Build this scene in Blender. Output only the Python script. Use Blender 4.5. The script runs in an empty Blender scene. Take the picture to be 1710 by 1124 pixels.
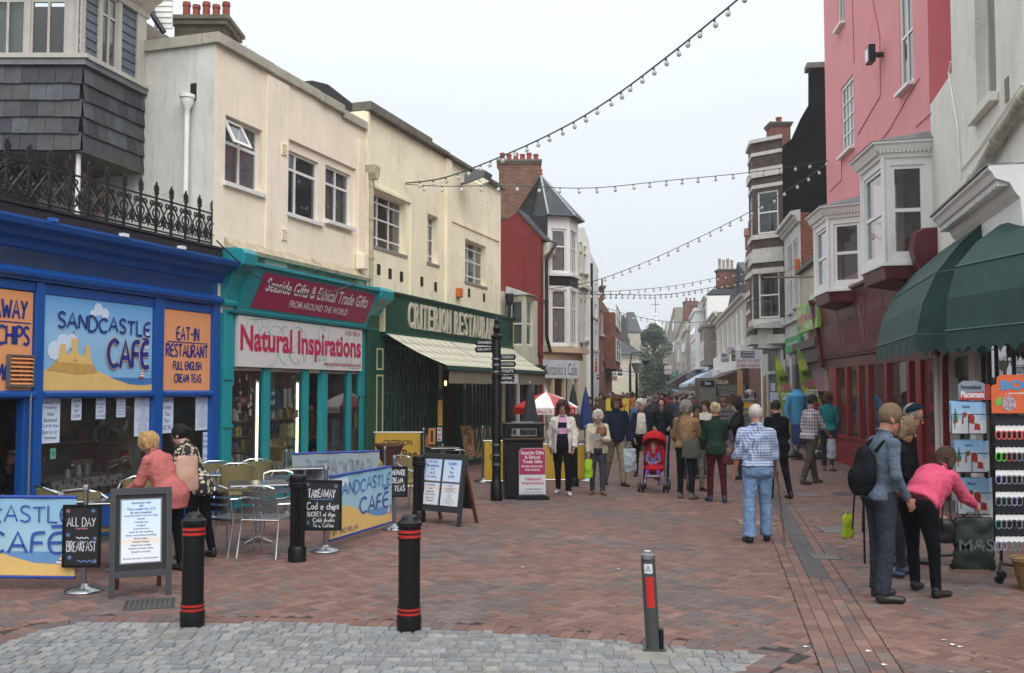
import bpy,bmesh,math,random
import numpy as np
from math import sin,cos,pi,radians,atan2,sqrt,floor
from mathutils import Vector,Matrix
random.seed(7)
SC=bpy.context.scene
COL=SC.collection
EYE=1.9;FOC=1662.0;PITCH=math.atan(88.0/FOC)
cd=bpy.data.cameras.new('camera');cam=bpy.data.objects.new('camera',cd);COL.objects.link(cam)
cam.location=(0,0,EYE);cam.rotation_euler=(pi/2+PITCH,0,0)
cd.sensor_width=36;cd.lens=FOC/1710*36;cd.clip_end=2000;cd.clip_start=0.1
SC.camera=cam
SUN_EL,SUN_AZ=radians(50),radians(160)
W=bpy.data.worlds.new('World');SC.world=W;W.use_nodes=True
nt=W.node_tree;nt.nodes.clear()
o_=nt.nodes.new('ShaderNodeOutputWorld');bg=nt.nodes.new('ShaderNodeBackground')
sky=nt.nodes.new('ShaderNodeTexSky');sky.sky_type='NISHITA';sky.sun_disc=False
sky.sun_elevation=SUN_EL;sky.sun_rotation=SUN_AZ;sky.air_density=1.0;sky.dust_density=5.0;sky.ozone_density=1.0
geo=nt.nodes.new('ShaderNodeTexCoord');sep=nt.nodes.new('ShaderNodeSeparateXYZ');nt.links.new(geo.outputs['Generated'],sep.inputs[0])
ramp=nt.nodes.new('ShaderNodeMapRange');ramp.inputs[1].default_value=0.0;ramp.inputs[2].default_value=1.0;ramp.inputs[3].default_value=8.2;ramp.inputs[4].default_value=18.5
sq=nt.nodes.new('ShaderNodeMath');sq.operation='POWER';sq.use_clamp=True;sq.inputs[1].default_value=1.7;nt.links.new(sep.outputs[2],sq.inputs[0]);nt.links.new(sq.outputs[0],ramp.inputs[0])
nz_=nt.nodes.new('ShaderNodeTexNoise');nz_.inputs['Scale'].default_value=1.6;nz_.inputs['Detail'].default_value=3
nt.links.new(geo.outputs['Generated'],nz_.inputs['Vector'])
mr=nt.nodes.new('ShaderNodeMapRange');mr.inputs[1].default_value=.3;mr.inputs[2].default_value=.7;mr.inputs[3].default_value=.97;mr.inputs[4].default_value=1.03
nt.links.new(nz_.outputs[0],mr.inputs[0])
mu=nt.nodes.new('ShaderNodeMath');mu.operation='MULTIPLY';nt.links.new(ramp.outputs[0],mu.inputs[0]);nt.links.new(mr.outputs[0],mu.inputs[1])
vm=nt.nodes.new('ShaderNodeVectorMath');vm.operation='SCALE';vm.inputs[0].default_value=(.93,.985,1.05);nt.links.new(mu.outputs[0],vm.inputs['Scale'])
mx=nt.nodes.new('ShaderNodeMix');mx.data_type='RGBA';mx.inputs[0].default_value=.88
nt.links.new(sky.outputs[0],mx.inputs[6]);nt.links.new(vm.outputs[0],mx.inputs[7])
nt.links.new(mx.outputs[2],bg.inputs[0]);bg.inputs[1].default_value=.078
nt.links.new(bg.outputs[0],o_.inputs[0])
sl=bpy.data.lights.new('sun','SUN');so=bpy.data.objects.new('sun',sl);COL.objects.link(so)
sl.energy=1.5;sl.angle=radians(60);sl.color=(1,.97,.92)
so.rotation_euler=(pi/2-SUN_EL,0,-SUN_AZ+pi);so.location=(0,0,30)
SC.view_settings.view_transform='Standard';SC.view_settings.look='None';SC.view_settings.gamma=1
SC.view_settings.exposure=0.58;SC.view_settings.use_curve_mapping=False
SC.cycles.max_bounces=8;SC.cycles.transparent_max_bounces=24;SC.cycles.caustics_reflective=False;SC.cycles.caustics_refractive=False
SC.cycles.use_denoising=True
SPI,CPI=sin(PITCH),cos(PITCH)
def ray(px,py):
 a=(px-855)/FOC;b=(562-py)/FOC
 return Vector((a,CPI-b*SPI,SPI+b*CPI))
def G(px,py,z=0.0):
 r=ray(px,py);t=(z-EYE)/r.z
 return Vector((r.x*t,r.y*t,z))
def AT(px,py,Y):
 r=ray(px,py);t=Y/r.y
 return Vector((r.x*t,Y,EYE+r.z*t))
class Fr:
 """a wall's own frame: x along the wall, y into the wall, z up"""
 def __init__(s,x,y,ang):
  s.o=Vector((x,y,0));s.a=ang;s.u=Vector((cos(ang),sin(ang),0));s.v=Vector((-sin(ang),cos(ang),0))
 def at(s,px,py=650,d=0.0):
  r=ray(px,py);c=Vector((0,0,EYE));n=s.v
  t=((s.o-n*d)-c).dot(n)/r.dot(n);p=c+r*t
  return(p-s.o).dot(s.u),p.z
 def U(s,px,d=0.0):return s.at(px,600,d)[0]
 def Z(s,px,py,d=0.0):return s.at(px,py,d)[1]
 def w(s,x,y=0.0,z=0.0):p=s.o+s.u*x+s.v*y;return Vector((p.x,p.y,z))
 def R(s,x0,x1,yt,yb,d=0.0):
  """rectangle whose left/right edges are at x0,x1 and whose top/bottom at the LEFT edge are yt,yb"""
  a,zt=s.at(x0,yt,d);b=s.U(x1,d);return min(a,b),max(a,b),s.Z(x0,yb,d),zt
 def sub(s,x,y,a=0.0):p=s.w(x,y);return Fr(p.x,p.y,s.a+a)
WF=Fr(0,0,0)
def hx(h):
 h=h.lstrip('#');v=[int(h[i:i+2],16)/255 for i in(0,2,4)]
 return tuple(c/12.92 if c<=.04045 else((c+.055)/1.055)**2.4 for c in v)
MC={}
def mat(name,col='#808080',rough=.6,metal=0.0,var=.12,vs=3.0,bump=0.0,bs=40.0,spec=.5,kind=None,col2=None,sc=1.0,emit=0,streak=0.0,plane='xz',attr=None,**k):
 if name in MC:return MC[name]
 m=bpy.data.materials.new(name);m.use_nodes=True;t=m.node_tree;N=t.nodes;L=t.links
 b=N['Principled BSDF'];MC[name]=m
 c=hx(col)if isinstance(col,str)else col
 b.inputs['Roughness'].default_value=rough;b.inputs['Metallic'].default_value=metal;b.inputs['Specular IOR Level'].default_value=spec
 tc=N.new('ShaderNodeTexCoord');src=tc.outputs['Object']
 def sep_xyz(v):s=N.new('ShaderNodeSeparateXYZ');L.new(v,s.inputs[0]);return s.outputs
 def comb(a,b_,c_=None):
  s=N.new('ShaderNodeCombineXYZ');L.new(a,s.inputs[0]);L.new(b_,s.inputs[1])
  if c_ is not None:L.new(c_,s.inputs[2])
  return s.outputs[0]
 def math_(op,a,b_=None,c_=None):
  s=N.new('ShaderNodeMath');s.operation=op
  for i,v in enumerate((a,b_,c_)):
   if v is None:continue
   if isinstance(v,(int,float)):s.inputs[i].default_value=v
   else:L.new(v,s.inputs[i])
  return s.outputs[0]
 def mixc(f,a,b_,mode='MIX'):
  s=N.new('ShaderNodeMix');s.data_type='RGBA';s.blend_type=mode
  for i,v in((0,f),(6,a),(7,b_)):
   if isinstance(v,(int,float)):s.inputs[i].default_value=v
   elif isinstance(v,tuple):s.inputs[i].default_value=(*v[:3],1)
   else:L.new(v,s.inputs[i])
  return s.outputs[2]
 def noise(scale,detail=4,vec=None,rough_=.6):
  s=N.new('ShaderNodeTexNoise');s.inputs['Scale'].default_value=scale;s.inputs['Detail'].default_value=detail;s.inputs['Roughness'].default_value=rough_
  L.new(vec if vec is not None else src,s.inputs['Vector']);return s.outputs[0]
 def rng(v,a,b_,c_,d):
  s=N.new('ShaderNodeMapRange')
  for i,x in enumerate((a,b_,c_,d)):s.inputs[i+1].default_value=x
  L.new(v,s.inputs[0]);return s.outputs[0]
 base=c;bh=None
 if attr=='Col':
  s=N.new('ShaderNodeAttribute');s.attribute_name='Col';base=s.outputs['Color']
 elif attr=='obj':
  s=N.new('ShaderNodeObjectInfo');base=s.outputs['Color']
 if kind in('brick','slate','board','herring'):
  o=sep_xyz(src)
  on=sep_xyz(tc.outputs['Normal'])
  v=comb(o[0],o[1])if plane=='xy' else comb(math_('SUBTRACT',math_('MULTIPLY',o[1],on[0]),math_('MULTIPLY',o[0],on[1])),o[2])
  s=N.new('ShaderNodeTexBrick');L.new(v,s.inputs['Vector'])
  s.inputs['Scale'].default_value=1
  bw,bhh,mo={'brick':(.225,.075,.008),'slate':(.26,.2,.006),'board':(40,.15,.008),'herring':(.2,.1,.006)}[kind]
  s.inputs['Brick Width'].default_value=bw*sc;s.inputs['Row Height'].default_value=bhh*sc;s.inputs['Mortar Size'].default_value=mo*sc
  s.inputs['Color1'].default_value=(*c,1);c2=hx(col2)if col2 else tuple(x*.6 for x in c)
  s.inputs['Color2'].default_value=(*c2,1);mc=k.get('mortar','#8a8072')
  s.inputs['Mortar'].default_value=(*hx(mc),1);s.inputs['Mortar Smooth'].default_value=.2
  base=s.outputs[0];bh=s.outputs[1]
 elif kind=='stripe':
  o=sep_xyz(src);f=math_('FRACT',math_('MULTIPLY',o[k.get('ax',0)],1/sc));st=math_('GREATER_THAN',f,k.get('duty',.5))
  base=mixc(st,c,hx(col2))
 elif kind=='plaid':
  o=sep_xyz(src)
  fx=math_('GREATER_THAN',math_('FRACT',math_('MULTIPLY',math_('ADD',o[0],math_('MULTIPLY',o[1],.9)),1/sc)),.62)
  fz=math_('GREATER_THAN',math_('FRACT',math_('MULTIPLY',o[2],1/sc)),.62)
  s_=math_('MULTIPLY',math_('ADD',fx,fz),.5);base=mixc(s_,c,hx(col2))
 elif kind=='floral':
  s=N.new('ShaderNodeTexVoronoi');s.inputs['Scale'].default_value=sc;L.new(src,s.inputs['Vector'])
  f=math_('MULTIPLY',math_('GREATER_THAN',s.outputs[0],.16),math_('LESS_THAN',s.outputs[0],.42));base=mixc(f,c,hx(col2))
 elif kind=='bands':
  o=sep_xyz(src);r=N.new('ShaderNodeValToRGB');r.color_ramp.interpolation='CONSTANT'
  L.new(math_('MULTIPLY',o[2],.5),r.inputs[0]);e=r.color_ramp.elements
  for i,(zz,cc)in enumerate(k['bands']):
   el=e[i]if i<2 else e.new(zz/2);el.position=zz/2;el.color=(*hx(cc),1)
  base=r.outputs[0]
 elif kind=='bloom':
  o=sep_xyz(src);base=mixc(noise(8*sc,5,comb(math_('MULTIPLY',o[0],.15),o[1],o[2])),c,hx(col2)if col2 else tuple(x*.5 for x in c))
 elif kind=='sky_print':
  o=sep_xyz(src);g_=rng(o[2],k['z0'],k['z1'],0,1);r=N.new('ShaderNodeValToRGB');L.new(g_,r.inputs[0]);e=r.color_ramp.elements
  for i,(zz,cc)in enumerate(k['stops']):
   el=e[i]if i<2 else e.new(zz);el.position=zz;el.color=(*hx(cc),1)
  base=r.outputs[0]
 if var:
  n1=noise(vs,5);f=rng(n1,.3,.7,1-var,1+var*.6)
  s=N.new('ShaderNodeVectorMath');s.operation='SCALE'
  if isinstance(base,tuple):s.inputs[0].default_value=base
  else:L.new(base,s.inputs[0])
  L.new(f,s.inputs['Scale']);base=s.outputs[0]
 if streak:
  o=sep_xyz(src)
  n2=noise(1.0,4,comb(math_('MULTIPLY',o[0],9),math_('MULTIPLY',o[1],9),math_('MULTIPLY',o[2],.9)),.7)
  f=rng(n2,.52,.75,0,streak);base=mixc(f,base,hx(k.get('dirt','#4a4439')))
  n3=noise(.8,6,None,.75);f3=rng(n3,.55,.7,0,streak*.7);base=mixc(f3,base,hx(k.get('dirt','#4a4439')))
  n4=N.new('ShaderNodeTexVoronoi');n4.feature='DISTANCE_TO_EDGE';n4.inputs['Scale'].default_value=.9
  wv=N.new('ShaderNodeVectorMath');wv.operation='ADD';nn=N.new('ShaderNodeTexNoise');nn.inputs['Scale'].default_value=3;L.new(src,nn.inputs['Vector'])
  L.new(src,wv.inputs[0]);L.new(nn.outputs['Color'],wv.inputs[1]);L.new(wv.outputs[0],n4.inputs['Vector'])
  cr=math_('MULTIPLY',rng(n4.outputs[0],0,.012,1,0),rng(noise(.7),.5,.6,0,min(1,streak*1.3)));base=mixc(cr,base,hx('#3a352c'))
 if isinstance(base,tuple):b.inputs['Base Color'].default_value=(*base,1)
 else:L.new(base,b.inputs['Base Color'])
 if bump or bh is not None:
  bp=N.new('ShaderNodeBump');bp.inputs['Distance'].default_value=k.get('bd',.01);bp.inputs['Strength'].default_value=max(bump,.4 if bh is not None else 0)
  hgt=noise(bs,k.get('bdet',4))
  if bh is not None:hgt=math_('SUBTRACT',math_('MULTIPLY',hgt,.5),math_('MULTIPLY',bh,1.0))
  L.new(hgt,bp.inputs['Height']);L.new(bp.outputs[0],b.inputs['Normal'])
 if emit:
  b.inputs['Emission Color'].default_value=(*c,1);b.inputs['Emission Strength'].default_value=emit
 return m
def glass_mat(name='window_glass',tint=(.9,.93,.92),ior=1.5,rough=.02,dirt=.06):
 if name in MC:return MC[name]
 m=bpy.data.materials.new(name);m.use_nodes=True;t=m.node_tree;N=t.nodes;L=t.links;N.clear()
 o=N.new('ShaderNodeOutputMaterial');a=N.new('ShaderNodeBsdfTransparent');a.inputs[0].default_value=(*tint,1)
 g_=N.new('ShaderNodeBsdfGlossy');g_.inputs['Roughness'].default_value=rough;g_.inputs[0].default_value=(1,1,1,1)
 f=N.new('ShaderNodeFresnel');f.inputs[0].default_value=ior
 bp=N.new('ShaderNodeBump');bp.inputs['Strength'].default_value=.05;bp.inputs['Distance'].default_value=.02
 nz=N.new('ShaderNodeTexNoise');nz.inputs['Scale'].default_value=2.2;tc=N.new('ShaderNodeTexCoord');L.new(tc.outputs['Object'],nz.inputs['Vector'])
 L.new(nz.outputs[0],bp.inputs['Height']);L.new(bp.outputs[0],g_.inputs['Normal'])
 x=N.new('ShaderNodeMixShader');mm=N.new('ShaderNodeMath');mm.operation='MULTIPLY_ADD';mm.inputs[1].default_value=1.6;mm.inputs[2].default_value=.0
 L.new(f.outputs[0],mm.inputs[0]);L.new(mm.outputs[0],x.inputs[0]);L.new(a.outputs[0],x.inputs[1]);L.new(g_.outputs[0],x.inputs[2])
 d=N.new('ShaderNodeBsdfDiffuse');d.inputs[0].default_value=(.35,.37,.36,1);y=N.new('ShaderNodeMixShader');y.inputs[0].default_value=dirt
 L.new(x.outputs[0],y.inputs[1]);L.new(d.outputs[0],y.inputs[2]);L.new(y.outputs[0],o.inputs[0]);MC[name]=m;return m
GLASS=glass_mat();SHOPGLASS=glass_mat('shop_glass',(.93,.95,.95),1.45,.01,.03)
OFF={}
class MB:
 def __init__(s):s.v=[];s.f=[];s.m=[];s.c=[];s.T=None;s.mi=0;s.col=None
 def tr(s,x=0,y=0,a=0,z=0):s.T=(x,y,z,cos(a),sin(a));return s
 def P(s,p):
  x,y,z=p
  if s.T:X,Y,Z,c,n=s.T;x,y,z=X+x*c-y*n,Y+x*n+y*c,z+Z
  s.v.append((x,y,z));return len(s.v)-1
 def F(s,*i):s.f.append(i);s.m.append(s.mi);s.c.append(s.col);return s
 def poly(s,pts):s.F(*[s.P(p)for p in pts]);return s
 def hexa(s,b,t):
  """bottom quad and top quad, both counter-clockwise from above"""
  i=[s.P(p)for p in list(b)+list(t)]
  s.F(i[3],i[2],i[1],i[0]);s.F(i[4],i[5],i[6],i[7])
  for k in range(4):s.F(i[k],i[(k+1)%4],i[4+(k+1)%4],i[4+k])
  return s
 def box(s,x0,x1,y0,y1,z0,z1):
  x0,x1=min(x0,x1),max(x0,x1);y0,y1=min(y0,y1),max(y0,y1);z0,z1=min(z0,z1),max(z0,z1)
  return s.hexa([(x0,y0,z0),(x1,y0,z0),(x1,y1,z0),(x0,y1,z0)],[(x0,y0,z1),(x1,y0,z1),(x1,y1,z1),(x0,y1,z1)])
 def prism(s,pts,h0,h1,ax='z'):
  """extrude a 2D outline; ax='y': pts are (x,z) between y=h0..h1; ax='x': pts are (y,z); ax='z': (x,y)"""
  if h0>h1:h0,h1=h1,h0
  g={'z':lambda a,b,h:(a,b,h),'y':lambda a,b,h:(a,h,b),'x':lambda a,b,h:(h,a,b)}[ax]
  area=sum(pts[i][0]*pts[(i+1)%len(pts)][1]-pts[(i+1)%len(pts)][0]*pts[i][1]for i in range(len(pts)))
  p=list(pts)if(area>0)!=(ax=='y')else list(pts)[::-1]
  A=[s.P(g(a,b,h0))for a,b in p];B=[s.P(g(a,b,h1))for a,b in p];n=len(p)
  s.F(*A[::-1]);s.F(*B)
  for k in range(n):s.F(A[k],A[(k+1)%n],B[(k+1)%n],B[k])
  return s
 def tube(s,pts,r,n=8,closed=False,caps=True):
  pts=[Vector(p)for p in pts];R=r if isinstance(r,(list,tuple))else[r]*len(pts);rings=[];m=len(pts);up=None
  for i,p in enumerate(pts):
   a=pts[(i-1)%m]if(closed or i>0)else p;b=pts[(i+1)%m]if(closed or i<m-1)else p
   d=(b-a)
   if d.length<1e-9:d=Vector((0,0,1))
   d.normalize()
   if up is None:up=Vector((0,0,1))if abs(d.z)<.9 else Vector((1,0,0))
   sx=d.cross(up)
   if sx.length<1e-4:sx=d.cross(Vector((0,1,.01)))
   sx.normalize();up=sx.cross(d).normalized()
   rings.append([s.P(p+(sx*cos(2*pi*k/n)+up*sin(2*pi*k/n))*R[i])for k in range(n)])
  for i in range(m if closed else m-1):
   A,B=rings[i],rings[(i+1)%m]
   for k in range(n):s.F(A[k],A[(k+1)%n],B[(k+1)%n],B[k])
  if caps and not closed:s.F(*rings[0][::-1]);s.F(*rings[-1])
  return s
 def lathe(s,prof,c=(0,0,0),n=24,ax='z'):
  rings=[]
  for r,z in prof:
   ring=[]
   for k in range(n):
    a,b=r*cos(2*pi*k/n),r*sin(2*pi*k/n)
    q=(c[0]+a,c[1]+b,c[2]+z)if ax=='z' else((c[0]+a,c[1]+z,c[2]-b)if ax=='y' else(c[0]+z,c[1]+a,c[2]+b))
    ring.append(s.P(q))
   rings.append(ring)
  for A,B in zip(rings,rings[1:]):
   for k in range(n):s.F(A[k],A[(k+1)%n],B[(k+1)%n],B[k])
  if prof[0][0]>1e-6:s.F(*rings[0][::-1])
  if prof[-1][0]>1e-6:s.F(*rings[-1])
  return s
 def ball(s,c,r,n=10,q=6):
  r=r if isinstance(r,tuple)else(r,r,r);top=[]
  for j in range(q+1):
   t=pi*j/q;top.append([s.P((c[0]+r[0]*sin(t)*cos(2*pi*k/n),c[1]+r[1]*sin(t)*sin(2*pi*k/n),c[2]-r[2]*cos(t)))for k in range(n)])
  for A,B in zip(top,top[1:]):
   for k in range(n):s.F(A[k],A[(k+1)%n],B[(k+1)%n],B[k])
  return s
 def build(s,name,m,parent=None,smooth=False,bevel=0,kind=None,**kw):
  me=bpy.data.meshes.new(name);v=s.v
  if parent is not None and parent.name in OFF:
   ox,oy,oz=OFF[parent.name];v=[(x-ox,y-oy,z-oz)for x,y,z in v]
  me.from_pydata(v,[],s.f)
  ms=m if isinstance(m,(list,tuple))else[m]
  for q in ms:me.materials.append(q)
  if len(ms)>1:me.polygons.foreach_set('material_index',s.m)
  if any(c is not None for c in s.c):
   at=me.color_attributes.new('Col','FLOAT_COLOR','CORNER');arr=[]
   for f,c in zip(s.f,s.c):arr+=list((*c,1))*len(f)
   at.data.foreach_set('color',arr)
  if smooth:
   me.polygons.foreach_set('use_smooth',[True]*len(me.polygons))
   try:me.set_sharp_from_angle(angle=radians(38))
   except Exception:pass
  me.update();o=bpy.data.objects.new(name,me);COL.objects.link(o)
  if parent is not None:
   o.parent=parent
   if parent.name in OFF:OFF[o.name]=OFF[parent.name]
  if bevel:
   b=o.modifiers.new('edge','BEVEL');b.width=bevel;b.segments=2;b.limit_method='ANGLE';b.angle_limit=radians(40)
  if kind:o['kind']=kind
  for a,b in kw.items():o[a]=b
  return o
def tag(o,label=None,cat=None,group=None,kind=None):
 for k_,v_ in(('label',label),('category',cat),('group',group),('kind',kind)):
  if v_:o[k_]=v_
 return o
def thing(name,label,cat,fr=WF,x=0,y=0,z=0,a=0,group=None,local=False,**kw):
 """an Empty at the thing's base. local=True: parts are given round the base; otherwise in the frame's own coordinates"""
 o=bpy.data.objects.new(name,None);COL.objects.link(o);o.location=fr.w(x,y,z);o.rotation_euler=(0,0,fr.a+a);o.empty_display_size=.2
 if not local:OFF[o.name]=(x,y,z)
 return tag(o,label,cat,group,kw.get('kind'))
def copy_tree(o,loc=None,rz=None,label=None,parent=None):
 c=o.copy();COL.objects.link(c);c.parent=parent
 for ch in list(o.children):copy_tree(ch,parent=c)
 if loc is not None:c.location=loc
 if rz is not None:c.rotation_euler=(0,0,rz)
 if label:c['label']=label
 return c
TXT={}
def text_mesh(s,extrude=0.0,bold=0.0):
 key=(s,extrude,bold)
 if key in TXT:return TXT[key]
 cu=bpy.data.curves.new('lettering','FONT');cu.body=s;cu.extrude=extrude;cu.offset=bold;cu.resolution_u=3
 ob=bpy.data.objects.new('lettering',cu);COL.objects.link(ob);me=bpy.data.meshes.new_from_object(ob)
 v=np.array([x.co[:]for x in me.vertices])if len(me.vertices)else np.zeros((0,3));f=[tuple(p.vertices)for p in me.polygons]
 bpy.data.objects.remove(ob);bpy.data.curves.remove(cu);TXT[key]=(v,f);return TXT[key]
def put_text(mb,s,x0,x1,z0,z1,y,extrude=0.0,bold=0.0,shear=0.0,keep=False):
 """fit lettering into a rectangle of the wall plane; keep=True keeps the letters' own proportions"""
 v,f=text_mesh(s,extrude,bold)
 if not len(v):return
 lo,hi=v.min(0),v.max(0);w,h=max(hi[0]-lo[0],1e-6),max(hi[1]-lo[1],1e-6)
 sx,sz=(x1-x0)/w,(z1-z0)/h
 if keep:sx=sz=min(sx,sz);x0=(x0+x1)/2-w*sx/2
 b=len(mb.v)
 for a,c,d in v:mb.P((x0+(a-lo[0])*sx+shear*(c-lo[1])*sz,y-d,z0+(c-lo[1])*sz))
 for q in f:mb.F(*[b+i for i in q])
GLY={}
def _g(ch,w,*st):GLY[ch]=(w,st)
_g('A',.7,[(0,0),(.35,1),(.7,0)],[(.12,.35),(.6,.35)]);_g('B',.6,[(0,0),(0,1)],'~',[(0,1),(.45,.95),(.45,.6),(0,.53)],[(0,.53),(.6,.45),(.55,.05),(0,0)])
_g('C',.65,[(.65,.85),(.4,1),(.08,.8),(0,.45),(.15,.1),(.4,0),(.65,.12)]);_g('D',.65,[(0,0),(0,1)],[(0,1),(.4,.95),(.65,.6),(.55,.2),(.3,.02),(0,0)])
_g('E',.55,[(.55,1),(.2,.95),(.02,.7),(0,.4),(.1,.08),(.3,0),(.55,.04)],[(0,.5),(.5,.52)]);_g('F',.5,[(.5,1),(.15,.95),(.03,.75),(0,0)],[(0,.5),(.42,.5)])
_g('G',.65,[(.62,.85),(.35,1),(.05,.75),(0,.4),(.15,.05),(.45,0),(.62,.2),(.62,.42)],[(.36,.42),(.66,.42)]);_g('H',.6,[(0,0),(0,1)],[(.6,0),(.6,1)],[(0,.5),(.6,.5)])
_g('I',.06,[(.03,0),(.03,1)]);_g('K',.55,[(0,0),(0,1)],[(.55,1),(0,.45)],[(.12,.55),(.55,0)]);_g('L',.5,[(0,1),(0,.02)],[(0,.02),(.5,0)])
_g('M',.8,[(0,0),(.12,1)],[(.12,1),(.4,.3)],[(.4,.3),(.68,1)],[(.68,1),(.8,0)]);_g('N',.6,[(0,0),(.03,1)],[(.03,1),(.57,0)],[(.57,0),(.6,1)])
_g('O',.7,[(.35,1),(.08,.82),(0,.5),(.1,.15),(.35,0),(.6,.15),(.7,.5),(.6,.85),(.35,1)]);_g('P',.5,[(0,0),(0,1)],[(0,1),(.45,.95),(.5,.65),(.3,.5),(0,.48)])
_g('R',.58,[(0,0),(0,1)],[(0,1),(.45,.95),(.48,.65),(.3,.52),(0,.5)],[(.2,.5),(.58,0)]);_g('S',.5,[(.5,.88),(.28,1),(.05,.88),(.08,.62),(.4,.42),(.5,.2),(.3,0),(0,.1)])
_g('T',.65,[(0,.97),(.65,1)],[(.33,.98),(.33,0)]);_g('U',.6,[(0,1),(.02,.3),(.2,0),(.42,.02),(.58,.3),(.6,1)]);_g('W',.9,[(0,1),(.22,0)],[(.22,0),(.45,.7)],[(.45,.7),(.68,0)],[(.68,0),(.9,1)])
_g('Y',.6,[(0,1),(.3,.5)],[(.6,1),(.3,.5),(.2,0)]);_g('X',.6,[(0,1),(.6,0)],[(.6,1),(0,0)]);_g('-',.4,[(0,.5),(.4,.5)]);_g("'",.1,[(.05,1),(0,.8)]);_g(',',.1,[(.05,.1),(0,-.1)])
_g('e',.4,[(0,.3),(.38,.32),(.3,.52),(.12,.5),(0,.28),(.12,.03),(.4,.06)]);_g('o',.4,[(.2,.5),(.03,.4),(0,.2),(.15,0),(.32,.06),(.4,.3),(.2,.5)]);_g('&',.5,[(.5,.1),(.1,.75),(.25,1),(.38,.8),(.02,.3),(.2,0),(.5,.4)])
_g('f',.3,[(.3,1),(.12,.9),(.1,0)],[(0,.5),(.28,.5)]);_g('s',.3,[(.3,.45),(.1,.5),(.05,.33),(.28,.2),(.2,.02),(0,.05)]);_g('d',.4,[(.38,1),(.4,0)],[(.38,.4),(.15,.5),(0,.22),(.15,0),(.4,.12)])
_g('c',.35,[(.35,.42),(.15,.5),(0,.25),(.12,.02),(.35,.08)]);_g('h',.35,[(0,1),(0,0)],[(0,.35),(.2,.5),(.33,.38),(.35,0)]);_g('i',.05,[(.02,.5),(.02,0)],[(.02,.7),(.02,.74)]);_g('p',.35,[(0,.5),(0,-.35)],[(0,.4),(.25,.5),(.35,.25),(.2,0),(0,.06)])
_g('l',.05,[(.02,1),(.02,0)]);_g('r',.25,[(0,.5),(0,0)],[(0,.3),(.12,.48),(.25,.45)]);_g('n',.35,[(0,.5),(0,0)],[(0,.35),(.2,.5),(.33,.38),(.35,0)]);_g('k',.3,[(0,1),(0,0)],[(.28,.5),(0,.22)],[(.08,.28),(.3,0)])
def hand(mb,s,x0,x1,z0,z1,y,th=.02,wob=.0,gap=.16,seed=1,rise=0.0):
 """hand lettering drawn as flat ribbons"""
 R=random.Random(seed);wd=sum((GLY[c][0]+gap)if c in GLY else .45 for c in s)-gap;sx=(x1-x0)/wd;h=z1-z0;x=0
 for c in s:
  if c not in GLY:x+=.45;continue
  w,sts=GLY[c];dz=R.uniform(-wob,wob)*h;sc=1+R.uniform(-wob,wob)
  for st in sts:
   if st=='~':continue
   p=[(x0+(x+a)*sx,z0+dz+b*h*sc+rise*(x+a)/wd*h)for a,b in st]
   if len(p)>3:
    q=[]
    for i in range(len(p)-1):
     a0=p[max(i-1,0)];a1=p[i];a2=p[i+1];a3=p[min(i+2,len(p)-1)]
     for t in(0,.33,.66):
      q.append(tuple(.5*(2*a1[j]+(a2[j]-a0[j])*t+(2*a0[j]-5*a1[j]+4*a2[j]-a3[j])*t*t+(3*a1[j]-a0[j]-3*a2[j]+a3[j])*t**3)for j in(0,1)))
    q.append(p[-1]);p=q
   ribbon(mb,p,th,y)
  x+=w+gap
def ribbon(mb,p,th,y):
 L_,R_=[],[]
 for i in range(len(p)):
  a=p[max(i-1,0)];b=p[min(i+1,len(p)-1)];dx,dz=b[0]-a[0],b[1]-a[1];l=max(sqrt(dx*dx+dz*dz),1e-9);nx,nz=-dz/l*th/2,dx/l*th/2
  L_.append(mb.P((p[i][0]+nx,y,p[i][1]+nz)));R_.append(mb.P((p[i][0]-nx,y,p[i][1]-nz)))
 for i in range(len(p)-1):mb.F(R_[i],R_[i+1],L_[i+1],L_[i])
def wall(mb,x0,x1,z0,z1,y=0.0,holes=(),reveal=.14):
 xs=sorted({x0,x1,*[max(x0,min(x1,v))for h in holes for v in h[:2]]});zs=sorted({z0,z1,*[max(z0,min(z1,v))for h in holes for v in h[2:]]})
 for a,b in zip(xs,xs[1:]):
  for c,d in zip(zs,zs[1:]):
   mx_,mz=(a+b)/2,(c+d)/2
   if any(h[0]<mx_<h[1]and h[2]<mz<h[3]for h in holes):continue
   mb.poly([(a,y,c),(b,y,c),(b,y,d),(a,y,d)])
 for a,b,c,d in holes:
  r=y+reveal
  mb.poly([(a,y,c),(a,y,d),(a,r,d),(a,r,c)]);mb.poly([(b,y,d),(b,y,c),(b,r,c),(b,r,d)])
  mb.poly([(a,y,d),(b,y,d),(b,r,d),(a,r,d)]);mb.poly([(b,y,c),(a,y,c),(a,r,c),(b,r,c)])
 return mb
PVC=mat('white_window_paint','#dcdcd8',.45,var=.05,bump=.05)
CURT=mat('net_curtain','#b9bab4',.9,var=.15,vs=12)
SILLST=mat('grey_stone_sill','#8a867c',.8,var=.2,bump=.3)
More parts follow.
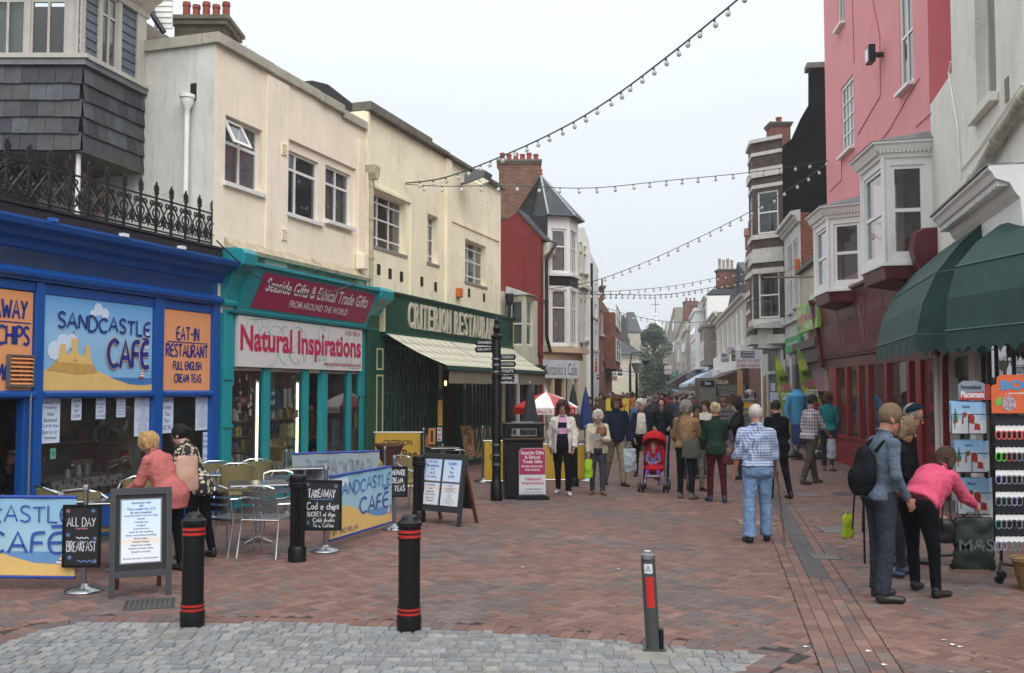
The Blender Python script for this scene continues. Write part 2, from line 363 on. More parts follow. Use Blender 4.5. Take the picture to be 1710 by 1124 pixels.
def window(T,x0,x1,z0,z1,y=.08,cols=(),rows=(),fw=.055,bar=.03,dep=.05,m=None,glass=None,sill=None,tr=None,curtain=0,panes=True,name='window',sash=False,label=None,cdark=None):
 """frame with glazing bars (part) and one pane (sub-part) per opening; cols/rows are fractions"""
 mb=MB();m=m or PVC;gl=glass or GLASS
 if tr:mb.tr(*tr)
 mb.box(x0,x0+fw,y,y+dep,z0,z1);mb.box(x1-fw,x1,y,y+dep,z0,z1);mb.box(x0+fw,x1-fw,y,y+dep,z0,z0+fw);mb.box(x0+fw,x1-fw,y,y+dep,z1-fw,z1)
 ix0,ix1,iz0,iz1=x0+fw,x1-fw,z0+fw,z1-fw
 cx=[ix0]+[ix0+(ix1-ix0)*c for c in cols]+[ix1];cz=[iz0]+[iz0+(iz1-iz0)*c for c in rows]+[iz1]
 for c in cx[1:-1]:mb.box(c-bar/2,c+bar/2,y+.004,y+dep-.004,iz0,iz1)
 for c in cz[1:-1]:
  for a,b in zip(cx,cx[1:]):mb.box(a+(bar/2 if a!=ix0 else 0),b-(bar/2 if b!=ix1 else 0),y+.006,y+dep-.006,c-bar/2,c+bar/2)
 if sill is not None:mb.mi=1;mb.box(x0-.05,x1+.05,y-.16,y+dep-.004,z0-.07,z0-.002);mb.mi=0
 w=mb.build(name,[m,sill if sill is not None else m],T)
 if label:w['label']=label
 ya=y+dep*.55
 k=0
 for a,b in zip(cx,cx[1:]):
  for c,d in zip(cz,cz[1:]):
   q=MB()
   if tr:q.tr(*tr)
   q.poly([(a,ya,c),(b,ya,c),(b,ya,d),(a,ya,d)])
   if panes:q.build('pane',gl,w)
   elif k==0:pm=MB();pm.T=q.T
   if not panes:pm.poly([(a,ya,c),(b,ya,c),(b,ya,d),(a,ya,d)])
   k+=1
 if not panes:pm.build('pane',gl,w)
 if curtain:
  q=MB();
  if tr:q.tr(*tr)
  n=14;yy=y+dep+.06
  for(a,b)in([(ix0,ix0+(ix1-ix0)*curtain),(ix1-(ix1-ix0)*curtain,ix1)]if curtain<.5 else[(ix0,ix1)]):
   pts=[(a+(b-a)*i/n,yy+(.02 if i%2 else 0))for i in range(n+1)]
   for p,r in zip(pts,pts[1:]):q.poly([(p[0],p[1],iz0),(r[0],r[1],iz0),(r[0],r[1],iz1),(p[0],p[1],iz1)])
  q.build('curtain',cdark or CURT,w)
 return w
rg=random.Random(11)
MORTAR=mat('jointing_sand','#2f2b29',.95,var=.25,vs=6,bump=.4,bs=80)
PAV=mat('paving_brick_clay','#7a5148',.82,var=.14,vs=14,bump=.25,bs=160,attr='Col',spec=.3)
SETT=mat('granite_sett','#77777a',.75,var=.28,vs=60,bump=.6,bs=120,attr='Col',spec=.35)
GREY=mat('far_paving','#6c4f49',.85,kind='herring',col2='#5a4a48',mortar='#4a423e',plane='xy',var=.2,vs=.6)
m=MB();m.poly([(-250,-60,-.03),(250,-60,-.03),(250,500,-.03),(-250,500,-.03)])
tag(m.build('ground',mat('ground_earth','#5d524c',.95,var=.2,vs=.5)),kind='structure')
m=MB();m.poly([(-9,2,-.012),(9.5,2,-.012),(14,33.4,-.012),(-8,33.4,-.012)]);tag(m.build('paving_bed',MORTAR),kind='structure')
m=MB();m.poly([(-8,33.4,-.002),(16,33.4,-.002),(50,240,-.002),(-20,240,-.002)]);tag(m.build('street_paving',GREY),kind='structure')
CBP=[(-90,1108),(0,1078),(70,1051),(140,1038),(420,1040),(650,1046),(840,1057),(1000,1068),(1140,1081),(1282,1092),(1190,1145)]
CB=[Vector(G(*p)[:2])for p in CBP];CB[0]=Vector((-5.2,6.1));CB.append(Vector((1.15,5.0)))
def off_line(P,d):
 out=[]
 for i,p in enumerate(P):
  a=P[max(i-1,0)];b=P[min(i+1,len(P)-1)];t=(b-a).normalized();out.append(p+Vector((-t.y,t.x))*d)
 return out
CB2=off_line(CB,.205)
BL=lambda Y:2.33+.205*(Y-6.66)
tB=Vector((.205,1)).normalized();nB=Vector((tB.y,-tB.x))
def clip(poly,a,b):
 """keep the part of poly on the left of a->b"""
 n=Vector((-(b-a).y,(b-a).x));out=[]
 for i in range(len(poly)):
  p,q=poly[i],poly[(i+1)%len(poly)];dp,dq=(p-a).dot(n),(q-a).dot(n)
  if dp>=0:out.append(p)
  if(dp>=0)!=(dq>=0):out.append(p+(q-p)*(dp/(dp-dq)))
 return out
def inside(P,p):
 c=False
 for i in range(len(P)):
  a,b=P[i],P[i-1]
  if(a.y>p.y)!=(b.y>p.y)and p.x<(b.x-a.x)*(p.y-a.y)/(b.y-a.y)+a.x:c=not c
 return c
reds=[hx(h)for h in('#7d5f57','#82645b','#775a53','#85685f','#725750','#7f5f55','#7a5d57')]
greys=[hx(h)for h in('#6a5d5a','#70625e','#645956','#73635f','#6b5d5a')]
import mathutils.noise as mn
def brick_col(x,y):
 t=mn.noise(Vector((x*.55+y*.5,y*.5-x*.35,0)))+.35*mn.noise(Vector((x*2.1,y*2.1,5)))
 c=rg.choice(greys)if t+rg.uniform(-.4,.4)>.22 else rg.choice(reds);f=rg.uniform(.88,1.1)*.8
 if mn.noise(Vector((x*.9+40,y*.9,9)))>.38:f*=1.12
 return tuple(v*f for v in c)
stuff=MB();singles=[]
def add_brick(poly,pri):
 if len(poly)<3:return
 A=sum((poly[i].x*poly[(i+1)%len(poly)].y-poly[(i+1)%len(poly)].x*poly[i].y)for i in range(len(poly)))/2
 if abs(A)<.002:return
 if A<0:poly=poly[::-1]
 c=sum(poly,Vector((0,0)))/len(poly);col=brick_col(c.x,c.y);singles.append((pri,poly,c,col))
def emit_brick(mb,poly,c,col,rel=False):
 o=c if rel else Vector((0,0));z=rg.uniform(-.0015,.0015);tx,ty=rg.uniform(-.012,.012),rg.uniform(-.012,.012);mb.col=col
 sh=[q-(q-c).normalized()*.0035 for q in poly];tp=[q-(q-c).normalized()*.0085 for q in poly]
 B=[mb.P((q.x-o.x,q.y-o.y,-.012))for q in sh];M_=[mb.P((q.x-o.x,q.y-o.y,z-.004+tx*(q.x-c.x)+ty*(q.y-c.y)))for q in sh]
 Tt=[mb.P((q.x-o.x,q.y-o.y,z+tx*(q.x-c.x)+ty*(q.y-c.y)))for q in tp];n=len(poly)
 for k in range(n):mb.F(B[k],B[(k+1)%n],M_[(k+1)%n],M_[k]);mb.F(M_[k],M_[(k+1)%n],Tt[(k+1)%n],Tt[k])
 mb.F(*Tt);mb.col=None
def in_view(p,mar=40):
 if p.y<1:return False
 x=855+FOC*p.x/p.y;y=650+3158/p.y;return-mar<x<1710+mar and y<1124+mar
hidden_left=lambda c:c.x<-9.2+.328*c.y
hidden_right=lambda c:c.x>6.4+.0945*c.y
cover=[Fr(0,0,0)]
def herring(ang,side,y1):
 ca,sa=cos(ang),sin(ang);n=int(34/.1)
 for i in range(-n,n):
  for j in range(-n,n):
   t=(i-j)%4
   if t==0:cs=((i,j),(i+2,j),(i+2,j+1),(i,j+1))
   elif t==2:cs=((i,j-1),(i+1,j-1),(i+1,j+1),(i,j+1))
   else:continue
   mx_,my=(cs[0][0]+cs[2][0])*.05,(cs[0][1]+cs[2][1])*.05
   cx,cy=mx_*ca-my*sa,14+mx_*sa+my*ca
   if cy<5.6 or cy>y1:continue
   u=cx-BL(cy)
   if(u>.12)if side<0 else(u<-.12):continue
   c=Vector((cx,cy))
   if not in_view(c)or hidden_left(c)or hidden_right(c):continue
   if side<0 and cy<8.4 and inside(NEAR,c):continue
   p=[Vector((a*.1*ca-b*.1*sa,14+a*.1*sa+b*.1*ca))for a,b in cs]
   e=Vector((BL(14),14))+nB*(.27*side)
   p=clip(p,e,e+tB)if side<0 else clip(p,e+tB,e)
   if cy<8.6 and len(p)>2:
    for a,b in zip(CB2,CB2[1:]):
     L_=(b-a).length;s=(c-a).dot((b-a)/L_);dd=abs((c-a).dot(Vector((-(b-a).y,(b-a).x))/L_))
     if-.12<s<L_+.12 and dd<.2 and len(p)>2:p=clip(p,a,b)
   add_brick(p,cy)
SZ0=[*CB,Vector((1.0,4.5)),Vector((-6,4.5))]
NEAR=CB2[:]+[Vector((1.0,3)),Vector((-8,3))]
herring(radians(-43),-1,33.4);herring(radians(-56),1,33.4)
for a,b,a2,b2 in zip(CB,CB[1:],CB2,CB2[1:]):
 k=max(1,round((b-a).length/.103))
 for i in range(k):
  p=[a.lerp(b,i/k),a.lerp(b,(i+1)/k),a2.lerp(b2,(i+1)/k),a2.lerp(b2,i/k)]
  c=sum(p,Vector((0,0)))/4
  if in_view(c):add_brick(p,c.y)
for r in range(5):
 y=5.6+rg.uniform(0,.2)
 while y<33.2:
  a=Vector((BL(y),y))+nB*(-.265+r*.106)
  if not(r in(2,3)and 10.15<y<26):add_brick([a,a+nB*.106,a+nB*.106+tB*.208,a+tB*.208],y)
  y+=.208*tB.y
occl=[(-6.5,-2.2,8.6,15)]
singles.sort(key=lambda s:s[0]);paving=thing('brick_paving',None,None,local=True,kind='structure')
vis=[s for s in singles if s[2].y>6.65 and 10<855+FOC*s[2].x/s[2].y<1700][:290];vid=set(id(s)for s in vis)
for s in vis:
 b=MB();emit_brick(b,s[1],s[2],s[3],True);o=b.build('brick',PAV,paving);o.location=(s[2].x,s[2].y,0)
for s in singles:
 if id(s)not in vid:emit_brick(stuff,s[1],s[2],s[3])
stuff.build('brick_field',PAV,paving,kind='stuff')
gum=MB()
for _k in range(420):
 gy=6.8+20*rg.random()**1.7;gx=rg.uniform(-.5,.52)*gy;c_=Vector((gx,gy))
 if hidden_left(c_)or hidden_right(c_)or inside(SZ0,c_):continue
 r_=rg.uniform(.008,.02);gum.col=rg.choice([(.2,.19,.18),(.09,.08,.08),(.26,.24,.22),(.05,.045,.045)]);gum.poly([(gx+r_*cos(a_)*rg.uniform(.8,1.2),gy+r_*sin(a_)*rg.uniform(.8,1.2),.004)for a_ in[q_*pi/4 for q_ in range(8)]])
gum.build('gum_spots',PAV,paving,kind='stuff')
cob=thing('sett_paving',None,None,local=True,kind='structure');field=MB();ones=[]
def sett(mb,c,w,d,a,o=(0,0)):
 g=rg.uniform(.7,1.0);base=rg.choice([hx(h)for h in('#828385','#898a8b','#7b7d80','#90908e','#868480')]);mb.col=tuple(v*g for v in base)
 n=8;R0=[];ca,sa=cos(a),sin(a);h=rg.uniform(.001,.009);ph=[rg.uniform(.84,1.06)for _ in range(n)];tl=(rg.uniform(-.04,.04),rg.uniform(-.05,.05))
 for f,z in((1.0,-.02),(.97,h-.009),(.88,h-.001),(.5,h+.001)):
  ring=[]
  for k in range(n):
   ct,st=((1,0),(.95,.95),(0,1),(-.95,.95),(-1,0),(-.95,-.95),(0,-1),(.95,-.95))[k];q=1
   x,y=ct*q*w/2*f*(ph[k]*.5+.5),st*q*d/2*f*(ph[(k*3)%n]*.5+.5)
   ring.append(mb.P((c[0]-o[0]+x*ca-y*sa,c[1]-o[1]+x*sa+y*ca,z+(tl[0]*x+tl[1]*y if z>-.01 else 0)+(rg.uniform(-.0015,.0015)if f<.9 else 0))))
  R0.append(ring)
 for A,B in zip(R0,R0[1:]):
  for k in range(n):mb.F(A[k],A[(k+1)%n],B[(k+1)%n],B[k])
 mb.F(*R0[-1]);mb.col=None
SZ=[*CB,Vector((1.0,4.5)),Vector((-6,4.5))]
y=5.0
while y<8.3:
 x=-5.6+rg.uniform(0,.1)
 while x<2.6:
  w=rg.uniform(.085,.14);yy=y-.085*(x)*.7+.03*sin(x*2.3+y)+rg.uniform(-.008,.008);c=Vector((x+w/2,yy))
  if inside(SZ,c)and in_view(c)and not(abs(c.x-1.02)<.17 and abs(c.y-7.29)<.16):ones.append((c,w-.007,rg.uniform(.1,.116),rg.uniform(-.09,.02)))
  x+=w
 y+=.11
ones.sort(key=lambda s:-abs(s[0].y-7.6)*0-(1 if s[0].y>6.68 else 0)-rg.random()*.2)
for i,s in enumerate(ones):
 if i<290:b=MB();sett(b,s[0],s[1],s[2],s[3],s[0]);o=b.build('sett',SETT,cob,smooth=True);o.location=(s[0].x,s[0].y,0)
 else:sett(field,*s)
field.build('sett_field',SETT,cob,kind='stuff',smooth=True)
m=MB();m.poly([(p.x,p.y,-.006)for p in SZ]);m.build('sand_joint',mat('pale_jointing_sand','#85817a',.95,var=.3,vs=5,bump=.5,bs=60),cob)
IRON=mat('cast_iron','#3a3a3c',.6,.3,var=.2,bump=.3,bs=90)
DR=mat('drain_concrete','#4a4848',.85,var=.2,bump=.3)
dr=thing('drain_channel',None,None,local=True,kind='structure')
ya=10.15;k=0
while ya<25.6:
 c=Vector((BL(ya),ya));a=atan2(tB.y,tB.x)-pi/2;b=MB();b.tr(c.x,c.y,a);b.box(-.05,.155,0,.49,-.012,.001);b.build('channel_cover',DR,dr)
 if k<14:
  s=MB();s.tr(c.x,c.y,a)
  for q in(.1,.38):s.lathe([(.02,.001),(.018,.0035),(0,.0035)],(.05,q,0),10)
  s.build('bolt',IRON,dr)
 ya+=.497*tB.y;k+=1
def cover(px,py,w,d,a,m_,lab,name='inspection_cover',holes=0):
 p=G(px,py);t=thing(name,lab,'manhole cover' if not holes else 'grating',WF,p.x,p.y,0,a,local=True)
 b=MB();b.box(-w/2,w/2,-d/2,d/2,-.008,.006);b.build('plate',m_,t,bevel=.003);b=MB()
 for(x0,x1,y0,y1)in((-w/2-.02,w/2+.02,-d/2-.02,-d/2-.002),(-w/2-.02,w/2+.02,d/2+.002,d/2+.02),(-w/2-.02,-w/2-.002,-d/2-.002,d/2+.002),(w/2+.002,w/2+.02,-d/2-.002,d/2+.002)):b.box(x0,x1,y0,y1,-.008,.0035)
 b.build('rim',IRON,t)
 if holes:
  b=MB()
  for i in range(9):
   for j in range(6):b.lathe([(.014,.0062),(.012,.0085),(0,.0085)],(-w/2+w*(i+.5)/9,-d/2+d*(j+.5)/6,0),8)
  b.build('raised_studs',mat('worn_stud','#55534f',.6,.2),t,kind='stuff')
 return t
PLATE=mat('worn_concrete_plate','#5d5b57',.8,var=.2,bump=.2)
cover(250,1009,.38,.40,.3,IRON,'studded iron grating in the bricks beside the menu board','drain_grating',9)
cover(1397,885,.42,.62,-.1,PLATE,'grey inspection cover in the bricks behind the man in the fleece')
cover(1347,826,.40,.6,-.1,PLATE,'grey inspection cover just right of the drain line by the plaid shirt man')
cover(1410,825,.4,.5,-.1,IRON,'dark inspection cover furthest right on the paving near the red shopfront',holes=9)
cover(1263,873,.5,.5,-.15,mat('sandy_plate','#7d6a58',.9,var=.2),'sandy yellow paving plate at the feet of the man with the stick')
cover(1378,930,.3,.3,-.2,PLATE,'small grey plate at the near end of the slotted drain')
LIT=['white litter scrap on the bricks left of the centre, nearer of two','white litter speck on the bricks behind the centre bollard','white litter scrap beside the granite setts right of the slim bollard','white litter speck on the long brick band below the drain','white litter speck at the bottom edge of the long brick band','white litter scrap just right of the long brick band','lower right scrap of the litter trio at bottom right','upper left scrap of the litter trio at bottom right','middle scrap of the litter trio at bottom right']
for px,py in((1590,1078),(1577,1071),(1603,1082),(1450,1089),(1475,1112),(1345,1082),(985,1100),(1031,951),(872,948)):
 p=G(px,py);b=MB();b.poly([(p.x+rg.uniform(-.02,.02),p.y+rg.uniform(-.02,.02),.006),(p.x+.03,p.y,.009),(p.x+.02,p.y+.03,.006),(p.x-.01,p.y+.02,.012)])
 tag(b.build('paper_scrap',mat('paper_white','#d8d6d0',.8)),LIT.pop(),'litter','litter scraps on the paving')
L1=Fr(-4.724,15.04,atan2(.950,.312))
U,Z,R_=L1.U,L1.Z,L1.R
BLUE=mat('royal_blue_gloss','#0f4f9c',.32,var=.1,bump=.06,streak=.12,dirt='#0b2547');BLUED=mat('royal_blue_worn','#2c63ab',.5,var=.3,vs=20)
TEAL=mat('teal_gloss','#1b8c94',.35,var=.1,bump=.06,streak=.12,dirt='#0c3f44')
GREEN=mat('bottle_green_gloss','#1c4a38',.4,var=.15,bump=.05);CREAMP=mat('cream_trim','#c9c29c',.5,var=.1)
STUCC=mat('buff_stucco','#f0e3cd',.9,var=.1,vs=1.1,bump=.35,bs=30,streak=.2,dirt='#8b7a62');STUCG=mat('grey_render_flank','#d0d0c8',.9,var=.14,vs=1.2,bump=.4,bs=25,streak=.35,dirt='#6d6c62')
YELL=mat('primrose_render','#f4ecce',.9,var=.1,vs=1.0,bump=.35,bs=26,streak=.36,dirt='#a39675')
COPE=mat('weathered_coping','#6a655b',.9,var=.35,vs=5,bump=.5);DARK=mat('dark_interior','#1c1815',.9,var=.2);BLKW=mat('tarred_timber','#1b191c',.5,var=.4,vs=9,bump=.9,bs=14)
IRONB=mat('black_ironwork','#17171a',.4,.1,var=.1);TERRA=mat('terracotta_pot','#8a4630',.8,var=.3,vs=6,bump=.3)
WHITEP=mat('gloss_white_paint','#e4e4e1',.4,var=.07,bump=.08,streak=.08);LEAD=mat('lead_flashing','#77797b',.6,.2,var=.3,vs=4,bump=.3)
def block(T,name,m,x0,x1,zt,depth,z0=0.0,holes=(),y=0.0,sides=True,roof=True,reveal=.16,m2=None):
 b=MB();wall(b,x0,x1,z0,zt,y,holes,reveal)
 b.mi=1
 if sides:
  b.poly([(x0,y+depth,z0),(x0,y,z0),(x0,y,zt),(x0,y+depth,zt)]);b.poly([(x1,y,z0),(x1,y+depth,z0),(x1,y+depth,zt),(x1,y,zt)])
  b.poly([(x1,y+depth,z0),(x0,y+depth,z0),(x0,y+depth,zt),(x1,y+depth,zt)])
 if roof:b.poly([(x0,y,zt),(x1,y,zt),(x1,y+depth,zt),(x0,y+depth,zt)])
 return b.build(name,[m,m2 or m],T)
xa,xb=U(352),U(606);ZB=Z(606,462)
T=thing('rendered_building','buff rendered upper storey with white windows above the teal gift shop','building',L1,xa,0,0)
w1=R_(377,433,191,303);w2=R_(478,533,246,354);w3=R_(548,587,274,367)
ztop=Z(360,62)
rec=(U(475),U(592),min(w2[2],w3[2])-.02,Z(475,228))
P0=.055
holes=[w1,(rec[0],rec[1],rec[2]-.04,rec[3])]
b=MB();wall(b,xa,xb,2.2,ztop,0,holes,.055);b.mi=1
wall(b,rec[0],rec[1],rec[2]-.04,rec[3],P0,[w2,w3],.1)
wall(b,w1[0],w1[1],w1[2],w1[3],P0,[w1],.12)
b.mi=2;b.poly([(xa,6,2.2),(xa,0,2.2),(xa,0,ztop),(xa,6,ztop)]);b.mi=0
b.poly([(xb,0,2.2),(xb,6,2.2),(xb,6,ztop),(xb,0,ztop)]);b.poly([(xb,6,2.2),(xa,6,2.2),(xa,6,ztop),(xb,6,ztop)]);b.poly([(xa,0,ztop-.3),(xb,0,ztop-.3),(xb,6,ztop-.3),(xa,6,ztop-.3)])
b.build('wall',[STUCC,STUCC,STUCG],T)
b=MB();b.box(U(437),U(474),-.05,.0,3.6,ztop-.16);b.build('pilaster',STUCC,T,bevel=.01)
b=MB();b.box(U(593),U(604),-.05,0,3.6,ztop-.5);b.build('pilaster',STUCC,T,bevel=.01)
CP=mat('pale_coping','#aaa697',.9,var=.25,vs=4,bump=.5)
us=[xa-.06,U(445),U(527),U(566),xb];zc=[ztop,ztop,ztop-.02,ztop-.09,ztop-.16]
for i in range(4):
 b=MB();b.box(us[i],us[i+1]-.003,-.09+.02*(i%2),.22,zc[i]-.1,zc[i]+.07);b.build('coping',CP,T,bevel=.012)
b=MB();b.box(xa-.06,xa+.02-.003,.222,5,ztop-.1,ztop+.07);b.build('coping',CP,T)
b=MB();zb=Z(400,418);b.prism([(-.02,zb-.06),(-.16,zb-.06),(-.18,zb),(-.12,zb+.05),(-.05,zb+.12),(0,zb+.16),(0,zb-.3),(-.02,zb-.3)],xa+.3,xb,'x');b.build('string_course',mat('flaking_moulding','#b9ad93',.9,var=.3,vs=6,bump=.8,streak=.6),T)
window(T,*w1,y=.1,cols=(.5,),rows=(.64,),fw=.05,bar=.05,sill=PVC,curtain=.49,cdark=mat('blue_grey_curtain','#8b98b2',.9,var=.3,vs=9))
b=MB();x0,x1,z1=w1[0]+.04,(w1[0]+w1[1])/2,w1[3]-.04;z0=z1-.42
for(a0,a1,c0,c1)in((x0,x0+.05,0,1),(x1-.05,x1,0,1),(x0+.05,x1-.05,0,.12),(x0+.05,x1-.05,.88,1)):
 f=lambda x,c,t:(x,.1-.22*(1-c)-t,z1-(z1-z0)*(1-c)*.96)
 b.hexa([f(a0,c0,.04),f(a1,c0,.04),f(a1,c0,0),f(a0,c0,0)],[f(a0,c1,.04),f(a1,c1,.04),f(a1,c1,0),f(a0,c1,0)])
b.build('open_top_light',PVC,T)
b=MB();b.poly([f(x0+.05,.12,.02),f(x1-.05,.12,.02),f(x1-.05,.88,.02),f(x0+.05,.88,.02)]);b.build('open_pane',GLASS,T)
window(T,*w2,y=.1,cols=(.37,),rows=(.74,),fw=.05,bar=.05,sill=PVC);window(T,*w3,y=.1,cols=(.46,),rows=(.7,),fw=.05,bar=.045,sill=PVC,curtain=.9)
for px,py in((470,249),(470,391)):
 u,z=L1.at(px,py);b=MB();b.box(u-.09,u+.09,-.062,-.05,z-.12,z+.12)
 for k in range(6):b.prism([(-.062,z-.1+k*.035),(-.08,z-.1+k*.035),(-.062,z-.08+k*.035)],u-.075,u+.075,'x')
 b.build('air_vent',STUCC,T)
b=MB();u,z=L1.at(597,440);b.box(u-.12,u+.1,-.2,-.01,z-.13,z+.2);b.build('junction_box',STUCC,T,bevel=.02)
pipe=mat('cream_painted_pipe','#b3a98e',.6,var=.25,vs=6)
t=thing('downpipe','cream painted downpipe with a square hopper between the buff and the primrose walls','drainpipe',L1,U(611),0,0)
u=U(611);zh=Z(611,285);b=MB();b.prism([(u-.14,zh+.1),(u-.12,zh-.06),(u-.06,zh-.18),(u+.06,zh-.18),(u+.12,zh-.06),(u+.14,zh+.1)],-.23,-.02,'y');b.build('hopper',pipe,t)
b=MB();b.tube([(u,-.1,zh-.15),(u,-.1,3.95)],.05,10)
b.build('pipe',pipe,t,smooth=True)
for z in(zh-.3,6.3,5.4,4.6):b=MB();b.lathe([(.062,z-.04),(.068,z),(.062,z+.04)],(u,-.1,0),10);b.build('collar',pipe,t)
t=thing('downpipe','white downpipe with round hopper on the grey flank wall above the railing','drainpipe',L1,xa,.5,0)
def flank(px,py):
 r=ray(px,py);n=L1.u;s=((L1.w(xa)-Vector((0,0,EYE))).dot(n))/r.dot(n);p=Vector((0,0,EYE))+r*s;return(p-L1.o).dot(L1.v),p.z
yv,zp=flank(319,175)
b=MB();b.lathe([(.04,-.26),(.045,-.1),(.1,.0),(.1,.06),(.12,.08),(.12,.13)],(xa-.1,yv,zp),12);b.build('hopper',WHITEP,t,smooth=True)
b=MB();b.tube([(xa-.1,yv,zp-.2),(xa-.1,yv,4.1)],.042,10);b.build('pipe',WHITEP,t,smooth=True)
b=MB();yq,zq=flank(323,153);b.box(xa-.012,xa-.002,yq-.06,yq+.05,zq-.14,zq+.13);b.build('outlet_hole',DARK,t)
def chimney(px0,px1,pyt,pyb,Y,pots,m,lab,depth=.9,capm=COPE,potm=TERRA,poth=.45,potn=None,name='chimney_stack',rise=0,group=None):
 a,c=AT(px0,pyb,Y),AT(px1,pyt,Y);t=thing(name,lab,'chimney',WF,a.x,Y,a.z,group=group);w=c.x-a.x
 b=MB();b.box(a.x,c.x,Y,Y+depth,a.z,c.z-.12);b.build('stack',m,t)
 b=MB();b.box(a.x-.05,c.x+.05,Y-.05,Y+depth+.05,c.z-.12,c.z-.04);b.box(a.x-.09,c.x+.09,Y-.09,Y+depth+.09,c.z-.038,c.z+.03);b.build('cap',capm,t)
 for i in range(pots):
  x=a.x+w*(i+.5)/pots;r=min(.13,w/pots*.42);b=MB();h=poth*(1-.12*(i%2))
  b.lathe([(r,.03),(r*.92,.06),(r*.85,h*.8),(r*1.0,h*.83),(r*1.0,h*.9),(r*.9,h),(r*.7,h)],(x,Y+depth*.4,c.z),14);b.lathe([(r*.7,h),(r*.65,h*.6),(0,h*.6)],(x,Y+depth*.4,c.z),14);b.build('chimney_pot',potm,t,smooth=True)
 return t
chimney(290,376,30,120,17.2,5,mat('sooty_brick','#5b5145',.95,kind='brick',col2='#473d33',var=.4,vs=2,mortar='#5d564b'),'squat sooty chimney with five terracotta pots on the roof at top left',poth=.42)
u,z=L1.at(470,120)
t=thing('roof_dormer','dark felted roof dormer rising behind the buff parapet','roof',L1,U(512),1.6,0)
z0_=ztop-.25;b=MB();x0,x1=L1.U(513,-1.6),L1.U(600,-1.6);zd=L1.Z(545,143,-1.6);b.box(x0+.35,x1-.35,1.7,3.2,z0_,zd-.1);b.build('cheek',mat('old_brick','#5a3b2c',.9,kind='brick',col2='#4a3326'),t)
b=MB();b.prism([(x0,zd-.1),(x0+.7,zd+.02),(x1-.2,zd-.12),(x1+.2,zd-.32),(x1+.2,zd-.4),(x0,zd-.2)],1.55,3.4,'y');b.build('felt_roof',mat('roof_felt','#232427',.8,var=.3,bump=.4),t)
t=thing('aerial','thin rooftop aerial on the coping of the buff building','aerial',L1,U(415),.6,0)
u=L1.U(425,-.6);b=MB();b.tube([(u,.6,ztop-.2),(u,.6,ztop+.42)],.01,5)
b.build('mast',IRONB,t);b=MB();b.tube([(u-.45,.6,ztop+.4),(u+.5,.55,ztop+.34)],.008,5)
for k in range(7):b.tube([(u-.4+k*.13,.6,ztop+.28-k*.01),(u-.4+k*.13,.6,ztop+.52-k*.012)],.006,4)
b.build('boom',IRONB,t)
xc,xd=U(606.5),U(836);T=thing('rendered_building','primrose yellow rendered building above the green restaurant front','building',L1,xc,0,0)
zt=Z(612,186);zt2=Z(800,308)
wa=R_(619,677,314,408);wb=R_(714,731,356,437);wc=R_(777,812,398,469)
hl=[wa,wb,wc]
block(T,'wall',YELL,xc,xd,zt,7,3.1,hl,reveal=.18)
px_=[606.5,652,712,742,838];
for i in range(4):
 a_,c_=U(px_[i]),U(px_[i+1])-.004;b=MB();zz=zt-(0,0,.08,.1)[i];b.box(a_,c_,-.14,.3,zz-.0+(.002 if zz==zt else .1),zz+.2);b.build('coping',COPE,T,bevel=.02)
for a_,c_ in((742,750),(606.5,610)):
 b=MB();b.box(U(a_),U(c_),-.07,0,3.6,zt-.02);b.build('pilaster',YELL,T)
b=MB();b.box(wa[0]-.12,wa[1]+.2,-.05,0,wa[3]+.02,wa[3]+.1);b.box(wa[1]+.15,wa[1]+.23,-.05,0,3.7,wa[3]+.018);b.build('moulding',YELL,T,bevel=.01)
b=MB();u0,u1=U(752),U(833);b.box(u0,u1,-.03,0,Z(752,365)-.06,Z(752,365));b.build('panel_moulding',YELL,T);b=MB();b.box(u0,u1,-.04,0,3.75,3.82);b.build('panel_moulding',YELL,T)
window(T,*wa,y=.14,cols=(.33,.67),rows=(.16,.54,.86),fw=.05,bar=.035,sill=SILLST,curtain=.28);window(T,*wb,y=.14,cols=(.6,),rows=(.14,.5,.85),fw=.05,bar=.03,sill=SILLST);window(T,*wc,y=.14,cols=(.33,.67),rows=(.14,.54,.86),fw=.05,bar=.035,sill=SILLST,curtain=.35)
for px,py in((632,450),(651,457),(670,462),(704,470),(727,479),(783,489),(808,497)):
 u,z=L1.at(px,py);b=MB();b.box(u-.075,u+.075,-.012,-.002,z-.11,z+.11)
 for i in range(3):
  for j in range(4):b.box(u-.06+i*.042,u-.06+i*.042+.03,-.016,-.0125,z-.095+j*.05,z-.06+j*.05)
 b.build('air_brick',mat('dark_brown_vent','#2b211b',.9),T)  # whole air brick in one even dark brown
u,z=L1.at(764,489);b=MB();b.box(u-.13,u+.13,-.11,-.002,z-.12,z+.12);tag(b.build('alarm_box',mat('orange_plastic','#c76a1c',.4),None,bevel=.02),'orange alarm box on the primrose wall above the restaurant sign','alarm box')
o=bpy.data.objects['alarm_box'];o.location=L1.o;o.rotation_euler=(0,0,L1.a)
t=thing('floodlight','grey floodlight on the primrose parapet beside the chimney','floodlight',L1,U(786),0,0)
u,z=L1.at(790,303,.35);GM=mat('grey_metal_case','#6d6f70',.5,.3)
b=MB();b.prism([(-.2,z-.1),(-.72,z+.05),(-.78,z+.2),(-.62,z+.28),(-.2,z+.12)],u-.25,u+.3,'x');b.build('lamp_housing',GM,t,bevel=.01);b=MB();b.tube([(u,-.02,z-.05),(u,-.25,z)],.03,6);b.build('bracket',GM,t)
b=MB();b.poly([(u-.22,-.24,z-.108),(u+.27,-.24,z-.108),(u+.27,-.7,z+.032),(u-.22,-.7,z+.032)][::-1]);b.build('lens',SHOPGLASS,t)
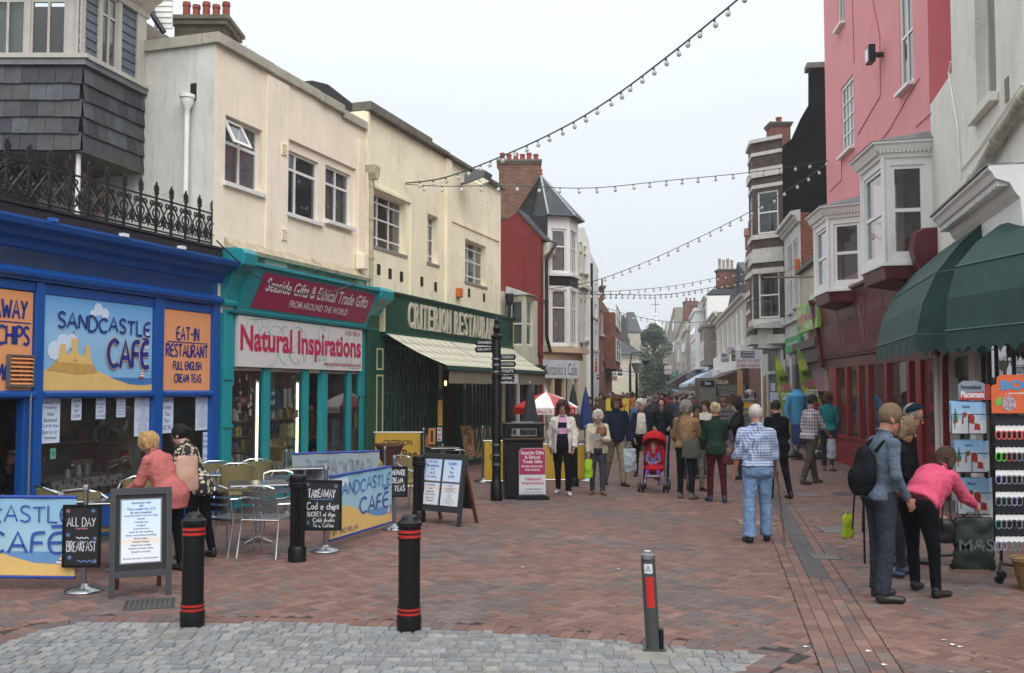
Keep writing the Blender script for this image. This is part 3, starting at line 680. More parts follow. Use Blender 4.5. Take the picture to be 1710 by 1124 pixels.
x0,x1=U(-110),U(362);T=thing('cafe_shopfront','royal blue single storey café shopfront with sandcastle signboards at left','shopfront',L1,U(160),0,0)
zf0=Z(0,460);zc1=L1.Z(0,351,.36);zf1=zc1-.33;zsb=Z(100,652);zs1=Z(67,490)
zsill=.52
b=MB();b.prism([(0.02,zf0-.02),(-.08,zf0-.02),(-.08,zf0),(-.14,zf0+.03),(-.15,zf0+.07),(-.09,zf0+.1),(-.06,zf0+.13),(-.03,zf0+.14),(0.02,zf0+.14)],x0,U(360),'x');b.build('lower_moulding',BLUE,T)
b=MB();b.poly([(x0,-.02,zf0+.14),(U(360),-.02,zf0+.14),(U(360),-.02,zf1),(x0,-.02,zf1)]);b.build('fascia_board',BLUE,T)
zq=zf1;b=MB();b.prism([(.3,zq),(-.02,zq),(-.05,zq+.02),(-.07,zq+.1),(-.16,zq+.14),(-.2,zq+.2),(-.33,zq+.24),(-.36,zq+.3),(-.36,zq+.33),(.3,zq+.36)],x0,U(372),'x');b.build('cornice',BLUE,T)
for px in(85,205,302):u=L1.U(px,.36);b=MB();b.box(u-.05,u+.05,-.38,-.3,zq+.33,zq+.375);b.build('cornice_clip',WHITEP if px>90 else BLUED,T)
def post(px0,px1,z0,z1,y0=-.06,y1=.1,m_=None,nm='mullion',TT=None):
 b=MB();b.box(U(px0),U(px1),y0,y1,z0,z1);b.build(nm,m_ or BLUE,TT or T,bevel=.008)
post(-110,-96,0,zf0-.02);post(53,67,0,zf0-.02);post(253,268,zsill,zf0-.02);post(350,362,0,zf0-.02);post(-96,53,zs1+.01,zf0-.03,-.03)
zt_=zsb
for a_,c_ in((67,253),(268,350),(-96,53)):
 b=MB();xa_,xb_=U(a_)+.002,U(c_)-.002;b.prism([(-.05,zt_-.1),(-.09,zt_-.07),(-.09,zt_-.03),(-.03,zt_),(.08,zt_),(.08,zt_-.1)],xa_,xb_,'x');b.build('transom',BLUE,T)
post(67,253,zs1,zf0-.03,-.03,.05,nm='head_rail');post(268,350,zs1,zf0-.03,-.03,.05,nm='head_rail')
for a_,c_ in((67,350),):
 b=MB();b.prism([(-.04,0),(-.04,zsill-.06),(-.1,zsill-.05),(-.1,zsill),(.12,zsill),(.12,0)],U(a_)+.003,U(c_)-.003,'x');b.build('stall_riser',BLUE,T)
for a_,c_ in((69,252),(269,349)):
 b=MB();b.poly([(U(a_),.03,zsill),(U(c_),.03,zsill),(U(c_),.03,zt_-.1),(U(a_),.03,zt_-.1)]);b.build('shop_window',SHOPGLASS,T)
b=MB();b.box(x0,xa-.003,-.02,3.4,3.3,zc1-.12);b.build('flat_roof',LEAD,T)
b=MB();xr=xa-.003
b.poly([(xr,3.4,0),(xr,.1,0),(xr,.1,3.3),(xr,3.4,3.3)]);b.poly([(x0,3.4,0),(xr,3.4,0),(xr,3.4,3.3),(x0,3.4,3.3)]);b.poly([(x0,.1,.0),(x0,3.4,0),(x0,3.4,3.3),(x0,.1,3.3)])
b.build('interior_wall',mat('cafe_brown_wall','#4a3327',.9,var=.2),T)
b=MB();b.poly([(x0,.1,.02),(xr,.1,.02),(xr,3.4,.02),(x0,3.4,.02)]);b.build('interior_floor',mat('cafe_floor','#3b2e25',.7),T)
b=MB();b.box(U(285),U(348),1.2,1.25,.02,2.6);b.build('inner_partition',mat('cream_partition','#8b8468',.8,var=.2),T)
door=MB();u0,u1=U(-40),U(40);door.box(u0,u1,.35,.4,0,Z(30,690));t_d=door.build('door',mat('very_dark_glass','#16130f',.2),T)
post(40,53,0,zt_-.1,-.02,.1,nm='door_frame');b=MB();b.tube([(U(44),-.08,.4),(U(44),-.08,1.85)],.014,8);b.build('door_bar',mat('grey_rod','#83888a',.4,.6),T)
SGB=dict(kind='sky_print',z0=0,z1=zs1-zt_,stops=[(0,'#c9a25a'),(.13,'#d2ad68'),(.135,'#7fb0d6'),(.6,'#8dbbe0'),(1,'#5f9fd8')],var=.03)
PB=mat('sandcastle_sky_print','#88b8e0',.5,**SGB);OR=mat('orange_sign_print','#de9866',.5,var=.05,vs=1.5);NAVY=mat('navy_lettering','#1a2f7d',.5,var=0);CLD=mat('cloud_print','#c7d7ea',.6,var=.03)
SAND=mat('sand_print','#d8b36c',.7,var=.08,vs=9);SANDD=mat('sand_print_shade','#bd9450',.7,var=.1,vs=9)
def sandcastle(t,x0,x1,z0,z1,y,small=False,text=True,mirror=False,sheet=None):
 """the printed beach picture: panel, clouds, sea, dune, castle, boat and lettering; all flat print"""
 w,h=x1-x0,z1-z0;e=.003;X=lambda f:x0+f*w;Q=lambda f:z0+f*h
 b=MB();b.poly([(x0,y,z0),(x1,y,z0),(x1,y,z1),(x0,y,z1)]);s=b.build('sign_panel',sheet or PB,t)
 def flat(pts,m_,nm,k):b=MB();p=[(X(a),y-e*k,Q(c))for a,c in pts];b.poly(p);return b.build(nm,m_,s)
 def blob(cx,cz,r,m_,nm,k,rz=None):return flat([(cx+r*h/w*cos(2*pi*i/18),cz+(rz or r)*sin(2*pi*i/18))for i in range(18)],m_,nm,k)
 for i,(a,c,r)in enumerate(((.47,.9,.07),(.42,.84,.05),(.53,.86,.06),(.17,.5,.1),(.24,.53,.08),(.1,.42,.1),(.97,.62,.07),(.99,.55,.08))):blob(a if a<.96 else .94,c,r if a<.96 else .06,CLD,'cloud_print',1+.2*i)
 flat([(0.0,.21),(.2,.25),(.5,.2),(.62,.13),(.78,.07),(.9,.06),(1,.08),(1,0),(0,0)],SAND,'dune_print',3)
 flat([(.58,.145),(1,.145),(1,.075),(.9,.058),(.78,.068),(.62,.13)],mat('sea_print','#3c74b4',.6),'sea_print',3.4)
 if not small:
  flat([(.04,.21),(.12,.32),(.4,.33),(.47,.2),(.3,.17)],SANDD,'castle_mound',3.8)
  flat([(.12,.3),(.145,.48),(.14,.49),(.19,.49),(.19,.39),(.215,.39),(.24,.42),(.235,.56),(.29,.56),(.285,.42),(.31,.38),(.345,.38),(.36,.49),(.4,.49),(.395,.42),(.42,.28)],SAND,'castle_print',4.2)
  flat([(.245,.31),(.27,.35),(.29,.31)],SANDD,'castle_gate',4.6);flat([(.245,.61),(.265,.625),(.245,.64)],mat('flag_red','#b22a3a',.6),'flag_print',4.6)
 flat([(.86,.13),(.91,.13),(.92,.15),(.85,.15)],mat('boat_red','#8d3b3a',.6),'boat_hull',4.6);flat([(.87,.16),(.915,.16),(.9,.26)],mat('sail_stripe','#b7655f',.6,kind='stripe',ax=2,sc=.035,col2='#e8e0d8',var=0),'boat_sail',4.6)
 if text:
  b=MB();hand(b,'SANDCASTLE',X(.12),X(.97),Q(.68),Q(.84),y-.016,.03*h/1.15,.1,seed=3,rise=-.3);b.build('lettering',NAVY,s)
  b=MB();hand(b,'CAFE',X(.56),X(.96),Q(.27),Q(.57),y-.016,.085*h/1.15,0,gap=.14);ribbon(b,[(X(.89),Q(.61)),(X(.955),Q(.6))],.05*h/1.15,y-.016);o=b.build('lettering',mat('letter_outline','#e8b878',.5),s)
  b=MB();hand(b,'CAFE',X(.56),X(.96),Q(.27),Q(.57),y-.019,.065*h/1.15,0,gap=.14);ribbon(b,[(X(.892),Q(.61)),(X(.953),Q(.6))],.034*h/1.15,y-.019);o=b.build('lettering',NAVY,s)
 return s
t=thing('cafe_signboard','blue sky signboard with a sandcastle on a beach and navy lettering','sign',L1,U(67),-.01,zsb)
sandcastle(t,U(68),U(253)-.01,zt_,zs1-.003,-.012)
t=thing('eat_in_signboard','orange signboard reading EAT-IN RESTAURANT beside the sandcastle picture','sign',L1,U(268),-.01,zsb)
def opanel(t,a,c,z0=zt_,z1=zs1-.003):
 b=MB();b.poly([(a,-.012,z0),(c,-.012,z0),(c,-.012,z1),(a,-.012,z1)]);b.build('sign_panel',OR,t)
a_,c_=U(269),U(350)-.004;opanel(t,a_,c_);w_=c_-a_;h_=zs1-zt_
def hl(t,s,f0,f1,g0,g1,th=.03,a=a_,w=w_,m_=NAVY):b=MB();hand(b,s,a+w*f0,a+w*f1,zt_+h_*g0,zt_+h_*g1,-.018,th,0);b.build('lettering',m_,t)
hl(t,'EAT-IN',.28,.74,.63,.79);hl(t,'RESTAURANT',.08,.94,.42,.57);hl(t,'FULL ENGLISH',.22,.8,.26,.36,.022);hl(t,'CREAM TEAS',.25,.8,.1,.2,.022)
b=MB();ribbon(b,[(a_+w_*.1,zt_+h_*.6),(a_+w_*.93,zt_+h_*.6)],.014,-.018);b.build('rule',NAVY,t)
t=thing('takeaway_signboard','orange signboard cut by the left edge ending in WAY and CHIPS','sign',L1,U(-40),-.01,zsb)
a2,c2=U(-90),U(52)-.004;opanel(t,a2,c2);w2_=c2-a2
hl(t,'TAKEAWAY',.12,.92,.72,.9,.035,a2,w2_);hl(t,'FISH & CHIPS',.05,.95,.46,.64,.035,a2,w2_);hl(t,'MENU',.55,.9,.1,.26,.03,a2,w2_)
b=MB();ribbon(b,[(a2,zt_+h_*.68),(c2-.03,zt_+h_*.68)],.014,-.018);b.build('rule',NAVY,t)
t=thing('louvre_vent','slatted extractor vent set in the orange signboard at the left edge','vent',L1,U(28),-.02,zsb)
u0,u1,z0,z1=U(8),U(50),zt_+.04,zt_+.42
b=MB();b.box(u0,u0+.02,-.075,-.02,z0,z1);b.box(u1-.02,u1,-.075,-.02,z0,z1);b.box(u0+.02,u1-.02,-.075,-.02,z1-.02,z1);b.box(u0+.02,u1-.02,-.075,-.02,z0,z0+.02);b.build('vent_frame',GM,t)
for k in range(7):b=MB();z=z0+.03+k*.049;b.prism([(-.03,z+.035),(-.08,z+.005),(-.08,z),(-.03,z+.028)],u0+.02,u1-.02,'x');b.build('slat',OR,t)
NOT=mat('notice_print','#c8d6ea',.6,var=.04);INK=mat('notice_ink','#2a3450',.7,var=0);INKB=mat('notice_heading_blue','#2a55a0',.7,var=0)
def notice(px0,px1,yt,yb,lines,lab,y=.022,ink=INK,fr=L1,sheet=None,name='window_notice',heads=(),par=None,tiny=None):
 a,c,z0,z1=fr.R(px0,px1,yt,yb,-y);t=thing(name,lab,'notice',fr,a,y,z0)
 b=MB();b.poly([(a,y,z0),(c,y,z0),(c,y,z1),(a,y,z1)]);b.build('sheet',sheet or NOT,t)
 n=len(lines);h=(z1-z0)/(n+.6)
 for i,s in enumerate(lines):
  if not s:continue
  b=MB();zz=z1-h*(i+1.05);ww=min((c-a)*.9,len(s)*h*.36);m_=(a+c)/2;put_text(b,s,m_-ww/2,m_+ww/2,zz,zz+h*.62,y-.003);b.build('lettering',INKB if i in heads else ink,t)
 return t
notice(68.5,102.5,664,741,['Sandcastle Café','Freshly','Hand','Battered','Cod & chips','Eat in or','Takeaway'],'large notice Freshly Hand Battered Cod & chips in the café window',heads=(1,))
notice(119.5,138,663,702,['Cream','Tea','For','£2.90'],'small Cream Tea notice, second from the left in the café window',heads=(0,))
notice(160.5,178,663,700,['All Day','Breakfast','Only','£4.35','6 x items'],'small All Day Breakfast notice in the middle of the café window',heads=(0,1))
notice(195,211,662,697,['Freshly','Hand','Battered','Cod & chips','Eat in or','Takeaway'],'smallest notice, fourth from the left in the café window',heads=(0,))
MENU=['Sandcastle Café','are','Two meals for £12','8x item breakfast','Hand battered Cod and chips','Scampi','Cottage pie','Lasagne','Lamb hot pot','Lamb & mint pudding','Steak and kidney pudding','Beef burger','Chicken burger','Vegetarian burger','Cheese & onion pasty','Quiche Lorraine','']
notice(225,253,661,729,MENU,'tall Two meals for £12 notice beside the window post',heads=(2,))
notice(269,291,660,724,['Sandcastle Café','Cream','Tea','For','£2.90'],'large Cream Tea For £2.90 notice right of the window post',heads=(1,))
notice(327,350,658,719,MENU,'tall Two meals notice at the right end of the café window',heads=(2,))
notice(339,350,722,812,['Freshly','Hand','Battered','','All day','Breakfast','£4.35','','Cream','Tea'],'narrow strip of small notices low at the right end of the café window',heads=(0,5,8),y=.016)
notice(84,97,749,767,['OK'],'green bordered sticker low in the café window',y=.018,sheet=mat('sticker_green','#5ba58a',.5))
SB=Fr(-5.894,15.725,atan2(.976,.2164));C0=Vector((-6.225,14.23));SL=sqrt((C0.x+5.894)**2+(C0.y-15.725)**2)
SLT=[mat('slate_'+n_,c_,.6,var=.3,vs=5,bump=.4,bs=30)for n_,c_ in(('dark','#34353b'),('mid','#43454c'),('brown','#484749'),('pale','#50535a'))]
T=thing('slate_hung_bay','slate hung upper bay with white framed windows jutting over the café roof','building',SB,-SL,0,0)
z0=SB.at(130,249)[1];z1=SB.at(130,100)[1]
def front(px,py):p=AT(px,py,C0.y);return p.x,p.z
FB=Fr(C0.x,C0.y,0)
zt9=z1+2.4
b=MB();b.prism([(-SL+.03,.03),(0,.03),(0,3.0),(-SL+.03,3.0)],z0+.01,z1+.02,'z');b.build('core',BLKW,T)
WX=-2.6
b=MB();c2=FB.w(WX,.02);
def toSB(v):d=Vector((v.x,v.y,0))-SB.o;return d.dot(SB.u),d.dot(SB.v)
pA,pB_,pC,pD=toSB(FB.w(WX,.04)),toSB(FB.w(-.02,.04)),toSB(FB.w(-.02,2.6)),toSB(FB.w(WX,2.6))
b.prism([pA,pB_,pC,pD],z0+.012,z1+.018,'z');b.build('core',BLKW,T)
rows=5;h=(z1-z0-.06)/rows
aF=atan2(FB.u.dot(SB.v),FB.u.dot(SB.u));oF=toSB(FB.w(0,0))
rs=random.Random(3)
for r in range(rows):
 zz=z0+r*h
 for side in(0,1):
  x=(-SL if side else WX)-(.13 if r%2 else 0);end=0 if True else 0;wS=.245 if side==0 else .24
  while x<-.02:
   a_,c_=max(x,-SL if side else WX)+.003,min(x+wS,-.004)-.003;x+=wS
   if c_-a_<.03:continue
   b=MB()
   if not side:b.tr(oF[0],oF[1],aF)
   j=rs.uniform(-.006,.006);b.hexa([(a_,-.034+j*.4,zz+j),(c_,-.034-j*.3,zz+j+rs.uniform(-.004,.004)),(c_,-.024,zz+j),(a_,-.024,zz+j)],[(a_,-.004,zz+h+.02),(c_,-.004,zz+h+.02),(c_,.004,zz+h+.02),(a_,.004,zz+h+.02)])
   b.build('slate',rs.choice(SLT if r else SLT[:3]+[SLT[2]]),T)
b=MB();b.box(-SL-.03,0,-.06,.02,z1-.04,z1+.05);b.tr(oF[0],oF[1],aF);b.box(WX,.05,-.06,.02,z1-.041,z1+.049);b.build('lead_apron',LEAD,T)
b=MB();b.box(-SL,-.01,-.03,2.4,z0-.02,z0-.002);b.prism([pA,pB_,pC,pD],z0-.022,z0-.003,'z');b.build('soffit',mat('dirty_soffit','#6d675c',.9,var=.3),T)
CW=mat('old_cream_timber','#b5b1a8',.6,var=.12,vs=4,bump=.2,streak=.2)
zw0=z1+.05;
b=MB();b.box(-SL-.07,.02,-.09,.04,zw0,zw0+.07);b.tr(oF[0],oF[1],aF);b.box(WX,.09,-.088,.04,zw0+.001,zw0+.069);b.build('window_sill',CW,T)
zw1=SB.at(232,55)[1]+.0
zh0=zw0+.07;zh1=zh0+1.1
def sx(px,d=0.0):return SB.at(px,100,d)[0]
b=MB();b.box(-SL,sx(133),-.02,.08,zh0,zh1);b.box(sx(228)-.02,0,-.02,.08,zh0,zh1);b.box(sx(162),sx(168),-.02,.08,zh0,zh1);b.box(sx(195),sx(201),-.02,.08,zh0,zh1);b.build('window_post',CW,T)
BOARD=mat('slate_blue_boards','#56606a',.5,var=.2,vs=5,bump=.2)
for a_,c_ in((133,162),(201,228)):
 n=8
 for k in range(n):
  z=zh0+(zh1-zh0)*k/n;b=MB();b.hexa([(sx(a_),-.0,z),(sx(c_),-.0,z),(sx(c_),.03,z),(sx(a_),.03,z)],[(sx(a_),.018,z+(zh1-zh0)/n+.01),(sx(c_),.018,z+(zh1-zh0)/n+.01),(sx(c_),.03,z+(zh1-zh0)/n+.01),(sx(a_),.03,z+(zh1-zh0)/n+.01)]);b.build('weatherboard',BOARD,T)
window(T,sx(168),sx(195),zh0,zh1,y=0,cols=(.48,),rows=(.72,),fw=.04,bar=.035,m=CW,curtain=.9,cdark=mat('pale_green_blind','#8e9c8e',.9))
b=MB();zz=zh1;b.prism([(.1,zz),(-.04,zz),(-.05,zz+.1),(-.12,zz+.14),(-.14,zz+.2),(-.26,zz+.26),(-.3,zz+.34),(-.3,zz+.38),(.1,zz+.42)],-SL-.3,.05,'x');b.build('eaves_moulding',CW,T)
b=MB();b.tr(oF[0],oF[1],aF);b.prism([(.1,zz-.002),(-.04,zz-.002),(-.05,zz+.1),(-.12,zz+.14),(-.14,zz+.2),(-.26,zz+.26),(-.3,zz+.34),(-.3,zz+.379),(.1,zz+.419)],WX,.25,'x');b.build('eaves_moulding',CW,T)
fx=lambda px:front(px,60)[0]-C0.x
trF=(oF[0],oF[1],aF)
zz0=zh0-.0
b=MB();b.tr(*trF);b.box(fx(110),0,-.02,.06,zh0,zh1);b.box(fx(42),fx(51),-.018,.06,zh0,zh1);b.box(WX,fx(-60),-.02,.06,zh0,zh1);b.build('window_post',CW,T)
b=MB();b.tr(*trF);b.box(WX,-.1,1.0,1.05,zh0,zh1);b.build('dark_room_backing',mat('painted_room_dark','#35333a',.8),T)  # added dark panel, painted to stand in for the unlit room behind the glass
window(T,fx(51),fx(110),zh0,zh1-.002,y=0,cols=(.5,),rows=(.74,),fw=.03,bar=.035,m=CW,tr=trF);window(T,fx(-18),fx(42),zh0,zh1-.002,y=0,cols=(.5,),rows=(.74,),fw=.03,bar=.035,m=CW,tr=trF,curtain=.9,cdark=mat('pale_green_blind','#8e9c8e',.9));window(T,fx(-60),fx(-18),zh0,zh1-.002,y=0,fw=.03,m=CW,tr=trF)
b=MB();ze=zh1+.42;b.poly([(-SL-.3,-.28,ze-.03),(.6,-.28,ze-.03),(.6,2.2,ze+1.7),(-SL-.3+1.2,2.2,ze+1.7)]);b.build('slate_roof',mat('mossy_slate_roof','#57554f',.9,kind='slate',col2='#3e3c3c',mortar='#2c2b2b',var=.4,vs=4),T)
b=MB();p1=AT(247,46,16.6);b.box(-.2,4.0,.9,1.0,2.4,ze+.1);b.build('rear_wall',mat('cream_rear_wall','#928c80',.9,var=.2),T)
t=thing('dormer_cheek','white boarded dormer cheek with black gutter between slate roof and chimney','dormer',WF,AT(280,30,17).x,17,7);a1,a2_=AT(258,48,17.0),AT(289,-30,17.0)
for k in range(9):b=MB();z=a1.z+k*.1;b.hexa([(a1.x,16.98,z),(a2_.x,16.98,z),(a2_.x,17.03,z),(a1.x,17.03,z)],[(a1.x,17.0,z+.1),(a2_.x,17.0,z+.1),(a2_.x,17.03,z+.1),(a1.x,17.03,z+.1)]);b.build('weatherboard',WHITEP,t)
b=MB();b.tube([(a1.x-.12,16.9,a1.z+.8),(a1.x-.0,16.9,a1.z+.2),(a1.x+.2,16.9,a1.z-.1)],.05,8);b.build('gutter_pipe',IRONB,t,smooth=True)
t=thing('bay_support_column','thin white iron column holding up the slate bay behind the railing','column',SB,-SL+.1,.05,4.0)
b=MB();b.tube([(-SL+.1,.12,zc1-.12),(-SL+.1,.12,z0-.02)],.035,10);b.build('shaft',WHITEP,t,smooth=True)
t=thing('rusty_bracket','curved rusty iron bracket in the shadow under the slate bay','bracket',SB,-.4,.6,4.2);RUST=mat('rusty_paint','#8d7663',.9,var=.5,vs=9,bump=.6)
b=MB();pts=[(-SL+.35+.9*s_,.5,z0-.08-.75*s_**2.2)for s_ in(0,.2,.4,.6,.8,1)];b.tube(pts,[.07,.07,.06,.06,.07,.09],8);b.lathe([(.1,-.75),(.07,-.6),(.06,-.3),(.12,-.12),(.13,-.02)],(-SL+1.28,.5,z0-.3),10);b.build('bracket_arm',RUST,t,smooth=True)
b=MB();
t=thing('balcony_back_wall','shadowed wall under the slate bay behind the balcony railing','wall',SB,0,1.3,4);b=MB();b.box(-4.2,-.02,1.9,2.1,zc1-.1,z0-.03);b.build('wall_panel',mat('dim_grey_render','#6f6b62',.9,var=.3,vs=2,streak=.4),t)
t=thing('iron_railing','ornate black iron balcony railing with leaf finials above the blue café','railing',L1,U(180),.12,zc1)
zr0=L1.Z(352,405,0);yr=.02;zr0=Z(350,406);zr1=zr0+.46
b=MB();b.box(x0,U(361),-.1,.2,zc1-.115,zr0-.09);b.build('tarred_beam',BLKW,t,bevel=.02)
b=MB();b.box(x0,U(361),-.12,.16,zr0-.088,zr0-.05);b.build('tarred_capping',BLKW,t)
b=MB();b.box(x0,U(360),yr-.014,yr+.014,zr0,zr0+.02);b.box(x0,U(360),yr-.012,yr+.012,zr1,zr1+.022);b.build('rail',IRONB,t)
fin=[]
us_=[];u=U(353)
while u>x0:us_.append(u);u-=.335
leafp=[(0,0),(.028,.02),(.05,.0),(.042,.045),(.062,.06),(.04,.075),(.045,.11),(.02,.1),(.015,.14),(0,.165)]
leaf=leafp+[(-a,c)for a,c in leafp[::-1][1:-1]]
bm_post=None
for i,u in enumerate(us_):
 b=MB();b.box(-.016,.016,-.014,.014,-.05,zr1-zr0+.09)
 for z in(.12,.3):b.box(-.02,.02,-.02,.02,z,z+.025)
 b.box(-.035,.035,-.015,.015,zr1-zr0+.06,zr1-zr0+.085)
 b.tr(0,0,0,zr1-zr0+.085);b.prism(leaf,-.008,.008,'y')
 if bm_post is None:bm_post=b.build('finial_post',IRONB,t);o=bm_post
 else:o=bm_post.copy();COL.objects.link(o)
 o.location=(u,yr,zr0)
def arc(cx,cz,r,a0,a1,n=9):return[(cx+r*cos(radians(a0+(a1-a0)*i/n)),0,cz+r*sin(radians(a0+(a1-a0)*i/n)))for i in range(n+1)]
def spiral(cx,cz,r,a0,turns,n=12):return[(cx+r*(1-.75*i/n)*cos(radians(a0)+turns*2*pi*i/n),0,cz+r*(1-.75*i/n)*sin(radians(a0)+turns*2*pi*i/n))for i in range(n+1)]
pan=MB();q=.0125
for s_ in(-1,1):
 pan.tube([(s_*.155,0,.03),(s_*.06,0,.16),(-s_*.02,0,.26),(-s_*.13,0,.4)],q,5)
 pan.tube([(s_*c[0]+0,0,c[2])for c in spiral(.08,.1,.065,60,-1.3)],q,5);pan.tube([(s_*c[0],0,c[2])for c in spiral(.07,.36,.05,-30,1.2)],q,5)
 pan.tube([(s_*c[0],0,c[2])for c in arc(.15,.23,.06,110,250)],q,5)
pan.tube([(0,0,.02),(0,0,.2)],.01,5);pan.prism([(0,.12),(.03,.19),(0,.24),(-.03,.19)],-.007,.007,'y');pan.prism([(.0,.02),(.05,.15),(.035,.16),(-.0,.07),(-.035,.16),(-.05,.15)],-.006,.006,'y')
pan.prism(leaf,-.005,.005,'y')if False else None
pm_=None
for a_,c_ in zip(us_,us_[1:]):
 if pm_ is None:pm_=pan.build('scroll_panel',IRONB,t);o=pm_
 else:o=pm_.copy();COL.objects.link(o)
 o.location=((a_+c_)/2,yr,zr0+.02)
T=thing('gift_shopfront','teal painted gift shopfront with burgundy fascia sign and lit windows','shopfront',L1,U(490),0,0)
xg0,xg1=U(364),U(628)
zfb=Z(400,520);zft=Z(400,448)
def console(T,px0,px1,pyt,pyb,m_,out=.42):
 a,c=U(px0),U(px1);z1,z0=Z(px0,pyt),Z(px0,pyb)
 h=z1-z0;b=MB();b.prism([(0,z0),(-.08,z0),(-.1,z0+.06),(-.07,z0+.1),(-.12,z0+h*.3),(-out*.55,z0+h*.55),(-out,z0+h*.72),(-out-.02,z0+h*.92),(-out*.9,z1),(-out*.2,z1+.03),(0,z1)],a,c,'x');b.build('console_bracket',m_,T,bevel=.012)
console(T,366,389,415,510,TEAL);console(T,604,626,480,545,TEAL)
b=MB();a_,c_=U(389),U(604);b.prism([(0,zfb),(-.1,zfb),(-.1,zfb+.03),(-.34,zft),(-.4,zft+.02),(-.4,zft+.07),(0,zft+.12)],a_,c_,'x');b.build('fascia_board',TEAL,T)
b=MB();b.prism([(-.02,zfb-.06),(-.13,zfb-.05),(-.15,zfb-.01),(-.1,zfb-.002),(0,zfb-.002)],U(370),U(622),'x');b.build('lower_moulding',TEAL,T)
for a_,c_ in((366,381),(613,627)):
 b=MB();b.box(U(a_),U(c_),-.09,.1,0,zfb-.06);b.build('pilaster',TEAL,T,bevel=.01)
 for z in(.5,1.3,2.05):b=MB();b.box(U(a_)-.01,U(c_)+.01,-.11,-.0905,z,z+.05);b.build('pilaster_band',TEAL,T)
b=MB();b.box(U(381),U(388),-.04,.1,1.95,zfb-.06);b.box(U(597),U(613),-.04,.1,1.75,zfb-.06);b.box(U(600),U(613),-.03,.1,0,1.748);b.build('pilaster_cheek',TEAL,T,bevel=.01)
zwb=Z(388,612)
b=MB();a_,c_=U(389),U(597)
t2=thing('fascia_sign','burgundy sign reading Seaside Gifts & Ethical Trade Gifts on the teal fascia','sign',L1,U(490),-.2,zfb)
BURG=mat('burgundy_sign','#96204c',.45,var=.04);WL=mat('white_lettering','#dcdcdc',.5,var=0)
a0,a1=U(406),U(603)-.1;s0=zfb+.07;s1=zft-.05
sy=lambda z:-.112-(.24)*(z-zfb-.03)/(zft-zfb-.03)
b=MB();b.poly([(a0,sy(s0),s0),(a1,sy(s0),s0),(a1+.08,sy(s1),s1),(a0+.08,sy(s1),s1)]);b.build('sign_panel',BURG,t2)
def tilt_text(t,s,f0,f1,g0,g1,m_,bold=0.0):
 b=MB();put_text(b,s,a0+(a1-a0)*f0+.04,a0+(a1-a0)*f1+.04,s0+(s1-s0)*g0,s0+(s1-s0)*g1,0,bold=bold);b.v=[(x,sy(z)-.006,z)for x,y,z in b.v];b.build('lettering',m_,t)
tilt_text(t2,'Seaside Gifts & Ethical Trade Gifts',.05,.95,.5,.88,WL,.012);tilt_text(t2,'FROM AROUND THE WORLD',.26,.78,.16,.36,WL,.008)
t3=thing('shop_sign','white swirl patterned sign with big crimson lettering above the gift shop window','sign',L1,U(490),-.1,zwb)
WSG=mat('white_sign_print','#c9c6c6',.5,var=.03);CRIM=mat('crimson_lettering','#b0204c',.5,var=0);a_,c_=U(388),U(597);z1=zfb-.07
b=MB();b.box(a_,c_,-.1,-.04,zwb,z1);b.build('sign_panel',WSG,t3)
b=MB();put_text(b,'Natural Inspirations',a_+.06,c_-.06,zwb+.16*(z1-zwb),zwb+.82*(z1-zwb),-.105,bold=.03);b.build('lettering',CRIM,t3)
b=MB();put_text(b,'www.natural-inspirations.co.uk',a_+(c_-a_)*.64,c_-.1,zwb+.05,zwb+.16,-.106,bold=.004);put_text(b,'01305 784514',a_+(c_-a_)*.83,c_-.1,z1-.14,z1-.06,-.106);b.build('lettering',CRIM,t3)
b=MB();SW=mat('teal_swirl_print','#6ea9a5',.6)
for k in range(26):
 cx,cz,r=rs.uniform(a_+.2,c_-.2),rs.uniform(zwb+.1,z1-.1),rs.uniform(.08,.3);s=rs.uniform(0,360);p=[(cx+r*cos(radians(s+j*14))*(1+j*.04),cz+r*sin(radians(s+j*14))*(1+j*.04))for j in range(14)]
 p=[q_ for q_ in p if a_+.02<q_[0]<c_-.02 and zwb+.02<q_[1]<z1-.02]
 if len(p)>3:ribbon(b,p,.012,-.1025-.0001*k);x,z=p[-1];
 if len(p)>3 and zwb+.06<z<z1-.06:b.poly([(x-.03,-.1045,z),(x+.03,-.1045,z-.02),(x,-.1045,z+.04)])
b.build('swirl_print',SW,t3)
zr=Z(440,848);zr=.42
b=MB();b.prism([(-.06,.0),(-.06,zr-.06),(-.14,zr-.05),(-.14,zr),(.15,zr),(.15,0)],U(381),U(511),'x');b.build('stall_riser',TEAL,T)
b=MB();b.prism([(-.06,.0),(-.06,zr-.06),(-.14,zr-.05),(-.14,zr),(.15,zr),(.15,0)],U(536),U(600),'x');b.build('stall_riser',TEAL,T)
for a_,c_ in((437.5,448),(504,512.5),(535,544),(578,584)):b=MB();b.box(U(a_),U(c_),-.05,.06,zr-.01 if a_!=535 else .01,zwb-.002);b.build('mullion',TEAL,T,bevel=.006)
for a_,c_ in((382,437),(449,504),(545,578),(585,600)):b=MB();b.poly([(U(a_),0.0,zr),(U(c_),0.0,zr),(U(c_),0.0,zwb),(U(a_),0.0,zwb)]);b.build('shop_window',SHOPGLASS,T)
b=MB();xl,xr_=xg0+.02,xg1-.02;D_=5.0
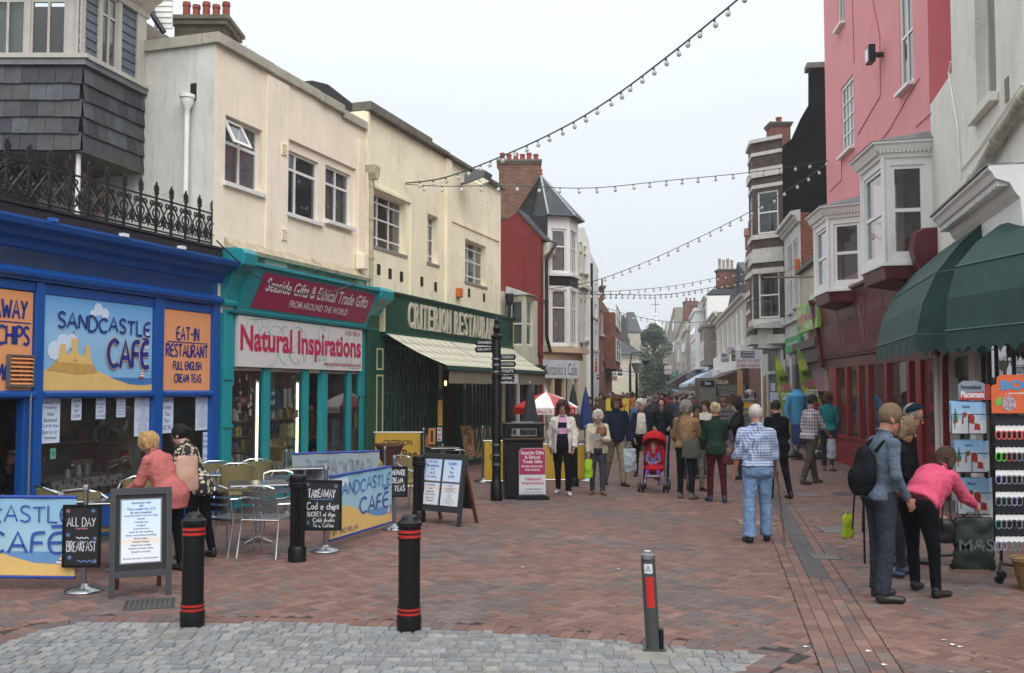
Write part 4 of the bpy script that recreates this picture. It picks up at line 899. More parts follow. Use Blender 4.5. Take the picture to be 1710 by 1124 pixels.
b.poly([(xl,D_,0),(xl,.1,0),(xl,.1,3.2),(xl,D_,3.2)][::-1]);b.poly([(xr_,.1,0),(xr_,D_,0),(xr_,D_,3.2),(xr_,.1,3.2)][::-1]);b.poly([(xl,D_,0),(xr_,D_,0),(xr_,D_,3.2),(xl,D_,3.2)]);b.poly([(xl,.1,3.2),(xr_,.1,3.2),(xr_,D_,3.2),(xl,D_,3.2)]);b.mi=1;b.poly([(xl,.1,.02),(xr_,.1,.02),(xr_,D_,.02),(xl,D_,.02)])
b.build('interior_wall',[mat('shop_inner_wall','#a79f8e',.8,var=.3),mat('shop_floor','#4a4038',.6)],T)
b=MB();b.box(U(381),U(511),.65,.7,.03,.44);b.box(U(381),U(511),.1,.65,.40,.44);b.box(U(545),U(600),.1,.75,.40,.44);b.build('display_deck',mat('display_deck','#8e8a80',.7),T)
TUBE=mat('lit_fluorescent_tube','#fff0cf',.5,var=0,emit=3.5)
for px,lab in((436,'lit upright fluorescent strip at the first post of the gift shop window'),(502,'lit upright fluorescent strip beside the gift shop doorway')):
 u=L1.U(px,-.12)-.07;t=thing('strip_light',lab,'strip light',L1,u,.12,.6);b=MB();b.box(u-.045,u+.045,.14,.17,.5,2.05);b.build('batten',WHITEP,t);b=MB();b.tube([(u,.12,.55),(u,.12,2.0)],.02,8);b.build('tube',TUBE,t)
WOODS=mat('pale_pine','#a9794a',.6,kind='bloom',sc=2,col2='#8a5f38')
def shelf_frame(px0,px1,lab,yd=.35):
 a,c=L1.U(px0,-yd),L1.U(px1,-yd);t=thing('display_shelves',lab,'shelves',L1,(a+c)/2,yd,.44)
 for x in(a,(a+c)/2,c):b=MB();b.box(x-.018,x+.018,yd-.018,yd+.018,.44,1.5);b.build('upright',WOODS,t)
 for z in(.62,.86,1.1,1.36):b=MB();b.box(a+.018,c-.018,yd-.09,yd+.1,z,z+.022);b.build('shelf',WOODS,t)
 return a,c
rg2=random.Random(5)
gcols=['#c8bca8','#8d2f3a','#44689a','#d9d5cc','#6d8a4a','#c07a86','#d5c15a','#3b3a44','#7fb3b8','#b05a30','#9c93b8','#dcdcd8']
gn={'#c8bca8':'beige','#8d2f3a':'dark red','#44689a':'blue','#d9d5cc':'ivory','#6d8a4a':'green','#c07a86':'pink','#d5c15a':'yellow','#3b3a44':'charcoal','#7fb3b8':'pale teal','#b05a30':'rust','#9c93b8':'lilac','#dcdcd8':'white'}
gseen={}
def gift(u,y,z,k,w=.1,h=.14,where='on the display shelves'):
 c=rg2.choice(gcols);m_=mat('gift_'+gn[c].replace(' ','_'),c,.5,var=.2,vs=20);b=MB();kind=k%4
 if kind==0:b.box(u-w/2,u+w/2,y-.03,y+.03,z,z+h);b.box(u-w*.35,u+w*.35,y-.036,y-.031,z+h*.3,z+h*.8);nm,ct='gift_box','box'
 elif kind==1:b.lathe([(w*.3,0),(w*.42,h*.3),(w*.25,h*.75),(w*.32,h),(w*.28,h)],(u,y,z),10);nm,ct='small_vase','vase'
 elif kind==2:b.hexa([(u-w/2,y-.02,z),(u+w/2,y-.02,z),(u+w/2,y,z),(u-w/2,y,z)],[(u-w/2,y+.03,z+h),(u+w/2,y+.03,z+h),(u+w/2,y+.045,z+h),(u-w/2,y+.045,z+h)]);nm,ct='greeting_card','card'
 else:b.box(u-w*.4,u+w*.4,y-.03,y+.03,z,z+h*.6);b.prism([(u-w*.5,z+h*.6),(u,z+h),(u+w*.5,z+h*.6)],y-.035,y+.035,'y');nm,ct='wooden_house','ornament'
 o=b.build(nm,m_);o.location=L1.o;o.rotation_euler=(0,0,L1.a)
 lb=f'{gn[c]} {nm.replace("_", " ")} {where}';gseen[lb]=gseen.get(lb,0)+1;lb=('','second ','third ','fourth ','fifth ','sixth ')[min(gseen[lb],6)-1]+lb
 return tag(o,lb,ct,'trinkets in the gift shop window')
for(p0,p1,lab,wh)in((384,431,'pine ladder shelves in the left pane of the gift shop','behind the left gift shop pane'),(450,497,'pine ladder shelves in the middle pane of the gift shop','behind the middle gift shop pane')):
 a,c=shelf_frame(p0,p1,lab)
 for zi,z in enumerate((.642,.882,1.122,1.382)):
  u=a+.1
  while u<c-.06:gift(u,.35,z,rg2.randrange(4),rg2.uniform(.07,.11),rg2.uniform(.12,.2),wh+', '+('lowest shelf','second shelf','third shelf','top shelf')[zi]);u+=rg2.uniform(.1,.16)
 for j in range(8):gift(a+.08+(c-a)*j/8,.17,.441,j,.16,.2,wh+', standing on the deck')
for j in range(5):gift(U(548)+j*.17,.25,.441,j,.14,.32,'right of the gift shop door, on the deck')
hang_px=sorted(q for q in(rg2.uniform(386,500)for _ in range(26))if not 430<q<450);ORD='first second third fourth fifth sixth seventh eighth ninth tenth eleventh twelfth thirteenth fourteenth fifteenth sixteenth seventeenth eighteenth nineteenth twentieth'.split()
for k,px in enumerate(hang_px):
 nth=len([q for q in hang_px[:k]if(q<440)==(px<440)])
 u=L1.U(px,-.2);z=rg2.uniform(1.45,2.2);b=MB();b.tube([(u,.2,z),(u,.2,2.5)],.003,4);s=rg2.uniform(.03,.055)
 b.prism([(u,z-s*1.3),(u+s,z-s*.2),(u+s*.6,z+s*.4),(u,z+.0),(u-s*.6,z+s*.4),(u-s,z-s*.2)],.19,.21,'y')if k%2 else b.box(u-s*.6,u+s*.6,.19,.2,z-s*2,z)
 o=b.build('hanging_heart' if k%2 else 'hanging_tag',MC['gift_ivory']if 'gift_ivory' in MC else WHITEP);o.location=L1.o;o.rotation_euler=(0,0,L1.a);tag(o,'small pale '+('heart' if k%2 else 'tag')+f' on a string, {ORD[nth]} from the left in the {"left" if px < 440 else "middle"} gift shop pane','ornament','ornaments hung in the gift shop window')
for nm,px0,px1,yt,yb,c,lab,ls in(('card',397,404,673,690,'#cfc8c4','white card with a red print stuck on the left gift shop pane',['FOO']),('pink_poster',391,410,778,812,'#cf8f92','pink leaflet leaning low in the left gift shop pane',['SALE','gifts','cards','more']),('pink_book',452,466,782,800,'#b86f86','flat pink book lying on the deck of the middle gift shop pane',['']),('yellow_bag',467,500,708,732,'#8f8a22','yellow jute bag printed 33 in the middle gift shop pane',['33p','MEALS']),('teal_box',470,494,752,780,'#4f98ac','pale blue painted crate in the middle gift shop pane',['']),('framed_picture',492,499,684,698,'#d8d8d4','little white picture frame beside the lit strip by the door',['']),('tea_towel',554,572,700,745,'#7fa6c4','hanging blue tea towel with a red lighthouse right of the gift shop door',['','sea','']),('red_sign',484,490,686,702,'#b03038','small red tag stack in the middle gift shop pane',['a','b','c']),('crazy_sign',401,415,662,676,'#a02a44','red fan shaped CRAZY plaque in the left gift shop pane',['CRAZY'])):
 notice(px0,px1,yt,yb,ls,lab,y=.16 if 'bag' in nm or 'box' in nm or 'towel' in nm else .07,sheet=mat('print_'+nm,c,.6,var=.1),ink=WL if nm in('yellow_bag','crazy_sign','red_sign')else CRIM,name=nm)
for k,(px,py)in enumerate(((477,655),(484,654),(477,665),(484,664),(477,675),(484,674))):
 u,z=L1.at(px,py,-.1);b=MB();b.box(u-.05,u+.05,.1,.115,z-.06,z+.06);o=b.build('white_tile_plaque',WHITEP);o.location=L1.o;o.rotation_euler=(0,0,L1.a);tag(o,f'{("left", "right")[k % 2]} white plaque in the {("top", "middle", "bottom")[k // 2]} row of six in the gift shop','plaque','six white plaques in the gift shop')
t=thing('overhead_cable','loose black cable drooping across the burgundy sign','cable',L1,U(480),-.4,4)
b=MB();pts=[L1.at(px,py,.45)for px,py in((362,402),(385,425),(420,456),(455,478),(495,490),(530,492),(560,486),(600,470))];b.tube([(a,-.45,c)for a,c in pts],.012,5);b.build('wire',IRONB,t)
T=thing('restaurant_shopfront','dark green restaurant front with leaded windows under a cream striped awning','shopfront',L1,U(740),0,0)
xr0,xr1=U(606)+.3,U(846);xr0=U(628)
zg0,zg1=Z(631,553),Z(631,490)
b=MB();b.box(xr0,xr1,-.2,0,zg0,zg1);b.box(xr0,xr1,-.24,-.0,zg0-.1,zg0-.002);b.prism([(0,zg1),(-.24,zg1),(-.26,zg1+.05),(0,zg1+.12)],xr0-.1,xr1+.1,'x');b.build('fascia_board',GREEN,T)
n=int((xr1-xr0)/.06)
b=MB()
for i in range(n):x=xr0+.02+i*.06;b.box(x,x+.03,-.212,-.201,zg0+.02,zg1-.02)
b.build('ribbed_board',GREEN,T,kind='stuff')
b=MB();b.box(xr0-.1,xr0-.02,-.22,0,zg0-.02,zg1-.05);b.box(xr1-.05,xr1+.03,-.22,0,zg0,zg1-.05);b.build('cream_end_board',CREAMP,T)
b=MB();b.box(U(606.5),U(634),-.12,.2,0,zg0+.5);b.build('pilaster',GREEN,T,bevel=.01)
for z0,z1 in((.25,2.2),(2.3,2.75)):
 b=MB();a_,c_=U(620),U(631)
 for q_ in((a_,a_+.03,z0,z1),(c_-.03,c_,z0,z1),(a_+.03,c_-.03,z0,z0+.03),(a_+.03,c_-.03,z1-.03,z1)):b.box(q_[0],q_[1],-.13,-.121,q_[2],q_[3])
 b.build('cream_panel_line',CREAMP,T)
t2=thing('restaurant_sign','raised cream capital letters on the green fascia','sign',L1,U(740),-.22,zg0)
a_,c_=U(664),U(817)
LET=mat('cream_raised_letter','#c4beaa',.5,var=.05);SH=mat('letter_side','#8b8570',.6)
b=MB();x=a_;s_='CRITERION RESTAURANT'
zl0,zl1=zg0+.13,zg1-.1
widths={'I':.45,' ':.5,'T':.95};tot=sum(widths.get(ch,1)for ch in s_);uw=(c_-a_)/tot
for ch in s_:
 w=widths.get(ch,1)*uw
 if ch!=' ':
  b=MB();put_text(b,ch,x+uw*.12,x+w-uw*.12,zl0,zl1,-.235,extrude=.02,bold=.005);
  if ch in 'IRTNE':
   for sx0 in([x+uw*.02]if ch in 'I' else([x,x+w*.55]if ch in 'RN' else([x+w*.28]if ch=='T' else[x]))):b.box(sx0,sx0+(w if ch=='I' else uw*.4),-.252,-.216,zl0-.001,zl0+.025)
  b.build('raised_letter',LET,t2)
 x+=w
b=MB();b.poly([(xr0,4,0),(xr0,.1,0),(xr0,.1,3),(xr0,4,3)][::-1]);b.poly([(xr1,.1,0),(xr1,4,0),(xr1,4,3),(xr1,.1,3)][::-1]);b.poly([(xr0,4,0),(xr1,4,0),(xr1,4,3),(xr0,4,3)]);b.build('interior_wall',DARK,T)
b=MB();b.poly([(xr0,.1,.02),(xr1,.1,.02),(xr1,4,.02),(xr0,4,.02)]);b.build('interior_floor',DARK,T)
zl=Z(640,740,0);zlt=zg0-.25
def leaded(px0,px1,z0,z1,nc,nr,nm='leaded_window'):
 a,c=U(px0),U(px1);b=MB()
 for i in range(nc+1):x=a+(c-a)*i/nc;b.box(x-.022,x+.022,.02,.07,z0,z1)
 for j in range(nr+1):z=z0+(z1-z0)*j/nr;b.box(a,c,.025,.065,z-.018,z+.018)
 w=b.build(nm,GREEN,T);b=MB();b.poly([(a,.05,z0),(c,.05,z0),(c,.05,z1),(a,.05,z1)]);b.build('pane',SHOPGLASS,w)
leaded(634,727,.75,zlt,14,4);leaded(776,830,.95,zlt-.1,9,3)
b=MB();b.box(xr0,xr1,-.02,.12,zlt,zg0-.1);b.build('head_board',GREEN,T)
b=MB();b.box(U(634),U(728),-.02,.12,0,.74);b.build('stall_riser',GREEN,T)
for a0_,c0_ in((727,736),(769,776)):
 b=MB();b.box(U(a0_),U(c0_),-.06,.12,0,zlt);b.build('door_pilaster',GREEN,T);b=MB();b.box(U(a0_)+.08,U(c0_)-.08,-.068,-.061,1.9,zlt-.1);b.build('cream_panel_line',CREAMP,T)
b=MB();b.box(U(776),U(832),-.03,.12,.0,.94);b.build('dado_panel',mat('cream_dado','#b8ae84',.7,var=.2),T)
b=MB();a_,c_=U(776),U(832);n=4;w_=(c_-a_)/n
b.box(a_,c_,-.05,-.031,.86,.95);b.box(a_,c_,-.05,-.031,0,.08)
for i in range(n):
 x=a_+i*w_
 for(p,q_)in(((x,.08),(x+w_/2,.86)),((x+w_,.08),(x+w_/2,.86)),((x+w_/2-.15,.47),(x+w_/2,.7)),((x+w_/2+.15,.47),(x+w_/2,.24))):dx,dz=q_[0]-p[0],q_[1]-p[1];l=sqrt(dx*dx+dz*dz);nx,nz_2=-dz/l*.035,dx/l*.035;b.prism([(p[0]+nx,p[1]+nz_2),(p[0]-nx,p[1]-nz_2),(q_[0]-nx,q_[1]-nz_2),(q_[0]+nx,q_[1]+nz_2)],-.048,-.031,'y')
 b.box(x-.03,x+.03,-.052,-.031,.08,.86)
b.build('timber_pattern',GREEN,T)
b=MB();b.box(U(833),U(838),-.1,.1,0,zlt);b.build('cream_post',CREAMP,T);b=MB();b.box(U(838),U(846),-.1,.12,0,zlt);b.build('black_post',IRONB,T)
for px,py,lab in((744,640,'small lit lamp glowing beside the restaurant door'),(637,622,'tiny warm lamp inside the left restaurant window')):
 u,z=L1.at(px,py,-.3);t=thing('wall_lamp',lab,'lamp',L1,u,.3,z);b=MB();b.ball((u,.3,z),(.035,.035,.07),8,6);b.build('bulb',mat('warm_lamp','#ffc470',.5,var=0,emit=3.5),t);b=MB();b.tube([(u,.3,z-.07),(u,.3,z-.16)],.012,6);b.build('stem',IRONB,t)
t=thing('striped_awning','cream and grey striped awning unrolled in front of the restaurant','awning',L1,U(740),-.2,2.4)
AW=mat('awning_stripe','#7f8574',.8,kind='stripe',sc=.1,duty=.16,col2='#d3cfb8',var=.1,vs=3);AWV=mat('awning_valance','#8d8671',.8,kind='stripe',sc=.13,duty=.3,col2='#4d5347',var=.1)
dA=1.42;ax0,ax1=L1.at(644,556,.22)[0],U(846);zA=Z(644,556,.22);ex0,zE=L1.at(748,610,dA);ex1=L1.at(911,620,dA)[0]
n=24;cuts=(0,.42,.7,1.0)
for ci in range(3):
 b=MB();f0,f1=cuts[ci],cuts[ci+1];nn=8
 for i in range(nn):
  p0,p1=f0+(f1-f0-.006)*i/nn,f0+(f1-f0-.006)*(i+1)/nn
  for j in range(4):
   q0,q1=j/4,(j+1)/4;g_=lambda p,q_:((ax0+(ax1-ax0)*p)*(1-q_)+(ex0+(ex1-ex0)*p)*q_,-.22-(dA-.22)*q_,zA+(zE-zA)*q_-.05*sin(pi*q_))
   b.poly([g_(p0,q1),g_(p1,q1),g_(p1,q0),g_(p0,q0)])
 o=b.build('canopy_sheet',AW,t,smooth=True);sm=o.modifiers.new('cloth','SOLIDIFY');sm.thickness=.006
b=MB();b.box(ex0,ex1,-dA-.05,-dA+.02,zE-.09,zE-.005);b.build('front_bar',GREEN,t)
for(u0,u1)in((ex0+.02,L1.at(826,600,dA)[0]),(L1.at(866,600,dA)[0],ex1-.02)):
 b=MB();n=int((u1-u0)/.065)
 for i in range(n):
  xA,xB=u0+(u1-u0)*i/n,u0+(u1-u0)*(i+1)/n;ya_,yb_=-dA-.01+.02*(i%2),-dA-.01+.02*((i+1)%2)
  b.poly([(xA,ya_,zE-.36),((xA+xB)/2,(ya_+yb_)/2,zE-.39),(xB,yb_,zE-.36),(xB,yb_,zE-.09),(xA,ya_,zE-.09)])
 b.build('valance',AWV,t)
u0,u1=L1.at(828,600,dA)[0],L1.at(864,600,dA)[0];b=MB();b.box(u0,u1,-dA-.02,-dA-.01,zE-.36,zE-.09);b.build('white_valance',WHITEP,t);b=MB();put_text(b,'CAFE',u0+.2,u1-.3,zE-.32,zE-.14,-dA-.026,bold=.02);b.build('lettering',IRONB,t)
for x in(ex0+.25,(ex0+ex1)/2,ex1-.3):b=MB();b.tube([(x-.4,-.1,zA-.25),(x,-dA+.03,zE-.05)],.02,6);b.build('folding_arm',GREEN,t)
R1=Fr(8.59,26.54,atan2(-.9956,-.0941))
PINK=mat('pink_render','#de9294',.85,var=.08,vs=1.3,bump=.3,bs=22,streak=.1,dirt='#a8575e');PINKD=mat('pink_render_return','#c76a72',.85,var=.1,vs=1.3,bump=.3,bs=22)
OXB=mat('oxblood_gloss','#5a171c',.35,var=.15,bump=.06);RED=mat('pillar_red_gloss','#8a1a20',.35,var=.15,bump=.06)
OFFW=mat('flaking_white_render','#e2dfd4',.9,var=.1,vs=1,bump=.4,bs=18,streak=.35,dirt='#77705f');AWG=mat('green_canvas','#22443f',.8,var=.28,vs=2.2,bump=.25,bs=6)
T=thing('pink_building','tall pink rendered building with white bay windows over a dark red shop','building',R1,4,0,0)
r1,q1=R1.R,R1.U
xe=q1(1562);xf=R1.at(1377,100)[0]
def Rr(px0,px1,ytl,ybl):return R1.R(px0,px1,ytl,ybl)
h1=Rr(1404,1433,152,265);h2=Rr(1499,1536,-70,160);h3=Rr(1397,1421,-90,56)
h1=(h1[0],h1[1],R1.Z(1404,265),R1.Z(1433,112));h2=(h2[0],h2[1],R1.Z(1499,162),R1.Z(1499,162)+2.2)
hb=(q1(1398),q1(1541),0,2.5);hb1=(q1(1545)-1.9,q1(1545)-.3,4.1,6.3)
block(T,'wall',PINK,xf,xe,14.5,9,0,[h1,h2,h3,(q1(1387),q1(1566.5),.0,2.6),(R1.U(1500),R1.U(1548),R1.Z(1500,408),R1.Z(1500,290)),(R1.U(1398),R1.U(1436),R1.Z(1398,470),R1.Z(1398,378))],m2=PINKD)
b=MB();b.box(xf+.1,xe-.1,1.6,1.65,.1,14.4);b.build('inner_wall',mat('inner_grey_wall','#77726a',.9,var=.2),T)
window(T,*h1,y=.03,cols=(.33,.67),rows=(.25,.5,.75),fw=.09,bar=.04,sill=WHITEP,curtain=.9);window(T,*h2,y=.03,cols=(.5,),rows=(.5,),fw=.1,bar=.06,sill=WHITEP);window(T,*h3,y=.03,cols=(.5,),rows=(.5,),fw=.08,bar=.04,sill=WHITEP)
b=MB()
for pts in([(1458,0),(1470,60),(1471,160),(1433,225)],[(1536,131),(1515,165),(1487,215),(1440,278)],[(1406,266),(1406,300),(1386,320)],[(1557,188),(1530,212)],[(1424,0),(1427,105)]):
 b.tube([(*[(lambda a:(a[0]))(R1.at(*p_))],-.012,R1.at(*p_)[1])for p_ in pts],.009,5)
b.build('surface_cable',mat('cable_pink','#b05a62',.6),T)
def bay(T,fr,pxn,pxc,pxf,pyt,pyb,pr,lab=None):
 """canted bay: near wall joint, near front corner, far front corner (picture columns), top/bottom rows at the near corner"""
 xn=fr.U(pxn);xc=fr.at(pxc,650,pr)[0];xg=fr.at(pxf,650,pr)[0];zt=fr.Z(pxc,pyt,pr);zb=fr.Z(pxc,pyb,pr)
 return xn,xc,xg,zb,zt
def build_bay(T,fr,pxn,pxc,pxf,pyt,pyb,pr,open_face=True):
 xn,xc,xg,zb,zt=bay(T,fr,pxn,pxc,pxf,pyt,pyb,pr);xw=xg-(xn-xc)
 plan=[(xw,0),(xg,-pr),(xc,-pr),(xn,0)]
 for(p,q_)in zip(plan,plan[1:]):
  L_=sqrt((q_[0]-p[0])**2+(q_[1]-p[1])**2);a=atan2(q_[1]-p[1],q_[0]-p[0]);tr=(p[0],p[1],a)
  m=.13 if L_>.5 else .1;win=(m,L_-m,zb+.14,zt-.14)
  b=MB().tr(*tr);wall(b,0,L_,zb,zt,0,[win],.07);b.build('bay_face',WHITEP,T)
  window(T,*win,y=.03,rows=(.5,),fw=.07,bar=.07,m=WHITEP,tr=tr,dep=.06)
 for p in plan[1:3]:b=MB();b.tube([(p[0],p[1],zb),(p[0],p[1],zt)],.045,8);b.build('corner_post',WHITEP,T)
 def ring(e,z):return[(xw-e,.0,z),(xg-e*.6,-pr-e,z),(xc+e*.6,-pr-e,z),(xn+e,.0,z)]
 b=MB();prof=[(0,zt-.01),(.05,zt),(.06,zt+.08),(.13,zt+.13),(.17,zt+.22),(.22,zt+.25),(.22,zt+.29)]
 rs_=[[b.P(v)for v in ring(*p)]for p in prof]
 for A,B in zip(rs_,rs_[1:]):
  for k in range(3):b.F(A[k],A[k+1],B[k+1],B[k])
 b.F(*rs_[0][::-1]);b.F(*rs_[-1]);b.build('bay_cornice',WHITEP,T)
 b=MB()
 for(p,q_)in zip(ring(.08,0),ring(.08,0)[1:]):
  L_=sqrt((q_[0]-p[0])**2+(q_[1]-p[1])**2);a=atan2(q_[1]-p[1],q_[0]-p[0]);b.tr(p[0],p[1],a)
  for i in range(int(L_/.07)):b.box(i*.07,i*.07+.035,-.045,.03,zt+.08,zt+.125)
 b.build('dentils',WHITEP,T,kind='stuff')
 b=MB();top=ring(.24,zt+.292);back=ring(-.25,zt+.55);back=[(xw+.1,-.002,zt+.5),(xg+.05,-.1,zt+.5),(xc-.05,-.1,zt+.5),(xn-.1,-.002,zt+.5)]
 i0=[b.P(v)for v in top];i1=[b.P(v)for v in back]
 for k in range(3):b.F(i0[k],i0[k+1],i1[k+1],i1[k])
 b.F(*i1);b.F(*i0[::-1]);b.build('lead_roof',LEAD,T)
 b=MB();A=[b.P(v)for v in ring(.07,zb)];B_=[b.P(v)for v in ring(.07,zb-.06)];
 for k in range(3):b.F(B_[k],B_[k+1],A[k+1],A[k])
 b.F(*A);b.F(*B_[::-1]);b.build('bay_sill',WHITEP,T)
 b=MB();A=[b.P(v)for v in ring(.02,zb-.062)];B_=[b.P(v)for v in ring(-.02,zb-.3)];C_=[b.P(v)for v in[(xw+.2,-.02,zb-.42),(xg+.1,-.1,zb-.42),(xc-.1,-.1,zb-.42),(xn-.2,-.02,zb-.42)]]
 for P_,Q_ in((B_,A),(C_,B_)):
  for k in range(3):b.F(P_[k],P_[k+1],Q_[k+1],Q_[k])
 b.F(*A);b.F(*C_[::-1]);b.build('bay_corbel',OXB,T)
 return plan,zb,zt
pl,zb2,_=build_bay(T,R1,1563,1482,1446,258,437,.85)
build_bay(T,R1,1449,1387,1365,362,482,.75)
u=pl[2][0]-.05;z=zb2
t=thing('gramophone_arm','old brass lamp arm standing inside the nearer white bay window','ornament',R1,u,-.35,z);BRASS=mat('tarnished_brass','#6d5428',.4,.8)
b=MB();z=zb2+.16;u-=.34;b.lathe([(.14,0),(.14,.05),(.05,.08),(.03,.2),(.04,.3),(0,.32)],(u+.1,-.35,z),12);b.tube([(u+.1,-.35,z+.28),(u+.2,-.35,z+.34),(u+.36,-.33,z+.52)],[.03,.03,.045],8);b.build('brass_arm',BRASS,t,smooth=True)
t=thing('floodlight','small black floodlight on the pink wall between the windows','floodlight',R1,q1(1458),-.1,8);u,z=R1.at(1459,92,.2)
b=MB();b.box(u-.16,u+.16,-.34,-.2,z-.18,z+.2);b.box(u-.05,u+.05,-.2,0,z-.05,z+.05);b.build('lamp_housing',IRONB,t,bevel=.01);b=MB();b.box(u-.13,u+.13,-.35,-.341,z-.14,z+.15);b.build('lens',GLASS,t)
T=thing('red_shopfront','dark red shopfront with ghost lettering and tall panes under the pink building','shopfront',R1,4,0,0)
u0,u1=q1(1380),q1(1566);zfa=R1.Z(1387,598);zfb_=zfa+1.15;zfb_=min(zfb_,zb2-.3)
zf_top=R1.Z(1450,476,.1)
b=MB();b.prism([(0,zfa),(-.08,zfa),(-.1,zfa+.05),(-.26,zf_top-.06),(-.36,zf_top),(-.36,zf_top+.06),(0,zf_top+.1)],u0,u1,'x');b.build('fascia_board',OXB,T)
b=MB();b.prism([(0,zfa-.28),(-.05,zfa-.28),(-.05,zfa-.05),(-.12,zfa-.02),(-.12,zfa-.002),(0,zfa-.002)],u0,u1,'x');b.build('lower_fascia',OXB,T)
b=MB();zz=zfa;c0,c1=u1-.05,u1+.3;
b=MB();b.prism([(0,zfa-.3),(-.14,zfa-.2),(-.2,zfa+.3),(-.42,zf_top-.1),(-.5,zf_top+.2),(-.46,zf_top+.48),(-.3,zf_top+.56),(0,zf_top+.58)],q1(1529,.4),q1(1529,.4)+.3,'x');b.build('console_bracket',OXB,T,bevel=.03)
b=MB();b.prism([(0,zfa-.3),(-.14,zfa-.2),(-.2,zfa+.3),(-.38,zf_top-.1),(-.44,zf_top+.1),(0,zf_top+.15)],u0-.25,u0-.003,'x');b.build('console_bracket',OXB,T,bevel=.02)
t2=thing('ghost_sign','faded scraped ghost lettering on the dark red fascia','sign',R1,4,-.2,zfa)
b=MB();put_text(b,'Fossil Beach',q1(1413),q1(1500),zfa+.25,zf_top-.25,0);b.v=[(x,-.104-.165*(z-zfa-.05)/(zf_top-zfa-.11),z)for x,y,z in b.v];b.build('lettering',mat('ghost_letter','#78393a',.6,var=.4,vs=30),t2)
zt_r=zfa-.28
for a,c in((1387,1399),(1414,1417),(1434,1437),(1449,1453),(1480,1484),(1517,1522),(1532,1541)):b=MB();b.box(q1(a),q1(c),-.05,.08,0 if c-a>5 else .72,zt_r);b.build('mullion',RED,T,bevel=.006)
b=MB();b.prism([(-.04,0),(-.04,.66),(-.1,.67),(-.1,.72),(.1,.72),(.1,0)],q1(1399)+.003,q1(1532)-.003,'x');b.build('stall_riser',RED,T)
for a,c in((1399,1414),(1417,1434),(1437,1449),(1453,1480),(1484,1517),(1522,1532)):b=MB();b.poly([(q1(a),.02,.72),(q1(c),.02,.72),(q1(c),.02,zt_r),(q1(a),.02,zt_r)]);b.build('shop_window',SHOPGLASS,T)
b=MB();b.box(q1(1541),q1(1567),.02,.08,0,zt_r);d=b.build('door',RED,T)
for z0,z1 in((.2,.7),(.85,1.5),(1.65,2.25)):
 for k in(0,1):b=MB();w=q1(1567)-q1(1541);x=q1(1541)+w*(.12+.42*k);b.box(x,x+w*.34,.008,.0195,z0,z1);b.build('door_panel',OXB,d,bevel=.006)
b=MB();b.box(q1(1551),q1(1558),.0,.012,1.08,1.16);b.build('letter_plate',BRASS,d)
b=MB();b.box(u0-.6,q1(1567),.1,3,0,.03);b.box(u0-.6,q1(1567),3,3.1,0,zt_r);b.build('interior_wall',mat('dim_shop_wall','#3a332d',.9,var=.3),T)
for i in range(9):
 u=q1(1395)+(q1(1525)-q1(1395))*(i+.5)/9;b=MB();hgt=.5+.5*((i*7)%5)/5;b.lathe([(.12,0),(.2,.1),(.08,.3*hgt+.1),(.15,hgt),(.02,hgt+.1)],(u,.5,.75),10);o=b.build('curio_jar',MC[('gift_beige','gift_charcoal','gift_pale_teal')[i%3]],smooth=True);o.location=R1.o;o.rotation_euler=(0,0,R1.a);tag(o,'x','ornament','curios in the red shop window')
 o['label']=('pale','dark','teal')[i%3]+' turned curio behind the red shop panes, '+('far left','left','left of middle','just left of centre','at the centre','just right of centre','right of middle','right','far right')[i]
b=MB();b.box(q1(1403),q1(1416),.4,.43,.8,1.9);o=b.build('green_poster',mat('green_pink_poster','#5f9a50',.6,kind='floral',sc=6,col2='#c96fa8'));o.location=R1.o;o.rotation_euler=(0,0,R1.a);tag(o,'green and pink poster standing in the left of the red shop window','poster')
t=thing('downpipe','white drainpipe between the red door and the green door','drainpipe',R1,q1(1571),-.1,0);b=MB();b.tube([(q1(1571),-.08,0),(q1(1571),-.08,2.95)],.05,10);b.build('pipe',WHITEP,t,smooth=True)
p0=R1.w(xe+.02);RW=Fr(p0.x,p0.y,atan2(-.974,-.227))
T=thing('white_building','flaking white rendered building at the right edge over green canopies','building',RW,2,0,0)
xl=RW.U(1601);wv=(RW.U(1640),RW.U(1668),RW.Z(1640,190),RW.Z(1640,190)+2.6)
wv=(RW.U(1642),RW.U(1676),RW.Z(1642,180),13.9)
shop_h=[(RW.U(1584),RW.U(1617),0,2.45),(RW.U(1626),6.15,.35,2.75)]
b=MB();wall(b,.0,6.3,0,4,0,shop_h,.3);wall(b,0,xl,4,RW.Z(1601,103),0,[],.3);wall(b,xl,6.3,4,14,0,[wv],.25)
zlo=RW.Z(1601,103);b.poly([(xl,8,zlo),(xl,0,zlo),(xl,0,14),(xl,8,14)]);b.poly([(0,0,zlo),(xl,0,zlo),(xl,8,zlo),(0,8,zlo)]);b.poly([(6.3,0,0),(9.9,3.2,0),(9.9,3.2,14),(6.3,0,14)]);b.poly([(xl,0,14),(6.3,0,14),(9.9,3.2,14),(9.9,8,14),(xl,8,14)]);b.poly([(9.9,3.2,0),(9.9,8,0),(9.9,8,14),(9.9,3.2,14)]);b.poly([(9.9,8,0),(0,8,0),(0,8,14),(9.9,8,14)])
b.build('wall',OFFW,T)
b=MB();b.box(wv[0]-.12,wv[1]+.1,-.12,.0,wv[2]-.14,wv[2]-.01);b.build('window_sill',OFFW,T,bevel=.01);window(T,wv[0],wv[1],wv[2],13.8,y=.15,cols=(.5,),rows=(.5,),fw=.07,m=WHITEP)
b=MB();u,z=RW.at(1682,150);b.box(u-.09,u+.1,-.0119,-.0015,z-.16,z+.16)
for i in range(5):
 for j in range(6):b.box(u-.08+i*.035,u-.08+i*.035+.02,-.012,-.002,z-.14+j*.05,z-.11+j*.05)
